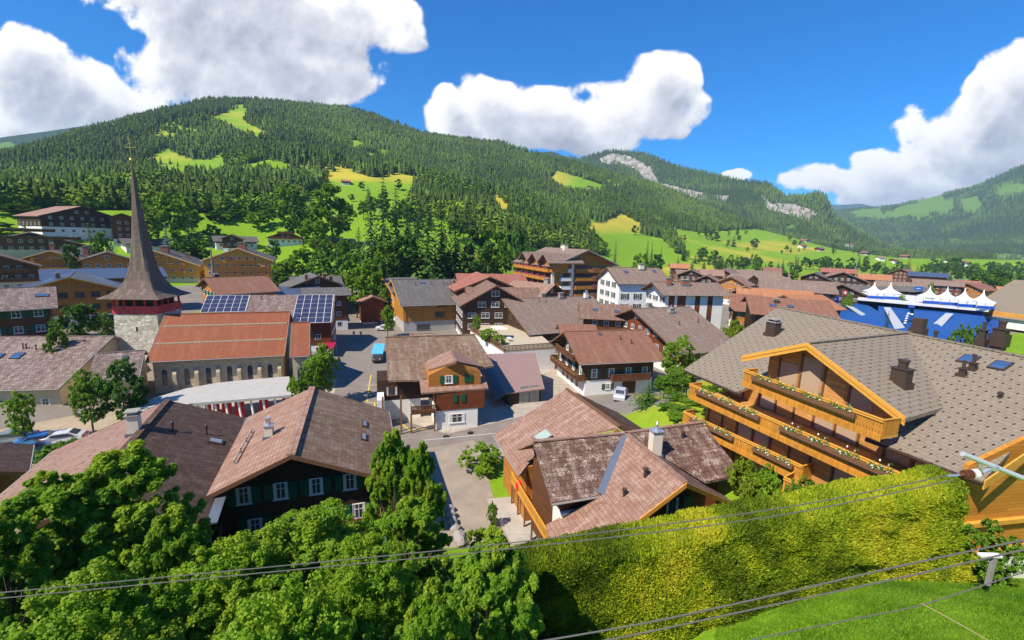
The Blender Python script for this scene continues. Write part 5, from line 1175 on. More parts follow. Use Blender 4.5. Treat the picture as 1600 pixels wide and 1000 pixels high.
# ---- dark tiled chalet 13 and terrace building
A=at(987,482,11.5); B_=at(1080,480,11.5)
hw_=10.5
r13,i13=house('brown chalet with broad grey tiled roof, round stone chimney and balcony facing the terrace',at(987,482,11.5),R2=at(1078,479,11.5),hw=(9,hwhit(at(987,482,11.5),at(1078,479,11.5),1098,550,.40)),pitch=.40,zb=0,og=1.6,oe=1.,ph=2.8,roof='greyb',wall='red',trim='brown',lod=0,name='chalet',balc=[('f',4.5,-6,4,None)],chim=[(.55,-2.2,1.2,1.0,'conc','cone'),(.3,.3,1.0,.8,'conc','slab')],vents=[(.45,-7),(.8,-6.5)],wcurt=False)
A=at(784,467,11.3); B_=at(900,463,11.3)
rt_,it_=house('brown chalet with streaked weathered roof and roof vents behind the planted terrace',A,R2=at(925,462,11.3),hw=(9,hwhit(A,B_,812,524,.42)),pitch=.42,zb=0,og=1.8,oe=1.,ph=3.2,roof='greyb',wall='dark',trim='brown',plinth='cream',lod=0,name='chalet',style='b',wz=.9,wcurt=False,vents=[(.35,-2),(.42,-2),(.66,-7),(.7,-8.)],sky=[(.78,-7,1.1,1.1)],chim=[(.62,-.5,1.2,1.,'conc','slab'),(.9,-1.,1.,1.4,'white','pipe')],wsp=3.4)
chimney(it_['ro'],(it_['L']*.45,1.,it_['zt'](1)),1,1,1,'conc','slab')
te=Bld('terrace','planted roof terrace with slatted wooden fence on a white ground floor','terrace',at(800,560,0))
TZ=4.6; tp=[(735,516),(787,549),(868,543),(832,512),(790,500),(745,503)]; P=[at(a,b,TZ) for a,b in tp]
m=MB(); slab_(m,P,.3); te.part('deck',m,plain('deck_sand',(.48,.40,.28),.85))
m=MB(); m.prism([p-Vector((0,0,.31)) for p in P] if sum(P[i].cross(P[(i+1)%6]).z for i in range(6))>0 else [p-Vector((0,0,.31)) for p in P][::-1],(0,0,-5)); te.part('wall',m,WD['white'])
for a,b in((0,1),(1,2),(3,4),(4,5),(5,0)):
    m=MB(); A_,B2=P[a],P[b]; n=int((B2-A_).length/.28); m.bar(A_+Vector((0,0,1.05)),B2+Vector((0,0,1.05)),.12,.1,1)
    for i in range(n):
        p=A_.lerp(B2,(i+.12)/n);q=A_.lerp(B2,(i+.8)/n); m.add([p+Vector((0,0,-.1)),q+Vector((0,0,-.1)),q+Vector((0,0,1.)),p+Vector((0,0,1.))],[(0,1,2,3)],0)
    te.part('railing',m,[BRV,TR['brown']])
um=at(780,512,TZ+2.2); uo=empty('parasol',(um.x,um.y,TZ+.005)); tag(uo,'square cream parasol open over the planted roof terrace','parasol'); m=MB(); m.cyl((0,0,0),(0,0,2.5),.04); m.build('pole',WHITE,uo); m=MB(); m.v=[(-1.9,-1.4,2.1),(1.9,-1.4,2.1),(1.9,1.4,2.1),(-1.9,1.4,2.1),(0,0,2.6),(0,0,2.5)]; m.f=[[0,1,4],[1,2,4],[2,3,4],[3,0,4],[1,0,5],[2,1,5],[3,2,5],[0,3,5]]; m.m=[0]*8; m.build('canopy',plain('parasol_cloth',(.78,.70,.55),.9),uo)
tb=at(795,533,TZ); o=empty('table',(tb.x,tb.y,TZ+.005)); tag(o,'white round table beside the parasol on the roof terrace','table'); m=MB(); m.lathe((0,0,.72),[(0,0),(.6,0),(.6,.05),(0,.05)],12); m.build('tabletop',WHITE,o); m=MB(); m.cyl((0,0,0),(0,0,.72),.05); m.build('leg',WHITE,o)
A=at(745,560,4.0)

# ---- table of the other houses: label, peak pixel, depth Y, yaw, length, half widths, then options
HS=[
 ('huge dark timber chalet with white ground floor standing high on the left slope',(128,322),205,-22,24,(15,15),dict(roof='pink',wall='dark',trim='dark',pitch=.34,ph=3.2,wsp=3.6)),
 ('small reddish chalet half hidden by the spire beside the huge dark chalet',(190,333),205,0,10,(5,5),dict(roof='brown',wall='red',pitch=.4,trim='brown')),
 ('brown chalet with broad gable and two rows of round flower balconies at the left edge',(46,363),172,0,24,(17,17),dict(roof='brown',wall='brown',trim='brown',pitch=.30,ph=1,plinth='tanw',balc=[('f',5.2,-14,14,'w'),('f',8.,-7,7,'w')])),
 ('golden chalet hotel with wide pale-edged gable above the blue solar roofs',(78,391),150,16,30,(14,14),dict(roof='slate',wall='gold',trim='light',pitch=.36,plinth='tanw',ph=2.2,balc=[('f',6.2,-5,5,'r'),('f',3.3,-11,9,None)],chim=[(.25,-3,2.6,2.2,'brick','slab'),(.42,-6,1.6,3,'brick','slab'),(.2,1,1.2,2.2,'brick','slab')])),
 ('brown chalet wing with small gable right of the golden hotel and left of the spire',(166,394),152,0,12,(7.5,8),dict(roof='slate',wall='orange',trim='brown',pitch=.4,ph=2)),
 ('brown chalet with layered flower balconies cut off by the left edge',(-5,398),130,0,16,(10,9),dict(roof='brown',wall='brown',trim='brown',pitch=.42,ph=3,plinth='cream',balc=[('f',3.2,-8,8,'w'),('f',6.,-6,7,'r')])),
 ('orange-brown chalet hotel with solar covered roof, carved gable and bright red awnings',(107,433),96,4,17,(9.8,9.3),dict(roof='bluesolar',wall='orange',trim='gold',pitch=.34,ph=2.6,lod=0,balc=[],wsp=2.6,style='b',ww=(1.5,1.2),chim=[(.3,2,.8,1,'brick','slab')])),
 ('long blue solar roofed wing behind the carved gable left of the spire',(60,421),108,90,24,(5,7),dict(roof='bluesolar',wall='orange',trim='brown',pitch=.3)),
 ('grey roofed dark house with dormer behind the spire',(185,372),200,80,17,(5,7),dict(roof='slate',wall='dark',trim='dark',pitch=.45)),
 ('golden chalet hotel with three flower balcony rows right behind the spire',(240,391),165,14,20,(12,14),dict(roof='slate',wall='gold',trim='light',pitch=.40,plinth='tanw',ph=1.5,balc=[('f',3.2,-9,11,'r'),('f',6.,-9,9,'r'),('f',8.6,-4,5,'r')],chim=[(.3,-2,2.6,2,'brick','slab'),(.5,-8,1.2,1.8,'brick','slab')])),
 ('golden chalet with full-width flower balconies and pale bargeboards left of the tall trees',(371,387),172,8,22,(12.5,12),dict(roof='slate',wall='gold',trim='light',pitch=.40,plinth='tanw',ph=2.4,balc=[('f',3.,-10,10,'r'),('f',5.8,-10,9,'r'),('f',8.4,-5,5,'r')],chim=[(.2,-1,3,2,'brick','slab')])),
 ('grey roofed dark chalet with little centre gable above the golden chalets',(330,368),225,84,20,(6,6),dict(roof='slate',wall='dark',trim='brown',pitch=.45)),
 ('small dormer gabled chalet in front of its grey roofed neighbour on the slope',(361,366),218,8,8,(5,5),dict(roof='slate',wall='brown',trim='brown',pitch=.45)),
 ('low brown farmhouse with broad roof tucked among hillside trees',(308,326),285,84,22,(6,7),dict(roof='brown',wall='brown',trim='brown',pitch=.4)),
 ('brown and white chalet with centred balconies on the small meadow left of the trees',(446,361),240,0,14,(9.5,9.5),dict(roof='brown',wall='brown',trim='brown',pitch=.38,ph=3,balc=[('f',3.,-7,7,None),('f',5.7,-4,4,None)])),
 ('small chalet with grey roof half hidden behind the bright round tree',(517,372),235,80,12,(5,7),dict(roof='grey',wall='red',trim='brown',pitch=.45)),
 ('dark weathered barn standing under the big maple on the meadow edge',(468,323),300,75,13,(6,6),dict(roof='brown',wall='dark',trim='dark',wins=False,name='barn',cat='barn')),
 ('rust-brown metal roofed chalet with green shutters directly right of the spire',(318,434),114,76,15,(8,9.5),dict(roof='rust',wall='orange',trim='brown',style='wG',lod=0,pitch=.36,ph=2.4,chim=[(.2,.5,1,.8,'metal','slab')])),
 ('brown mossy roofed chalet cut off by the left edge beside the leafy tree',(-45,452),78,96,10.5,(6,8.4),dict(roof='grey',wall='brown',trim='dark',style='wG',lod=0,pitch=.36,ph=2.6,sky=[(.82,-3.6,1.8,1.1)],plinth='grey')),
 ('grey-brown roofed house with broad rear ridge behind the solar panels',(452,432),138,86,15,(6,7),dict(roof='slate',wall='brown',pitch=.4)),
 ('low house with grey gable roof and brick chimneys behind the solar panels',(497,431),130,-10,14,(9,7),dict(roof='slate',wall='brown',pitch=.4,chim=[(.1,3,.9,1.2,'brick','slab'),(.15,-2,.9,1,'brick','slab'),(.2,-4,.9,1,'brick','slab')])),
 ('flat grey-brown roofed building at the corner of the shopping street',(470,450),118,88,12,(3,6),dict(roof='slate',wall='brown',pitch=.25)),
 ('house with dark blue solar panel roof left of the grey gable roofs',(428,448),125,88,12,(3,6),dict(roof='bluesolar',wall='brown',pitch=.3)),
 ('small timber kiosk with brown gable roof and red shutter at the end of the square',(583,463),128,-8,7,(4.2,4.2),dict(roof='pink',wall='red',trim='brown',pitch=.42,ph=.6,wins=False,name='kiosk',cat='kiosk')),
 ('long red tiled roof behind the dark chalets beside the tall hotel',(712,427),140,84,22,(7,8),dict(roof='red',wall='brown',pitch=.38)),
 ('red tiled cross gable facing the square between the slate house and the tall hotel',(766,432),124,-14,18,(10,9.5),dict(roof='red',wall='brown',trim='brown',pitch=.4)),
 ('dark brown chalet with white barred windows and steep gable above the terrace plants',(776,446),110,-12,18,(9,7.5),dict(roof='brown',wall='dark',trim='brown',pitch=.56,ph=2,style='w',lod=0,ww=(2.,1.4),wsp=3.4,wcurt=False)),
 ('broad brown cross roof of the dark chalet beside the tall hotel',(727,448),118,86,20,(5,5),dict(roof='brown',wall='dark',trim='brown',pitch=.5,wins=False)),
 ('hip-like pinkish roof with round stone chimney in front of the tall hotel',(868,444),122,-60,14,(8,9),dict(roof='pink',wall='brown',trim='brown',pitch=.45,chim=[(.2,0,1.3,1,'conc','slab')])),
 ('brown roofed wing with blue skylights between the streaked roof and the white house',(905,473),112,88,13,(4,7),dict(roof='brown',wall='brown',pitch=.4,sky=[(.3,-3,1.2,1.2),(.7,-3.4,1.2,1.)])),
 ('little house with rust-orange tiled roof poking up behind the plain rust chalet',(872,506),92,80,8,(3,4),dict(roof='rust',wall='brown',pitch=.5,wins=False)),
 ('timber chalet with stacked orange balconies right of the white apartment house',(1140,458),122,88,8,(5,9),dict(roof='rust',wall='orange',trim='light',pitch=.4,balc=[('r',5.,1,8,None),('r',2.2,1,8,'m')])),
 ('orange-brown tiled roof with two blue skylights over a dark timber wall',(1165,462),105,80,17,(5,8.5),dict(roof='rust',wall='dark',trim='brown',pitch=.36,sky=[(.3,-4,1.4,1.2),(.5,-4,1.2,1.2)],chim=[(.35,-2.5,1,.6,'metal','slab')],wins=False)),
 ('brown timber cabin with orange tiled gable roof against the blue stadium wall',(1225,461),120,40,14,(9,7.5),dict(roof='orange',wall='brown',trim='brown',pitch=.42)),
 ('bright orange tiled roof between brown roofs above the timber balconies',(1150,448),150,86,22,(5,6),dict(roof='orange',wall='brown',pitch=.35,wins=False)),
 ('small dark gabled dormer house on the bright orange roof',(1166,447),148,0,6,(5,5),dict(roof='greyb',wall='dark',pitch=.5,wins=False)),
 ('grey-brown tiled roof with a white dish facing the bright orange roof',(1185,434),185,86,26,(6,11),dict(roof='greyb',wall='brown',pitch=.35)),
 ('pair-gabled brown chalet with high roof left of the white dish roof',(1128,420),240,12,22,(11,11),dict(roof='greyb',wall='brown',trim='brown',pitch=.45)),
 ('small dark gable poking out below the high brown roof',(1104,430),215,5,14,(6,6),dict(roof='greyb',wall='dark',pitch=.5)),
 ('brown gable with orange timber front next to the small dark gable',(1142,432),205,14,14,(8,8),dict(roof='pink',wall='orange',trim='brown',pitch=.5)),
 ('long brown roof stretching right of the high brown gable',(1150,421),255,88,26,(6,9),dict(roof='greyb',wall='brown',pitch=.4)),
 ('orange timber gable facing left below the long brown roof',(1178,430),225,-60,12,(9,7),dict(roof='greyb',wall='orange',trim='brown',pitch=.45)),
 ('pinkish tiled roof with yellow wall behind the white apartment house',(1092,420),235,86,12,(4,7),dict(roof='pink',wall='gold',pitch=.4)),
 ('small red roofed chalet at the foot of the yellow meadow',(1046,411),290,84,12,(5,7),dict(roof='orange',wall='brown',pitch=.4)),
 ('dark roofed cottage with orange wall behind the white house',(1055,421),240,80,14,(4,6),dict(roof='greyb',wall='orange',pitch=.4)),
 ('black timber gable with white balcony behind the white apartment house',(1080,421),228,6,12,(7,7),dict(roof='greyb',wall='dark',plinth='white',ph=3.,pitch=.45)),
 ('little rust roofed house by the trees on the valley edge',(1192,417),330,84,12,(5,7),dict(roof='rust',wall='brown')),
 ('long dark timber chalet with wide brown roof left of the blue stadium',(1250,444),212,-8,30,(13,15),dict(roof='greyb',wall='dark',trim='brown',pitch=.34)),
 ('brown roofed barn-like chalet reaching left behind the cabin',(1190,443),205,88,24,(5,8),dict(roof='pink',wall='dark',pitch=.3,wins=False)),
 ('dark timber gabled chalet with wide grey roof behind the stadium shrubs',(1316,444),195,-6,22,(11,11),dict(roof='greyb',wall='dark',trim='brown',pitch=.45)),
 ('long grey roof behind the stadium shrubs left of the white marquees',(1262,440),245,88,38,(5,9),dict(roof='slate',wall='dark',pitch=.3,wins=False)),
 ('dark brown gabled chalet behind the long grey roof with windows in two rows',(1318,425),240,-4,22,(14,12),dict(roof='pink',wall='dark',trim='brown',pitch=.4)),
 ('small dark side gable left of the two-row windowed chalet',(1272,426),245,6,16,(7,9),dict(roof='slate',wall='dark',trim='brown',pitch=.42)),
 ('red tiled ridge roof rising behind the dark gabled chalets',(1282,418),275,88,18,(6,6),dict(roof='red',wall='brown',pitch=.4,wins=False)),
 ('orange roofed house beside the tall pale mast',(1340,427),290,86,17,(5,9),dict(roof='orange',wall='brown',pitch=.35)),
 ('brown roofed house directly behind the left pair of marquees',(1368,438),255,86,22,(6,9),dict(roof='greyb',wall='brown',pitch=.4)),
 ('dark roofed house between the marquee groups',(1398,446),238,84,14,(5,6),dict(roof='slate',wall='red',pitch=.4)),
 ('brown timber house with blue solar panel roof among trees behind the marquees',(1418,424),330,86,22,(6,9),dict(roof='bluesolar',wall='brown',pitch=.3)),
 ('brown roofed chalet left of the blue solar roof behind the marquees',(1408,420),345,20,12,(8,8),dict(roof='brown',wall='brown',pitch=.45)),
 ('wide brown roof behind the marquees in front of the solar roof',(1425,435),265,86,22,(7,8),dict(roof='greyb',wall='brown',pitch=.35)),
 ('brown hipped roof behind the second marquee group',(1462,438),265,84,17,(7,9),dict(roof='brown',wall='dark',pitch=.4)),
 ('reddish roofed chalet with orange wall behind the right marquees',(1512,443),250,30,14,(8,8),dict(roof='rust',wall='orange',pitch=.4)),
 ('small red roof peeking over the brown hipped roof',(1490,437),275,84,12,(5,6),dict(roof='red',wall='brown',pitch=.4)),
 ('tiny orange roofed house at the tree line far right',(1556,447),230,80,6,(3,4),dict(roof='orange',wall='brown',pitch=.4,wins=False)),
]
far_=[(533,287,0,'tiny dark hut alone on the upper yellow meadow'),(297,264,0,'tiny white-sided hut on the bright meadow below the spruce wood'),(920,294,0,'small brown hut on the narrow meadow high above the tall hotel'),(1248,386,900,'tiny red roofed farmhouse high on the green slope'),(1276,391,860,'tiny white walled farmhouse on the green slope'),(1262,378,1000,'tiny grey hut above the red farmhouse'),(1299,383,980,'tiny hut beside the tree on the upper slope'),(1323,384,1050,'tiny hut at the wood edge on the slope'),
 (1343,396,900,'tiny dark chalet at the slope foot, leftmost of its row'),(1358,398,880,'tiny brown chalet second in the row at the slope foot'),(1374,398,840,'tiny orange chalet in the row at the slope foot'),(1370,405,760,'low brown roofed farmhouse below the chalet row'),(1392,409,700,'orange gabled farmhouse in the valley meadow'),
 (1421,403,1000,'long pale barn roof in the valley meadow'),(1476,410,900,'tiny orange house in the valley right of the barn'),(1500,412,880,'tiny red house furthest right in the valley'),(1160,407,640,'tiny pale house in the shrubs below the meadow'),(1125,405,640,'tiny cream house behind the row of shrubs')]
for (lb,(px,py),Y,yaw,L,hw_,kw) in HS:
    kw=dict(kw); kw.setdefault('lod',1); kw.setdefault('wcurt',False); R1=aty(px,py,Y); r2=kw.pop('r2',None)
    if r2: house(lb,R1,R2=at(r2[0],r2[1],R1.z),hw=hw_,zb=kw.pop('zb',None),**kw); continue
    house(lb,R1,yaw=yaw+math.degrees(math.atan2(R1.x,R1.y)),L=L,hw=hw_,zb=kw.pop('zb',None),**kw)
cols=['red','pink','brown','rust','slate']
for i,(px,py,d,lb) in enumerate(far_):
    R1=ghit(px,py+1); g=R1.z; k_=max(5.5,min(8,R1.y*.0085)); R1.z=g+k_*.95; house(lb,R1,yaw=[70,-30,40,85][i%4],L=k_*1.9,hw=(k_*.9,k_*.9),pitch=.45,roof=cols[i%5],wall=['red','brown','brown','white'][i%4],ph=.8,lod=1,wins=False,beams=False,gut=False,name='farmhouse',cat='farmhouse',group='far farmhouses in the valley')
# ---- stadium with blue stands, marquees, flag and plants
BLU=t=NT('stadium_blue'); v=t.coord('G'); n=t.noise(v,.5,3); st_m=t.fin(t.mix(n,(.008,.06,.36),(.015,.09,.48)),.6)
t=NT('stadium_seats'); v=t.coord('UV'); b=brick(t,v,.5,.8,.09,off=0); n=t.noise(t.coord('G'),3,3); st_s=t.fin(t.mix(b.outputs['Fac'],t.mix(n,(.010,.085,.34),(.02,.14,.46)),(.01,.05,.2)),.5,t.bump(b.outputs['Fac'],.5,.2))
LOGO=plain('pale_lettering',(.35,.55,.85),.6); SC=plain('stair_grey',(.42,.44,.46),.8)
sd_=Bld('stadium','sunken blue sports stadium with seat tiers, stairs and blue advertising walls','stadium',at(1400,500,0))
def quadw(mb,pts,t_=.2,m=0): slab_(mb,pts,t_,m)
# back walls (left, middle, right) as real walls
def wallseg(a,b,z0,z1,name,mat,th=.3):
    A=a.copy();B=b.copy(); d=(B-A); d.z=0; d.normalize(); n=Vector((-d.y,d.x,0))*th; m=MB(); m.prism([Vector((A.x,A.y,z0)),Vector((B.x,B.y,z0)),Vector((B.x,B.y,z1)),Vector((A.x,A.y,z1))],n); return sd_.part(name,m,mat),d
PA=at(1246,468,5.5); PB=at(1347,461,5.5); PC_=at(1420,471,5.5); PD=at(1432,466,5.5); PE=at(1538,479,5.5)
for i,(a,b) in enumerate(((PA,PB),(PB,PC_),(PD,PE))):
    o,d=wallseg(a,b,-1,5.5,'advertising_wall',st_m)
    L_=(b-a).length; n=Vector((d.y,-d.x,0)); k=int(L_/5)
    for j in range(k):
        m=MB(); p=a.lerp(b,(j+.3)/k)+n*.02; p.z=4.2; w_=1.6+(j%3)*.5; m.prism([p,p+d*w_,p+d*w_+Vector((0,0,.6)),p+Vector((0,0,.6))],n*.03); sd_.part('wall_logo',m,LOGO)
# seat banks
def bank(pts,name='seat_bank',mat=None):
    m=MB(); slab_(m,[at(*p) for p in pts],.3); return sd_.part(name,m,mat or st_s)
bank([(1250,480,3.6),(1350,473,3.6),(1430,520,-.2),(1290,530,-.2)])
bank([(1372,478,3.4),(1420,482,3.4),(1430,500,.2),(1375,505,.2)])
bank([(1428,481,3.6),(1538,494,3.6),(1560,540,-.6),(1425,540,-.6)])
bank([(1200,470,-.3),(1565,480,-.3),(1565,600,-.3),(1180,600,-.3)],'stadium_floor',plain('court_blue',(.015,.08,.32),.7))
for pts in ([(1281,479,4.2),(1286,478,4.2),(1318,500,1.0),(1310,501,1.0)],[(1322,477,4.2),(1328,476,4.2),(1362,497,1.2),(1354,498,1.2)],[(1381,480,4.2),(1391,480,4.2),(1414,512,.4),(1398,514,.4)],[(1478,489,4.),(1490,490,4.),(1460,522,.4),(1444,518,.4)]):
    bank(pts,'stairs',SC)
def marquee(label,px,py,Z,w):
    p=at(px,py,Z); o=empty('marquee',(p.x,p.y,Z)); tag(o,label,'marquee',group='white peaked marquees over the stadium')
    return o
tm=plain('tent_white',(.82,.82,.80),.6)
mt=MB(); prof=[(1.,0),(.72,.10),(.45,.24),(.24,.42),(.10,.66),(.02,1.)]; n=24; vs=[];fs=[]
for r_q,z_q in prof:
    for i in range(n):
        a=2*math.pi*(i+.5)/n; c_,s_=math.cos(a),math.sin(a); k=1/max(abs(c_),abs(s_)); k=1+(k-1)*(r_q**.5); vs.append((r_q*c_*k*2.6,r_q*s_*k*2.6,2.6+z_q*4.2))
for k in range(len(prof)-1):
    for i in range(n): fs.append((k*n+i,k*n+(i+1)%n,(k+1)*n+(i+1)%n,(k+1)*n+i))
mt.add(vs,fs); me_t=mt.mesh('tent_roof',tm,True)
mf=MB(); mf.box(-2.6,2.6,-2.62,-2.58,2.25,2.6); me_f=mf.mesh('valance',tm); mp=MB(); mp.cyl((0,0,0),(0,0,2.6),.06); me_p=mp.mesh('tent_pole',METAL)
mb_=MB(); mb_.box(-2.5,2.5,-.06,.06,0,1.); me_b=mb_.mesh('panel',st_m)
TG=[(1363,437,'leftmost white peaked marquee, at the corner of the stadium'),(1388,438,'white marquee second from the left, right beside the corner one'),(1449,445,'white marquee leftmost of the right-hand four, beside the blue sign'),(1476,447,'white marquee second of the right-hand four'),(1503,450,'white marquee third of the right-hand four'),(1532,453,'white marquee nearest the right edge of the four')]
for i,(px,py,lb) in enumerate(TG):
    ZT=6.2; p=at(px,py+28,ZT); 
    o=empty('marquee',p,R(-18)); tag(o,lb,'marquee','white peaked marquees over the stadium')
    w_=aty(px,py,p.y).x; k=24*p.y/700/5.4
    o.scale=(k,k,1)
    inst('tent_roof',me_t,o)
    inst('valance',me_f,o)
    for sx in(-1,1):
        for sy in(-1,1): inst('tent_pole',me_p,o,(2.5*sx,2.5*sy,0))
    inst('panel',me_b,o,(0,-2.4,0))
    if i==0: mk=o
dk=MB(); P_=[at(1340,466,5.9),at(1545,484,5.9),at(1560,471,5.9),at(1345,456,5.9)]; slab_(dk,P_,.8); o=dk.build('viewing_deck',plain('deck_white',(.6,.6,.6),.8)); tag(o,'long pale viewing deck under the white marquees','deck')
# spectators' chairs as a few rows
chm=MB(); chm.box(-.25,.25,-.25,.25,.4,.46); chm.box(-.25,.25,.2,.26,.46,.95); chm.box(-.22,.22,-.22,.22,0,.4); 
blk=at(1435,452,7.2); o=empty('sign',(blk.x,blk.y,6)); tag(o,'blue sign board standing between the two marquee groups','sign'); m=MB(); m.box(-2.2,2.2,-.1,.1,.6,2.6); bd_=m.build('board',plain('sign_blue',(.02,.16,.45),.5),o); m=MB(); m.box(-1.2,.9,-.13,-.101,1.4,1.75); m.build('logo',WHITE,bd_); m=MB(); m.cyl((-1.8,0,0),(-1.8,0,.6),.06); m.build('post',METAL,o)
# big white letters on stand
m=MB(); p=at(1420,498,1.6); q=at(1432,492,1.8)
for k in range(5): 
    a=at(1414+k*1.2,505-k*3.6,1+.3*k); m.lathe(tuple(a),[(0,-.5),(.5,0),(0,.5)],8)
for k in range(5): 
    a=at(1420+k*5,490+(k%2)*1.5,2.2); m.lathe(tuple(a),[(0,-.5),(.55,0),(0,.5)],8)
sd_.part('white_sculpture',m,WHITE)
fp=at(1327,465,5.5); o=empty('flag',(fp.x,fp.y,5.4)); tag(o,'red flag with white cross on a pole at the stadium corner','flag'); m=MB(); m.cyl((0,0,0),(0,0,4.5),.05); m.build('pole',METAL,o); m=MB(); m.box(.05,1.9,-.03,.03,2.2,4.3); f_=m.build('cloth',RED,o); m=MB(); m.box(.75,1.2,-.05,-.031,2.6,3.9); m.box(.35,.749,-.05,-.031,3.05,3.45); m.box(1.201,1.6,-.05,-.031,3.05,3.45); m.build('cross',WHITE,f_)
o.location=(at(1327,466,6).x-3,at(1327,466,6).y,5)

# ---- masts, poles and antennas
def mast(label,px,py,base_z,top_py,r=.12,arm=None,cat='mast',name='mast',mat=None,heads=False):
    b=at(px,py,base_z); t=aty(px,top_py,b.y); o=empty(name,b); tag(o,label,cat); h=t.z-base_z
    m=MB(); m.cyl((0,0,0),(0,0,h),r,r*.6); m.build('pole',mat or METAL,o)
    if arm: m=MB(); m.bar((0,0,h*.9),(arm,0,h*.9+.5),.1,.1); m.build('arm',METAL,o); m=MB(); m.bar((0,0,h*.75),(arm*.6,0,h*.86),.06,.06); m.build('strut',METAL,o)
    if heads:
        for k in (-1,0,1): m=MB(); m.box(k*.5-.2,k*.5+.2,-.15,.15,h,h+.5); m.build('lamp_head',METAL,o)
    return o
mast('tall pale lattice mast rising from the orange roof before the green slope',1335,432,0,400,.35,None)
mast('slim floodlight pole in front of the white apartment house',1118,505,0,470,.1,None,'floodlight','floodlight',METAL,True)
mast('slim floodlight pole beside the hotel chimney',1210,500,2,468,.08,None,'floodlight','floodlight',METAL,True)
mast('railway mast in the green bank above the kiosk',580,455,1,413,.16,3,'railway mast','railway_mast')
mast('railway mast with long arm behind the slate grey roof',664,436,2,414,.16,6,'railway mast','railway_mast')
mast('short white railway mast left of the red tiled roofs',745,424,2,417,.14,None,'railway mast','railway_mast')
mast('short white railway mast right of the red roof blue hatch',772,424,2,416,.14,None,'railway mast','railway_mast')
mast('slim street pole beside the shaded road at the shops',553,490,0,455,.07,1.5,'street lamp','street_lamp')
mast('thin pole with white sign in front of the left golden hotel',28,455,5,415,.1,None,'pole','pole')
mast('pale pole at the white cottage left of the long brown roof',1084,432,0,415,.2,None)
# church ridge turret
tu=Bld('turret','slim pointed turret with pale base in front of the golden chalets','turret',aty(335,440,135)); P=aty(334,441,135); m=MB(); m.lathe(tuple(P),[(1.3,-4),(1.2,0),(.75,1.2),(.35,5),(.05,11)],8); tu.part('spire',m,plain('turret_metal',(.18,.17,.16),.5)); 

# ---- cars
def car_mesh():
    b=MB(); prof=[(-2.15,.35),(-2.2,.75),(-2.05,.98),(-1.35,1.05),(-.75,1.44),(.75,1.5),(1.5,1.15),(2.0,1.0),(2.15,.7),(2.12,.35)]
    rings=[]
    for y,k in((-.88,.93),(-.84,1.),(.84,1.),(.88,.93)):
        rings.append([Vector((x,y*(1 if z<1.06 else .86),.35+(z-.35)*k)) for x,z in prof])
    loft(b,rings,0,True); body=b.mesh('body',WHITE)
    g=MB()
    for s in(-1,1):
        pts=[(-1.2,s*.80,1.02),(.98*1.35,s*.80,1.06),(.72,s*.765,1.40),(-.72,s*.765,1.36)]; g.prism(pts if s>0 else pts[::-1],(0,-s*.05*-1,0))
    side=g.mesh('side_window',GLASS)
    f=MB(); f.prism([(-1.34,-.68,1.08),(-1.34,.68,1.08),(-.80,.62,1.44),(-.80,-.62,1.44)][::-1],(-.03,0,.02)); wf=f.mesh('windscreen',GLASS)
    r=MB(); r.prism([(.82,-.62,1.49),(.82,.62,1.49),(1.46,.68,1.19),(1.46,-.68,1.19)][::-1],(.03,0,.03)); wr_=r.mesh('rear_window',GLASS)
    w=MB(); w.cyl((0,-.1,0),(0,.1,0),.33,n=14); w.cyl((0,-.11,0),(0,.11,0),.18,n=10,m=1); wh=w.mesh('wheel',[BLACK,METAL])
    h=MB(); h.box(-.05,.05,-.18,.18,-.09,.09); hl=h.mesh('headlight',plain('lamp_glass',(.7,.7,.65),.2)); tl=h.mesh('tail_light',REDA)
    return body,side,wf,wr_,wh,hl,tl
CM_=car_mesh()
def car(label,px,py,head,col,van=False):
    p=at(px,py,0); z=gz(p.x,p.y); z=max(z,0)+.03; o=empty('parked_car',(p.x,p.y,z),R(head)); tag(o,label,'car','cars parked in the village')
    t=plain('car_paint',col,.25,.2,.03,.5); b=CM_[0].copy(); b.materials[0]=t; k=(1,1,1.15) if van else (1,1,1)
    bo=inst('body',b,o,sc=k); inst('side_window',CM_[1],bo); inst('windscreen',CM_[2],bo); inst('rear_window',CM_[3],bo)
    for x in(-1.35,1.35):
        for y in(-.8,.8): inst('wheel',CM_[4],o,(x,y,.33))
    for y in(-.6,.6): inst('headlight',CM_[5],bo,(-2.14,y,.75)); inst('tail_light',CM_[6],bo,(2.13,y,.8))
    return o
car('dark grey car parked by the yellow line below the light blue awning',590,566,103,(.06,.055,.055),True)
car('silver estate car parked before the white garage of the rust roofed chalet',968,637,70,(.55,.57,.62),True)
car('white car parked in the row at the end of the square',600,519,12,(.75,.76,.78)); car('black car behind the white one at the end of the square',604,508,15,(.03,.03,.035)); car('dark green car furthest back in the row at the square',606,501,15,(.03,.05,.04))
car('bright blue car parked left under the shrubs',62,696,35,(.02,.14,.42)); car('blue estate car in front of the bright blue one at the left',42,716,60,(.05,.17,.35),True); car('grey car parked left beside the low trees',22,691,20,(.25,.28,.32)); car('white car half hidden by the pinkish roof at the left',100,692,25,(.7,.7,.7))
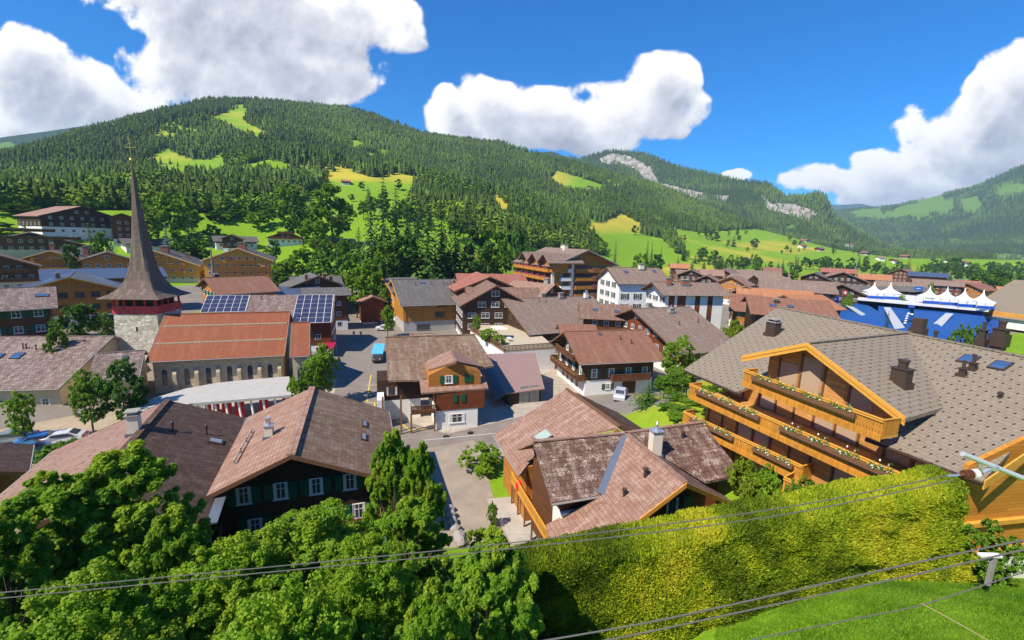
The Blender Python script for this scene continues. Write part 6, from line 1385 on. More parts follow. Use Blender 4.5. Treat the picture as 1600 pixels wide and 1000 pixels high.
# blue awning over a delivery bay, red awnings, kiosk panel
def box_thing(name,label,cat,p,dims,rz,mat,legs=True,leg=METAL):
    o=empty(name,p,rz); tag(o,label,cat); x,y,z=dims; m=MB(); m.prism([(-x/2,-y/2,z-.25),(x/2,-y/2,z-.25),(x/2,y/2,z+.15),(-x/2,y/2,z+.15)],(0,0,-.08)); m.build('awning_cloth',mat,o)
    if legs:
        for a in(-1,1):
            for b in(-1,1): q=MB(); q.cyl((a*(x/2-.1),b*(y/2-.1),0),(a*(x/2-.1),b*(y/2-.1),z-.26),.05); q.build('leg',leg,o)
    return o
p=at(591,545,2.2); box_thing('awning','light blue flat awning beside the road at the shops','awning',(p.x,p.y,0.02),(2.3,7.5,2.3),R(13),plain('awning_blue',(.10,.45,.72),.5))
p=at(514,538,3.); box_thing('awning','dark red awning over the shop door left of the road','awning',(p.x,p.y,0.02),(2.4,5,3.),R(15),plain('awning_dark_red',(.35,.01,.05),.7))
p=at(90,489,4.); o=box_thing('awning','bright red awning on the terrace left of the leafy tree','awning',(p.x,p.y,gz(p.x,p.y)),(7,2.2,3),R(8),REDA)
p=at(148,482,5.); o=box_thing('awning','bright red awning right of the leafy tree near the spire','awning',(p.x,p.y,gz(p.x,p.y)),(9,2.,3.4),R(8),REDA)
p=at(582,482,1.5); m=MB(); m.box(-2.4,2.4,-.08,.08,0,1.5); o=m.build('shutter_panel',plain('pink_red',(.62,.08,.10),.7),None,loc=(p.x,p.y-.3,.4)); tag(o,'pinkish red counter panel at the front of the small kiosk','counter panel')
# bollard shades
for i,(px,py,lb) in enumerate([(697,683,'round dark plate base with thin post on the pavement, left one'),(735,677,'round dark plate base with thin post on the pavement, right one')]):
    p=at(px,py,0); o=empty('bollard',(p.x,p.y,.02)); tag(o,lb,'bollard'); m=MB(); m.lathe((0,0,0),[(0,0),(.42,0),(.38,.12),(.1,.16),(0,.16)],14); m.build('base',BLACK,o); m=MB(); m.cyl((0,0,.16),(0,0,.95),.04); m.build('post',METAL,o)
# rubble boulders beside the drive
r=random.Random(5)
for i,(px,py,sz) in enumerate([(703,798,.45),(705,808,.5),(708,818,.5),(711,829,.5),(717,840,.55),(719,850,.55)]):
    import bmesh
    p=at(px,py,.1); bm=bmesh.new(); bmesh.ops.create_icosphere(bm,subdivisions=2,radius=sz)
    for v_ in bm.verts: v_.co*=r.uniform(.8,1.15); v_.co.z*=.8
    me=bpy.data.meshes.new('boulder'); bm.to_mesh(me); bm.free(); me.materials.append(plain('boulder_stone',(.33,.30,.28),.9) if i==0 else bpy.data.materials['boulder_stone'])
    o=inst('boulder',me,None,(p.x,p.y,.35)); tag(o,'grey boulder in the line of stones edging the shaded drive','boulder','boulders edging the drive')
# ---- people
def person(label,px,py,top,leg,face,stride=.25):
    p=at(px,py,0); me=bpy.data.meshes.new('person'); s=stride
    V=[(0,0,.95),(0,.0,1.15),(0,0,1.42),(0,0,1.52),(0,.0,1.64),(.1,0,.9),(.11,-s*.5,.5),(.12,-s*.2,.08),(.12,-s*.2-.15,.04),(-.1,0,.9),(-.11,s*.5,.5),(-.12,s*.9,.1),(-.12,s*.9-.14,.05),(.2,0,1.4),(.25,.1,1.12),(.25,0,.88),(-.2,0,1.4),(-.25,-.1,1.12),(-.25,-.18,.9)]
    Ed=[(0,1),(1,2),(2,3),(3,4),(0,5),(5,6),(6,7),(7,8),(0,9),(9,10),(10,11),(11,12),(2,13),(13,14),(14,15),(2,16),(16,17),(17,18)]
    rad=[.15,.14,.15,.06,.11,.09,.065,.045,.04,.09,.065,.045,.04,.06,.045,.035,.06,.045,.035]
    me.from_pydata(V,Ed,[]); o=bpy.data.objects.new('person',me); C.objects.link(o); md=o.modifiers.new('s','SKIN'); me.skin_vertices
    if not me.skin_vertices:
        bpy.context.view_layer.objects.active=o
    for i,sv in enumerate(me.skin_vertices[0].data): sv.radius=(rad[i],rad[i]); sv.use_root=(i==0)
    o.modifiers.new('sub','SUBSURF').levels=1; o.modifiers['sub'].render_levels=2
    t=NT('clothes_'+label[:12]); sp=t.n('ShaderNodeSeparateXYZ'); t.l(t.coord('Object'),sp.inputs[0]); c=t.ramp(t.math('DIVIDE',sp.outputs[2],2.),(0.,leg),(.47,top),(.76,(.55,.33,.24)),(.83,(.12,.07,.04)),interp='CONSTANT'); t.fin(c,.8); me.materials.append(t.m)
    o.location=(p.x,p.y,.02); o.rotation_euler=(0,0,R(face)); tag(o,label,'person'); return o
person('person in blue top walking on the shaded road, left one of the two',553,527,(.12,.16,.42),(.05,.05,.10),10)
person('person in dark clothes walking on the shaded road, right one of the two',564,527,(.03,.03,.06),(.03,.03,.05),-15)
# ================================================================== VEGETATION
LB=leafm('leaf_bright',(.13,.27,.012),(.27,.44,.02),.4,(.30,.42,.025)); LM=leafm('leaf_mid',(.075,.18,.012),(.18,.33,.02),.35,(.20,.33,.02)); LD=leafm('leaf_deep',(.045,.12,.012),(.10,.22,.018),.3)
LY=leafm('leaf_yellowish',(.17,.26,.012),(.30,.40,.025),.4); CN=leafm('needle_dark',(.018,.05,.014),(.05,.11,.022),.12); CL=leafm('needle_green',(.05,.12,.018),(.11,.21,.025),.15); CB=leafm('needle_blue',(.08,.14,.11),(.15,.22,.17),.1)
BARK=plain('bark',(.11,.08,.055),.95,0,.35)
def quads(c,nrm,size,asp,r):
    n=len(c); a=r.randn(n,3); a-=nrm*(a*nrm).sum(1)[:,None]; a/=np.linalg.norm(a,axis=1)[:,None]+1e-9; b=np.cross(nrm,a)
    s=size[:,None]; fold=nrm*s*.18
    V=np.stack([c-a*s*asp,c-b*s*.5+fold,c+a*s*asp,c+b*s*.5+fold],1).reshape(-1,3); return V,np.arange(4*n).reshape(n,4)
def crown(seed,n,leaf,clumps,rx=3.4,h0=2.2,h1=10.,asp=.62,shape=1.,tight=.62,crf=.27):
    r=np.random.RandomState(seed); C0=[]
    while len(C0)<clumps:
        p=r.uniform(-1,1,3); q=np.linalg.norm(p)
        if q>1 or q<.35 or r.rand()>(q**1.2): continue
        z=(p[2]+1)/2; k=1.0 if z<.45 else (1-((z-.45)/.55)**2*.35*shape); C0.append((p[0]*rx*k*r.uniform(.85,1.1),p[1]*rx*k*r.uniform(.85,1.1),h0+(h1-h0)*z))
    C0=np.array(C0); ci=r.randint(0,clumps,n); cr_=r.uniform(.5,1.3,clumps)*rx*crf
    d=r.randn(n,3); d/=np.linalg.norm(d,axis=1)[:,None]; rad=r.rand(n)**.45*tight*1.55
    ns=7; sd_i=r.randn(clumps,ns,3); sd_i/=np.linalg.norm(sd_i,axis=2)[:,:,None]; sub=C0[:,None,:]+sd_i*(cr_[:,None,None]*.8)*np.array([1,1,.8]); si=r.randint(0,ns,n)
    c=sub[ci,si]+d*(cr_[ci]*.42*r.rand(n)**.5)[:,None]*np.array([1,1,.8]); 
    nr=d*.55+np.array([0,0,.75])+r.randn(n,3)*.45; nr/=np.linalg.norm(nr,axis=1)[:,None]
    V,Fq=quads(c,nr,leaf*r.uniform(.65,1.3,n),asp,r); t=np.clip(r.rand(clumps)[ci]*.6+r.rand(n)*.4,0,1)
    return V,Fq,t,C0
def trunk_mb(C0,seed,h=8.,r0=.22,nb=7):
    r=random.Random(seed); m=MB(); top=Vector((r.uniform(-.2,.2),r.uniform(-.2,.2),h*.72)); m.cyl((0,0,-1.2),(0,0,h*.28),r0*1.15,r0*.8,8); m.cyl((0,0,h*.28),top,r0*.8,r0*.22,7,cap=False)
    for k in range(nb):
        c=Vector(C0[k%len(C0)]); z=h*r.uniform(.22,.55); s=Vector((0,0,z)).lerp(top,max(0,(z/h-.28)/.44)); s=Vector((top.x*max(0,(z/h-.28)/.44),top.y*max(0,(z/h-.28)/.44),z)); m.cyl(s,s.lerp(c,.85),r0*.4,r0*.12,5,cap=False)
    return m
def broad(seed,n,leaf,clumps,mat,**k):
    V,Fq,t,C0=crown(seed,n,leaf,clumps,**k); return np_mesh('crown',V,Fq,mat,tint=t),trunk_mb(C0,seed).mesh('trunk',BARK)
def conif(seed,levels,per,mat,rb=2.1,nb=9,size=.34):
    r=np.random.RandomState(seed); P=[];Nn=[]
    for l in range(levels):
        t=.05+.95*l/levels; z=10*t; L=rb*(1-t)**.8*r.uniform(.85,1.1)+.08; nbk=max(4,int(nb*(1-t*.5)))
        for b in range(nbk):
            a=6.283*b/nbk+r.rand()*.6+l*.7; Lb=L*r.uniform(.72,1.18); m=max(2,int(per*(1-t*.7)))
            u=(np.arange(m)+.6)/m; x=np.cos(a)*Lb*u; y=np.sin(a)*Lb*u; zz=z+.18*Lb-Lb*.42*u**1.3
            w=r.randn(m)*.12*Lb*(1.1-u); P.append(np.stack([x-np.sin(a)*w,y+np.cos(a)*w,zz+r.randn(m)*.04],1)); nn=np.stack([np.cos(a)*.5+r.randn(m)*.3,np.sin(a)*.5+r.randn(m)*.3,.8+r.randn(m)*.2],1); Nn.append(nn)
    P=np.concatenate(P); Nn=np.concatenate(Nn); Nn/=np.linalg.norm(Nn,axis=1)[:,None]
    V,Fq=quads(P,Nn,size*r.uniform(.7,1.4,len(P))*(1.15-P[:,2]/14),.75,r); m=MB(); m.cyl((0,0,-1.2),(0,0,9.4),.17,.03,7)
    return np_mesh('crown',V,Fq,mat,tint=r.rand(len(Fq))),m.mesh('trunk',BARK)
PT={}
for i in range(3):
    PT['b',i]=broad(10+i,5200,.40,46,LM); PT['B',i]=broad(20+i,5200,.40,40,LB); PT['d',i]=broad(30+i,5200,.42,40,LD)
    PT['c',i]=conif(40+i,26,7,CN); PT['C',i]=conif(50+i,26,7,CL,rb=2.5); PT['s',i]=conif(60+i,26,6,CB,rb=1.7); PT['y',i]=broad(70+i,4200,.36,30,LY)
    PT['m',i]=broad(80+i,17000,.22,70,LM); PT['M',i]=broad(90+i,17000,.22,64,LB,shape=.7); PT['D',i]=broad(95+i,17000,.23,64,LD)
    PT['t',i]=broad(100+i,1500,.75,24,LM); PT['T',i]=broad(110+i,1500,.75,24,LD); PT['k',i]=conif(120+i,13,4,CN,nb=7,size=.7); PT['K',i]=conif(130+i,13,4,CL,nb=7,size=.7)
def bush(seed,n,leaf,mat,rx=3.4): return crown(seed,n,leaf,40,rx=rx,h0=.6,h1=10,tight=.8,shape=.5)
for i in range(2):
    for kk,mt_ in (('u',LM),('U',LB),('v',LY)):
        V,Fq,t_,C0=crown(140+i,6500,.42,46,rx=4.6,h0=.3,h1=9.6,shape=.6,tight=.8); PT[kk,i]=(np_mesh('crown',V,Fq,mt_,tint=t_),trunk_mb(C0,i,6,.2).mesh('trunk',BARK))
    PT[kk,2]=PT[kk,i]
for kk in 'uUv': PT[kk,2]=PT[kk,0]
ntree=0
def tree(kind,px,top,Y,wpx,label,name=None,group=None,gzv=None,cat=None):
    global ntree
    tp=aty(px,top,Y); g=gz(tp.x,tp.y) if gzv is None else gzv; h=max(tp.z-g,.5)
    base_r={'c':2.1,'C':2.5,'s':1.7,'k':2.1,'K':2.1,'u':5.,'U':5.,'v':5.}.get(kind,3.9); k=(wpx/2*Y/700*1.0)/base_r
    nm=name or {'c':'spruce_tree','C':'conifer_tree','s':'blue_spruce_tree','k':'spruce_tree','K':'conifer_tree','u':'bush','U':'bush','v':'bush'}.get(kind,'leafy_tree')
    o=empty(nm,(tp.x,tp.y,g),ntree*2.39996); tag(o,label,cat or ('bush' if nm=='bush' else 'tree'),group); kk=h/10.1
    cr_,tr_=PT[kind,ntree%3]; ntree+=1
    inst('crown',cr_,o,sc=(k,k,kk)); inst('trunk',tr_,o,sc=(min(k,kk),min(k,kk),kk)); return o
TL=[
 ('c',598,272,168,52,'tallest dark spruce in the clump behind the slate grey roof'),('c',618,284,172,44,'dark spruce just right of the tallest one in the centre clump'),('c',578,296,166,44,'dark spruce on the left flank of the tallest one'),('c',635,318,176,34,'slim dark spruce at the meadow edge right of the tall pair'),
 ('C',668,303,160,78,'broad green conifer wide as a tent behind the slate grey roof'),('c',690,312,168,60,'dark spruce behind the broad green conifer, right side'),('c',648,326,170,48,'dark spruce behind the broad green conifer, left side'),('c',712,335,172,42,'dark spruce right of the broad green conifer'),
 ('c',735,328,178,44,'dark spruce above the sunny lawn left of the red roofs'),('d',745,352,172,62,'deep green leafy tree above the lawn left of the red roofs'),('c',762,345,186,40,'dark spruce at the forest edge above the red tiled roofs'),('b',778,362,188,50,'leafy tree at the forest edge above the red tiled roofs'),
 ('b',700,392,172,40,'small leafy tree at the foot of the broad conifer'),('b',650,395,168,44,'leafy tree right behind the slate grey roof'),('B',622,392,166,46,'bright leafy tree left behind the slate grey roof'),('b',600,372,152,56,'leafy tree between kiosk bank and dark spruces'),('d',632,362,158,50,'deep green tree under the tall spruce pair'),('B',572,398,142,50,'bright tree above the small kiosk'),('b',548,392,150,50,'leafy tree left of the railway mast on the bank'),('B',556,428,134,46,'bright low tree directly left of the kiosk'),('b',590,425,134,40,'leafy tree directly behind the kiosk roof'),('d',612,418,150,30,'dark leafy tree between kiosk and slate roof'),
 ('M',605,478,112,24,'small round street tree beside the golden timber house'),
 ('b',516,288,232,70,'big round leafy tree on the yellow meadow edge'),('b',452,282,244,52,'tall leafy tree beside the dark weathered barn'),('d',470,318,240,36,'deep green tree touching the dark weathered barn'),('B',492,338,214,52,'bright round tree right of the brown and white chalet'),('b',505,372,190,44,'leafy tree below the bright round one'),('b',470,390,176,54,'leafy tree right of the golden chalet with full balconies'),('B',452,402,168,50,'bright tree in front of the golden chalet corner'),('d',436,424,160,40,'dark hedge tree below the golden chalet corner'),('c',526,386,166,36,'dark spruce behind the grey gable roofs'),('b',500,398,168,44,'leafy tree left of that dark spruce behind the grey gables'),('b',540,372,178,46,'leafy tree up the bank right of the grey-roofed small chalet'),('c',560,352,190,36,'dark spruce up the bank right of the grey-roofed small chalet'),
 ('B',268,296,222,56,'bright leafy tree right of the spire above the golden chalet'),('b',240,304,226,46,'leafy tree just right of the spire needle'),('B',228,318,206,40,'bright tree closest behind the spire'),('b',290,312,236,44,'leafy tree left of the low hillside farmhouse'),('c',297,333,196,50,'wide dark conifer above the golden chalets'),('s',257,344,186,26,'blue-grey spruce above the middle golden chalet'),('b',275,360,190,30,'small leafy tree between blue spruce and wide conifer'),
 ('C',137,345,166,44,'light green conifer in front of the huge dark chalet'),('s',171,354,168,20,'slim blue-grey spruce beside the light green conifer'),('b',156,362,172,24,'leafy tree squeezed between the two front conifers'),('b',22,318,214,66,'leafy tree left of the huge dark chalet'),('c',14,310,235,30,'dark spruce at the far left forest foot'),('d',45,352,200,28,'low tree below the huge dark chalet on the left'),('b',-5,345,190,50,'leafy tree cut by the left edge on the slope'),('d',108,378,150,26,'dark round tree beside the left brown gable'),
 ('b',340,330,262,42,'leafy tree on the slope right of the low farmhouse'),('b',372,326,270,40,'second leafy tree right of the low farmhouse on the slope'),('B',400,330,262,34,'bright round shrub-tree on the slope in the middle'),('b',418,322,270,30,'leafy tree left of the tall one by the barn'),('d',330,350,232,26,'small bare-looking tree on the bright meadow strip'),('B',312,372,196,30,'bright low tree left of the grey roofed dark chalet'),('b',425,375,205,26,'small tree in front of the brown and white chalet'),
 ('C',832,334,205,42,'light green conifer left behind the tall hotel'),('d',812,350,215,30,'dark leafy tree beside the conifer behind the tall hotel'),('c',858,350,225,22,'slim spruce directly behind the tall hotel roof'),
 ('b',1003,394,300,30,'olive round tree above the white house on the meadow'),('c',963,374,330,12,'lone slim spruce on the yellow-green meadow'),('c',1013,374,370,14,'left spruce of the pair on the yellow meadow'),('c',1020,378,366,13,'right spruce of the pair on the yellow meadow'),('c',1034,384,360,12,'lower spruce right of the pair on the yellow meadow'),('d',1028,394,352,22,'dark bush-like tree below the pair on the meadow'),('c',935,372,345,14,'spruce at the left edge of the yellow-green meadow'),('c',940,380,335,12,'second spruce at the left edge of the yellow-green meadow'),
 ('c',1245,397,260,26,'tall dark spruce right in front of the green slope'),('b',1234,420,240,34,'leafy tree at the foot of the tall dark spruce'),
 ('D',118,474,76,62,'dark green leafy tree in front of the red awnings left of the tower'),('u',84,500,68,32,'olive bush left below the dark leafy tree'),('m',160,486,82,26,'small tree between leafy tree and stone tower'),
 ('M',27,612,50,44,'small round leafy tree at the gravel yard on the left'),('m',132,578,52,58,'left one of the two dark leafy trees at the canopy end'),('D',185,564,53,72,'right larger one of the two leafy trees at the canopy end'),
 ('M',503,538,66,52,'bright maple in the street corner behind the near ridge'),('m',486,562,63,44,'darker maple crown left in front of the bright street maple'),('U',458,584,61,32,'round shrub at the end of the pale canopy'),
 ('U',752,690,47,68,'round bright bush at the corner of the driveway'),('M',1066,526,66,58,'light green tree between the rust roof chalet and the large hotel'),('m',1058,580,62,46,'leafy tree below the light green one beside the hotel'),('C',1014,596,58,56,'bushy pine in front of the white garage wall'),('u',1055,612,57,44,'shrub right of the bushy pine'),('U',1082,626,55,42,'bright shrub left of the hotel balconies'),('u',1046,640,53,38,'low shrub behind the near chalet chimney'),
 ('v',1165,712,34,46,'yellow-green shrub under the lower hotel balcony'),('U',1205,722,31,44,'bright shrub under the hotel balcony end'),('u',1262,738,28,60,'grey-green shrub behind the hedge below the hotel'),('v',1178,742,31,40,'small yellow-green shrub beside the near chalet eave'),
 ('c',1390,484,128,20,'small dark conifer rising before the stadium seats'),('u',1560,806,21,80,'shrub at the right edge by the white wall'),
 ('U',764,512,93,34,'leafy planter bush on the roof terrace, larger one',None,None,4.6),('v',780,522,90,24,'small planter bush in front of the larger one on the terrace',None,None,4.6),('U',745,488,102,14,'slim planter at the back of the roof terrace',None,None,4.6),
 ('v',1290,455,176,22,'yellow-green shrub left at the stadium wall'),('U',1328,455,178,18,'bright shrub right at the stadium wall'),('v',1412,455,185,16,'yellowish shrub between the marquee groups'),('v',1458,438,196,12,'yellow shrub behind the blue sign board'),('u',1508,503,118,30,'green shrub at the lower stadium edge, left one'),('u',1530,500,116,24,'green shrub at the lower stadium edge, right one'),('v',1150,496,108,46,'bright yellow-green planted roof bed beside the white apartment house'),
 ('U',1100,600,60,44,'shrub tucked against the hotel front under the first balcony'),('m',1078,560,70,40,'leafy crown behind the light green tree beside the hotel'),('u',1120,640,50,44,'dark shrub beneath the lowest hotel balcony'),('m',1040,585,64,40,'leafy tree between the bushy pine and the light green tree'),('U',1105,622,54,48,'bright shrub left of the lowest hotel balcony'),('u',1068,640,52,44,'round shrub between the near chimney and the hotel balconies'),('m',1128,600,60,40,'leafy crown rising beside the left end of the middle balcony'),('U',1060,655,50,40,'low bright shrub above the near chalet chimney'),
 ('m',400,500,150,20,'small tree glimpsed behind the solar panels') if False else ('s',256,352,178,10,'tiny second blue-grey spruce under the first'),
]
for a in TL: tree(*a)
lone=[(1062,415,'c'),(970,392,'c')]
LN=[(600,295,560,14,'t','round tree on the yellow meadow below the wood'),(549,303,540,10,'T','dark round tree alone on the green meadow'),(566,283,600,12,'t','tree beside the tiny dark hut'),(265,245,720,6,'k','lone spruce at the left of the upper meadow'),(250,243,740,7,'k','spruce at the very left of the upper meadow'),(316,254,700,7,'k','spruce right of the tiny white-sided hut'),(277,250,720,5,'k','small spruce left of the tiny white-sided hut'),
 (993,352,420,12,'T','dark tree on the yellow top of the centre meadow'),(622,280,600,14,'T','dark clump tree near the top of the yellow meadow'),(575,290,580,12,'k','spruce above the round tree on the yellow meadow'),(1242,375,900,8,'T','tree beside the tiny red farmhouse'),(1308,374,950,10,'T','tree beside the tiny hut on the upper slope'),(1108,360,800,12,'T','left tree of the dark clump on the slope'),(1120,362,800,12,'T','right tree of the dark clump on the slope'),(1148,366,780,10,'k','spruce on the rise right of the dark clump'),(1180,372,780,14,'T','tree on the right rise of the green slope')]
for px,tp_,Y,w_,k_,lb in LN:
    hpx=w_*(1.25 if k_ in 'tT' else 2.); q_=ghit(px,tp_+hpx); tree(k_,px,tp_,q_.y,w_,lb)
rr_=random.Random(12)
def band(poly,n,Y0,Y1,kinds,hpx,lab,grp,wk=.8):
    xs=[p[0] for p in poly]; c=0
    while c<n:
        px=rr_.uniform(min(xs),max(xs)); Y=rr_.uniform(Y0,Y1); tp=aty(px,420,Y); g=gz(tp.x,tp.y); 
        q=proj_np(np.array([tp.x]),np.array([Y]),np.array([g])); py=float(q[1][0])
        if not inpoly(np.array([px]),np.array([py]),poly)[0]: c+=.2; continue
        k=rr_.choice(kinds); h=hpx*rr_.uniform(.65,1.25)*Y/700; tt=proj_np(np.array([tp.x]),np.array([Y]),np.array([g+h])); 
        tree(k,px,float(tt[1][0]),Y,h*700/Y*(wk if k in 'tTb' else .5),lab,group=grp); c+=1
band([(1060,396),(1130,398),(1220,402),(1240,425),(1150,428),(1060,420)],64,330,560,'tTkKt',17,'small tree in the wooded strip between roofs and the green slope','trees in the strip below the green slope')
band([(1240,408),(1420,412),(1600,412),(1620,450),(1500,445),(1240,432)],150,300,800,'tTkKT',18,'valley tree in the dark wooded band behind the stadium village','trees in the valley band behind the stadium')
band([(1480,415),(1620,412),(1620,470),(1540,470),(1480,445)],56,215,330,'TtTk',34,'large tree in the grove behind the right marquees','grove behind the right marquees')
band([(0,318),(230,320),(420,330),(640,335),(640,356),(420,352),(230,345),(0,345)],50,255,330,'tTtkt',26,'tree in the loose row along the foot of the big wooded hill','trees along the foot of the hill')
band([(560,330),(800,345),(905,385),(905,412),(800,400),(700,400),(620,380)],20,200,300,'tTkkT',30,'tree on the wooded bank between centre clump and tall hotel','trees on the bank behind the tall hotel')
band([(380,395),(560,395),(560,440),(400,440)],10,150,205,'btB',24,'leafy tree filling the bank left of the railway masts','leafy trees on the bank left of the masts')
band([(1200,350),(1400,380),(1400,408),(1080,400),(1050,370)],30,650,1100,'tTk',9,'small dot-like tree scattered on the far green slope','scattered trees on the far green slope')
band([(40,430),(160,435),(300,445),(330,470),(40,470)],8,110,150,'tT',16,'low tree between the golden chalets at the left','low trees between the golden chalets')
# ---- foreground trees
NEARB=[]
FL1=leafm('foreground_maple_leaf',(.15,.31,.012),(.33,.53,.03),.48,(.38,.50,.03)); FL2=leafm('foreground_ash_leaf',(.12,.27,.014),(.29,.48,.03),.48,(.37,.49,.03))
def fg(seed,mat,n,leaf,clumps,rx,h0,asp): 
    V,Fq,t_,C0=crown(seed,n,leaf,clumps,rx=rx,h0=h0,h1=10,asp=asp,shape=(1.0 if asp<1 else 1.9),tight=.58,crf=(.21 if asp<1 else .17)); return np_mesh('crown',V,Fq,mat,tint=t_),trunk_mb(C0,seed,8,.2,10).mesh('trunk',BARK)
FG={'maple':[fg(200+i,FL1,95000,.125,150,4.,.8,.6) for i in range(2)],'ash':[fg(210+i,FL2,90000,.13,115,3.6,.8,1.1) for i in range(2)]}
def fgtree(kind,i,px,top,Y,wpx,label,gdrop=0):
    tp=aty(px,top,Y); g=gz(tp.x,tp.y)-gdrop; h=tp.z-g; k=(wpx/2*Y/700)/(4. if kind=='maple' else 3.6); c,t_=FG[kind][i%2]
    o=empty({'maple':'maple_tree','ash':'ash_tree'}[kind],(tp.x,tp.y,g),i*1.7); tag(o,label,'tree'); inst('crown',c,o,sc=(k,k,h/10)); inst('trunk',t_,o,sc=(k,k,h/10)); return o
fgtree('ash',0,185,700,20.5,215,'leafy ash in the foreground hiding the left chalet eave, pointed top',1); fgtree('ash',1,75,735,18.5,215,'leafy ash at the left edge of the foreground row',1); fgtree('ash',0,262,800,17.,150,'darker ash between the left ash pair and the maples',2)
fgtree('maple',0,480,805,19.,235,'bright maple in the centre foreground with its top against the near gable'); fgtree('maple',1,352,850,16.,220,'bright maple left of the centre one, low in the frame',1); fgtree('maple',2,565,850,15.5,210,'bright maple at the bottom, right of the centre one',1)
fgtree('ash',2,612,672,26.5,100,'slim ash standing at the right corner of the near chalet'); fgtree('ash',3,657,688,25.,84,'slim ash right beside the other slim one over the shaded drive'); fgtree('ash',1,640,775,21,150,'leafy ash in front of the two slim ones')
fgtree('ash',4,770,838,17.5,190,'leafy ash left of the hedge end under the cables',1); fgtree('maple',5,120,905,12.5,300,'low maple crown filling the bottom left corner',2); fgtree('maple',3,420,930,11.,330,'low maple crown at the bottom edge left of centre',3); fgtree('ash',5,680,900,13.,190,'ash crown at the bottom edge in the centre',2); fgtree('ash',6,-10,800,16,160,'ash crown cut off by the left edge',1)
tree('v',748,822,33,44,'yellow-green shrub at the foot of the driveway'); tree('u',770,782,37,20,'small ornamental grass clump beside the lawn edge'); tree('u',80,690,44,60,'low green shrub row above the parked blue cars'); tree('u',110,680,46,40,'low green shrub beside the parked cars')
tree('v',1250,480,140,10,'small yellow plant by the stadium corner') if False else None
# ---- clipped hedge 
Hs0=Vector((.9,20.6,0)); Hs1=Vector((24.7,22.0,0)); zt0,zt1=9.0,13.75
hd=(Hs1-Hs0); HL=hd.length; hd.normalize(); hn=Vector((hd.y,-hd.x,0))   # towards camera
def hedge_pts(n,r):
    """points on a lumpy rounded slab and their normals"""
    u=r.rand(n); x=np.where(u<0,0,r.rand(n))*HL; part=r.rand(n); top=part<.27; end=part>.965
    th=2.3; depth=np.where(top,r.rand(n)*th,0.); zrel=np.where(top,1.,r.rand(n)**.9)
    nx=np.zeros((n,3)); nx[:]=np.array(hn); nx[top]=(0,0,1)
    eL=end; x=np.where(eL,HL,x); depth=np.where(eL,r.rand(n)*th,depth); nx[eL]=np.array(hd)
    ztop=zt0+(zt1-zt0)*x/HL; bx=Hs0.x+hd.x*x; by=Hs0.y+hd.y*x
    gb=ground_z(bx+hn.x*.8,by+hn.y*.8)-.1; z=gb+(ztop-gb)*zrel
    out=(1-zrel)*.75                                   # batter of the face
    rnd=np.where(~top&~eL,np.clip((zrel-.86)/.14,0,1)**2*.5,0); 
    lump=fbm(x*1.0,z*1.3+depth,4,2.2,17)*.75
    off=out-rnd+lump*np.where(top,0,1)-depth
    X=bx+hn.x*off; Yv=by+hn.y*off; Zv=z+np.where(top,lump*.5-np.clip(1-depth/.5,0,1)**2*.35,0)
    X=np.where(eL,X+hd.x*lump,X); nr=nx+np.array([0,0,.35]); nr/=np.linalg.norm(nr,axis=1)[:,None]
    return np.stack([X,Yv,Zv],1),nr,x,z
r=np.random.RandomState(5); P,Nn,hx,hz=hedge_pts(230000,r); dirv=Nn+np.array([.15,0,.75])+r.randn(len(P),3)*.55; dirv/=np.linalg.norm(dirv,axis=1)[:,None]
sd2=np.cross(dirv,r.randn(len(P),3)); sd2/=np.linalg.norm(sd2,axis=1)[:,None]; s_=(.075*r.uniform(.6,1.5,len(P)))[:,None]; P=P-Nn*(r.rand(len(P))**2*.30)[:,None]
V=np.stack([P-dirv*s_*.5,P-sd2*s_*.42+dirv*s_*.3,P+dirv*s_*1.5,P+sd2*s_*.42+dirv*s_*.3],1).reshape(-1,3)
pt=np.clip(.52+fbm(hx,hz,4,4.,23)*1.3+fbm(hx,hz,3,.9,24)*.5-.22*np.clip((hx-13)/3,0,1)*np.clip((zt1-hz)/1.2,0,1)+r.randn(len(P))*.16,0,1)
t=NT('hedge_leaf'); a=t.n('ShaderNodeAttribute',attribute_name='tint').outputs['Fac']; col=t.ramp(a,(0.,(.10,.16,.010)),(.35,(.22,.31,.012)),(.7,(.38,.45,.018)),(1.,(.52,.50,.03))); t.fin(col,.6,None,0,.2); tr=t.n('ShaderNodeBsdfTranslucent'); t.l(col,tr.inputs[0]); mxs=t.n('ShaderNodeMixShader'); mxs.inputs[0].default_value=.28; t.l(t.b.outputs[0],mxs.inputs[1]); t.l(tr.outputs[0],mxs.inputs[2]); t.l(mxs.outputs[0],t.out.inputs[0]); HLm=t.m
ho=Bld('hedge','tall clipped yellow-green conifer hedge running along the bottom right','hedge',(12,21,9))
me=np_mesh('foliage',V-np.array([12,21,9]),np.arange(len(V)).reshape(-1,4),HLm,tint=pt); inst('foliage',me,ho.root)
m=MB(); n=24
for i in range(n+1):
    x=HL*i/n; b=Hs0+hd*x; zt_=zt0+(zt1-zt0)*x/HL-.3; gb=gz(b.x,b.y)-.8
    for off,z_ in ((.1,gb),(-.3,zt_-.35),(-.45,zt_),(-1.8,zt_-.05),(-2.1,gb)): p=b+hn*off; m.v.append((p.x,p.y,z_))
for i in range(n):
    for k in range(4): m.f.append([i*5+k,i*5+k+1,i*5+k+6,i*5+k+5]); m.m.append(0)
m.f.append([n*5+k for k in range(5)]); m.f.append([4,3,2,1,0]); m.m+=[0,0]; ho.part('inner_core',m,plain('hedge_inner',(.035,.04,.012),.95))  # solid dark core added inside the foliage to block gaps
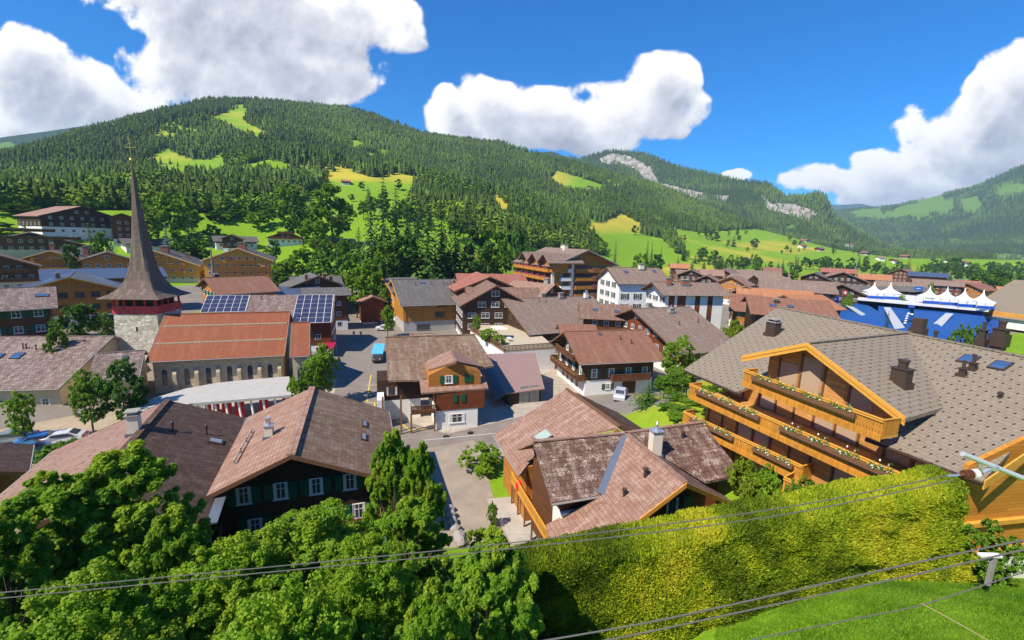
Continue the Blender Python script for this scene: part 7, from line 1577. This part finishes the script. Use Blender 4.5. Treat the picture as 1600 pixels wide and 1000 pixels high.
# ---- grass on the near slope
r=np.random.RandomState(9); n=150000; gx_=r.uniform(6,30,n); gy_=r.uniform(8,20.8,n); k=(gx_/gy_>.55)&(gx_/gy_<1.45); gx_,gy_=gx_[k],gy_[k]; g0=ground_z(gx_,gy_); n=len(gx_)
hgt=r.uniform(.05,.15,n)*(1+fbm(gx_,gy_,3,1.2,4)*.9); a=r.rand(n)*6.28; w=.008+.008*r.rand(n); bx=np.cos(a)*w; by=np.sin(a)*w; lx=r.randn(n)*.05; ly=r.randn(n)*.05
V=np.stack([np.stack([gx_-bx,gy_-by,g0-.01],1),np.stack([gx_+bx,gy_+by,g0-.01],1),np.stack([gx_+lx+bx*.3,gy_+ly+by*.3,g0+hgt],1),np.stack([gx_+lx-bx*.3,gy_+ly-by*.3,g0+hgt],1)],1).reshape(-1,3)
o=inst('grass',np_mesh('grass',V,np.arange(4*n).reshape(n,4),leafm('grass_blade',(.09,.22,.012),(.22,.38,.02),.35),tint=np.clip(r.rand(n)*.6+.3+fbm(gx_,gy_,3,1.5,6),0,1))); tag(o,'short bright grass on the near bank below the hedge','grass',kind='stuff')
# undergrowth under the foreground trees
r=np.random.RandomState(19); n=60000; gx_=r.uniform(-34,2,n); gy_=r.uniform(9,31,n); g0=ground_z(gx_,gy_); c=np.stack([gx_,gy_,g0+np.abs(r.randn(n))*.35*(1+fbm(gx_,gy_,3,3.,4))],1); nr=r.randn(n,3)*.5+np.array([0,0,1.]); nr/=np.linalg.norm(nr,axis=1)[:,None]
V,Fq=quads(c,nr,.16*r.uniform(.6,1.4,n),.7,r); o=inst('undergrowth',np_mesh('undergrowth',V,Fq,LD,tint=r.rand(n))); tag(o,'leafy undergrowth covering the bank below the foreground trees','undergrowth',kind='stuff')
# ================================================================== CABLES AND RAILWAY ARM
CAB=plain('cable_grey',(.11,.10,.095),.7,.0); 
def cable(pts,Y,r_,label,mat=CAB,cat='cable'):
    P=[aty(px,py,Y) for px,py in pts]; Q=[]
    for i in range(len(P)-1):
        p0=P[max(i-1,0)];p1=P[i];p2=P[i+1];p3=P[min(i+2,len(P)-1)]
        for k in range(10):
            t=k/10; Q.append(.5*((2*p1)+(p2-p0)*t+(2*p0-5*p1+4*p2-p3)*t*t+(3*p1-p0-3*p2+p3)*t**3))
    Q.append(P[-1]); m=MB(); n=6
    for i,p in enumerate(Q):
        for k in range(n): a=6.283*k/n; m.v.append((p.x,p.y+r_*math.cos(a),p.z+r_*math.sin(a)))
    for i in range(len(Q)-1):
        for k in range(n): m.f.append([i*n+k,i*n+(k+1)%n,(i+1)*n+(k+1)%n,(i+1)*n+k]); m.m.append(0)
    o=m.build('cable',mat); tag(o,label,cat); return o
cable([(-150,938),(0,926),(400,888),(800,848),(1200,797),(1490,741)],8,.011,'upper one of the two thin cables crossing above the trees and hedge')
cable([(-150,948),(0,935),(400,896),(800,857),(1200,808),(1490,750)],8,.011,'lower one of the two thin cables crossing above the trees and hedge')
cable([(760,1016),(1000,975),(1200,932),(1395,887),(1560,852),(1700,825)],7,.016,'thick dark cable across the lower hedge, upper one of the pair')
cable([(860,1016),(1000,990),(1200,947),(1410,902),(1600,859),(1700,838)],7,.015,'thick dark cable across the lower hedge, lower one of the pair')
cable([(1130,1010),(1200,994),(1350,964),(1440,945),(1575,902),(1700,865)],7,.010,'thin dark cable over the grass at the bottom right')
cable([(1440,943),(1490,970),(1560,1010)],7,.012,'pale ochre rod hanging from the thin cable over the grass',plain('ochre_rod',(.5,.36,.18),.7),'rod')
ao=Bld('catenary_arm','pale grey tube arm with brown and white ribbed insulator at the right edge','railway arm',aty(1560,735,7))
m=MB(); a=aty(1504,709,7); b=aty(1640,764,7); m.cyl(a,b,.042,.042,14); ao.part('tube',m,plain('tube_grey',(.55,.57,.58),.45,.3))
m=MB(); c0=aty(1499,742,7); c1=aty(1534,739,7); d=(c1-c0)
for k in range(5):
    p=c0+d*(.25+.13*k); m.cyl(p-d*.03,p+d*.03,.075,.075,12,m=(1 if k>2 else 0))
m.cyl(c0,c1,.03,.03,8,m=0); ao.part('insulator',m,[plain('insulator_brown',(.14,.05,.03),.2),WHITE])
m=MB(); m.cyl(c1,aty(1556,728,7),.03,.03,8); m.cyl(aty(1534,738,7),aty(1530,722,7),.022,.022,8); m.cyl(aty(1480,744,7),c0,.02,.02,6); m.lathe(tuple(aty(1552,731,7)),[(0,-.07),(.07,-.03),(.07,.03),(0,.07)],10); ao.part('clamp',m,METAL)
m=MB(); p=aty(1552,853,8); 
wb=Bld('fence_post','white board and short post with pale cap at the hedge end by the grass','post',(18,18.5,9)); P=at(1545,905,11.0); m=MB(); m.box(P.x-.08,P.x+.08,P.y-.08,P.y+.08,P.z-.3,P.z+1.2); wb.part('post',m,TR['grey']); m=MB(); m.box(P.x-.7,P.x+.25,P.y-.12,P.y+.12,P.z+1.2,P.z+1.3); wb.part('cap_board',m,WHITE)
# ================================================================== AIR
hz_=MB(); hz_.box(-9000,9000,-3000,11500,-120,2400); ho_=hz_.build('haze',None) if False else None
HT=20+max(max(v[2] for v in o_.bound_box) for o_ in C.objects if o_.type=='MESH' and o_.name.split('.')[0] in('ground','ridge','mountain','forest')); print('HT',HT)
me=bpy.data.meshes.new('haze'); me.from_pydata([( -9000,-3000,-900),(9000,-3000,-900),(9000,10800,-900),(-9000,10800,-900),(-9000,-3000,HT),(9000,-3000,HT),(9000,10800,HT),(-9000,10800,HT)],[],[(0,3,2,1),(4,5,6,7),(0,1,5,4),(1,2,6,5),(2,3,7,6),(3,0,4,7)])
t=NT('haze_air'); t.t.links.clear(); pv=t.n('ShaderNodeVolumePrincipled'); pv.inputs['Color'].default_value=(.50,.74,1,1); pv.inputs['Density'].default_value=.000095; pv.inputs['Anisotropy'].default_value=0; t.l(pv.outputs[0],t.out.inputs['Volume']); t.t.nodes.remove(t.b); me.materials.append(t.m)
o=inst('haze',me); tag(o,kind='stuff'); 
S.cycles.volume_bounces=0
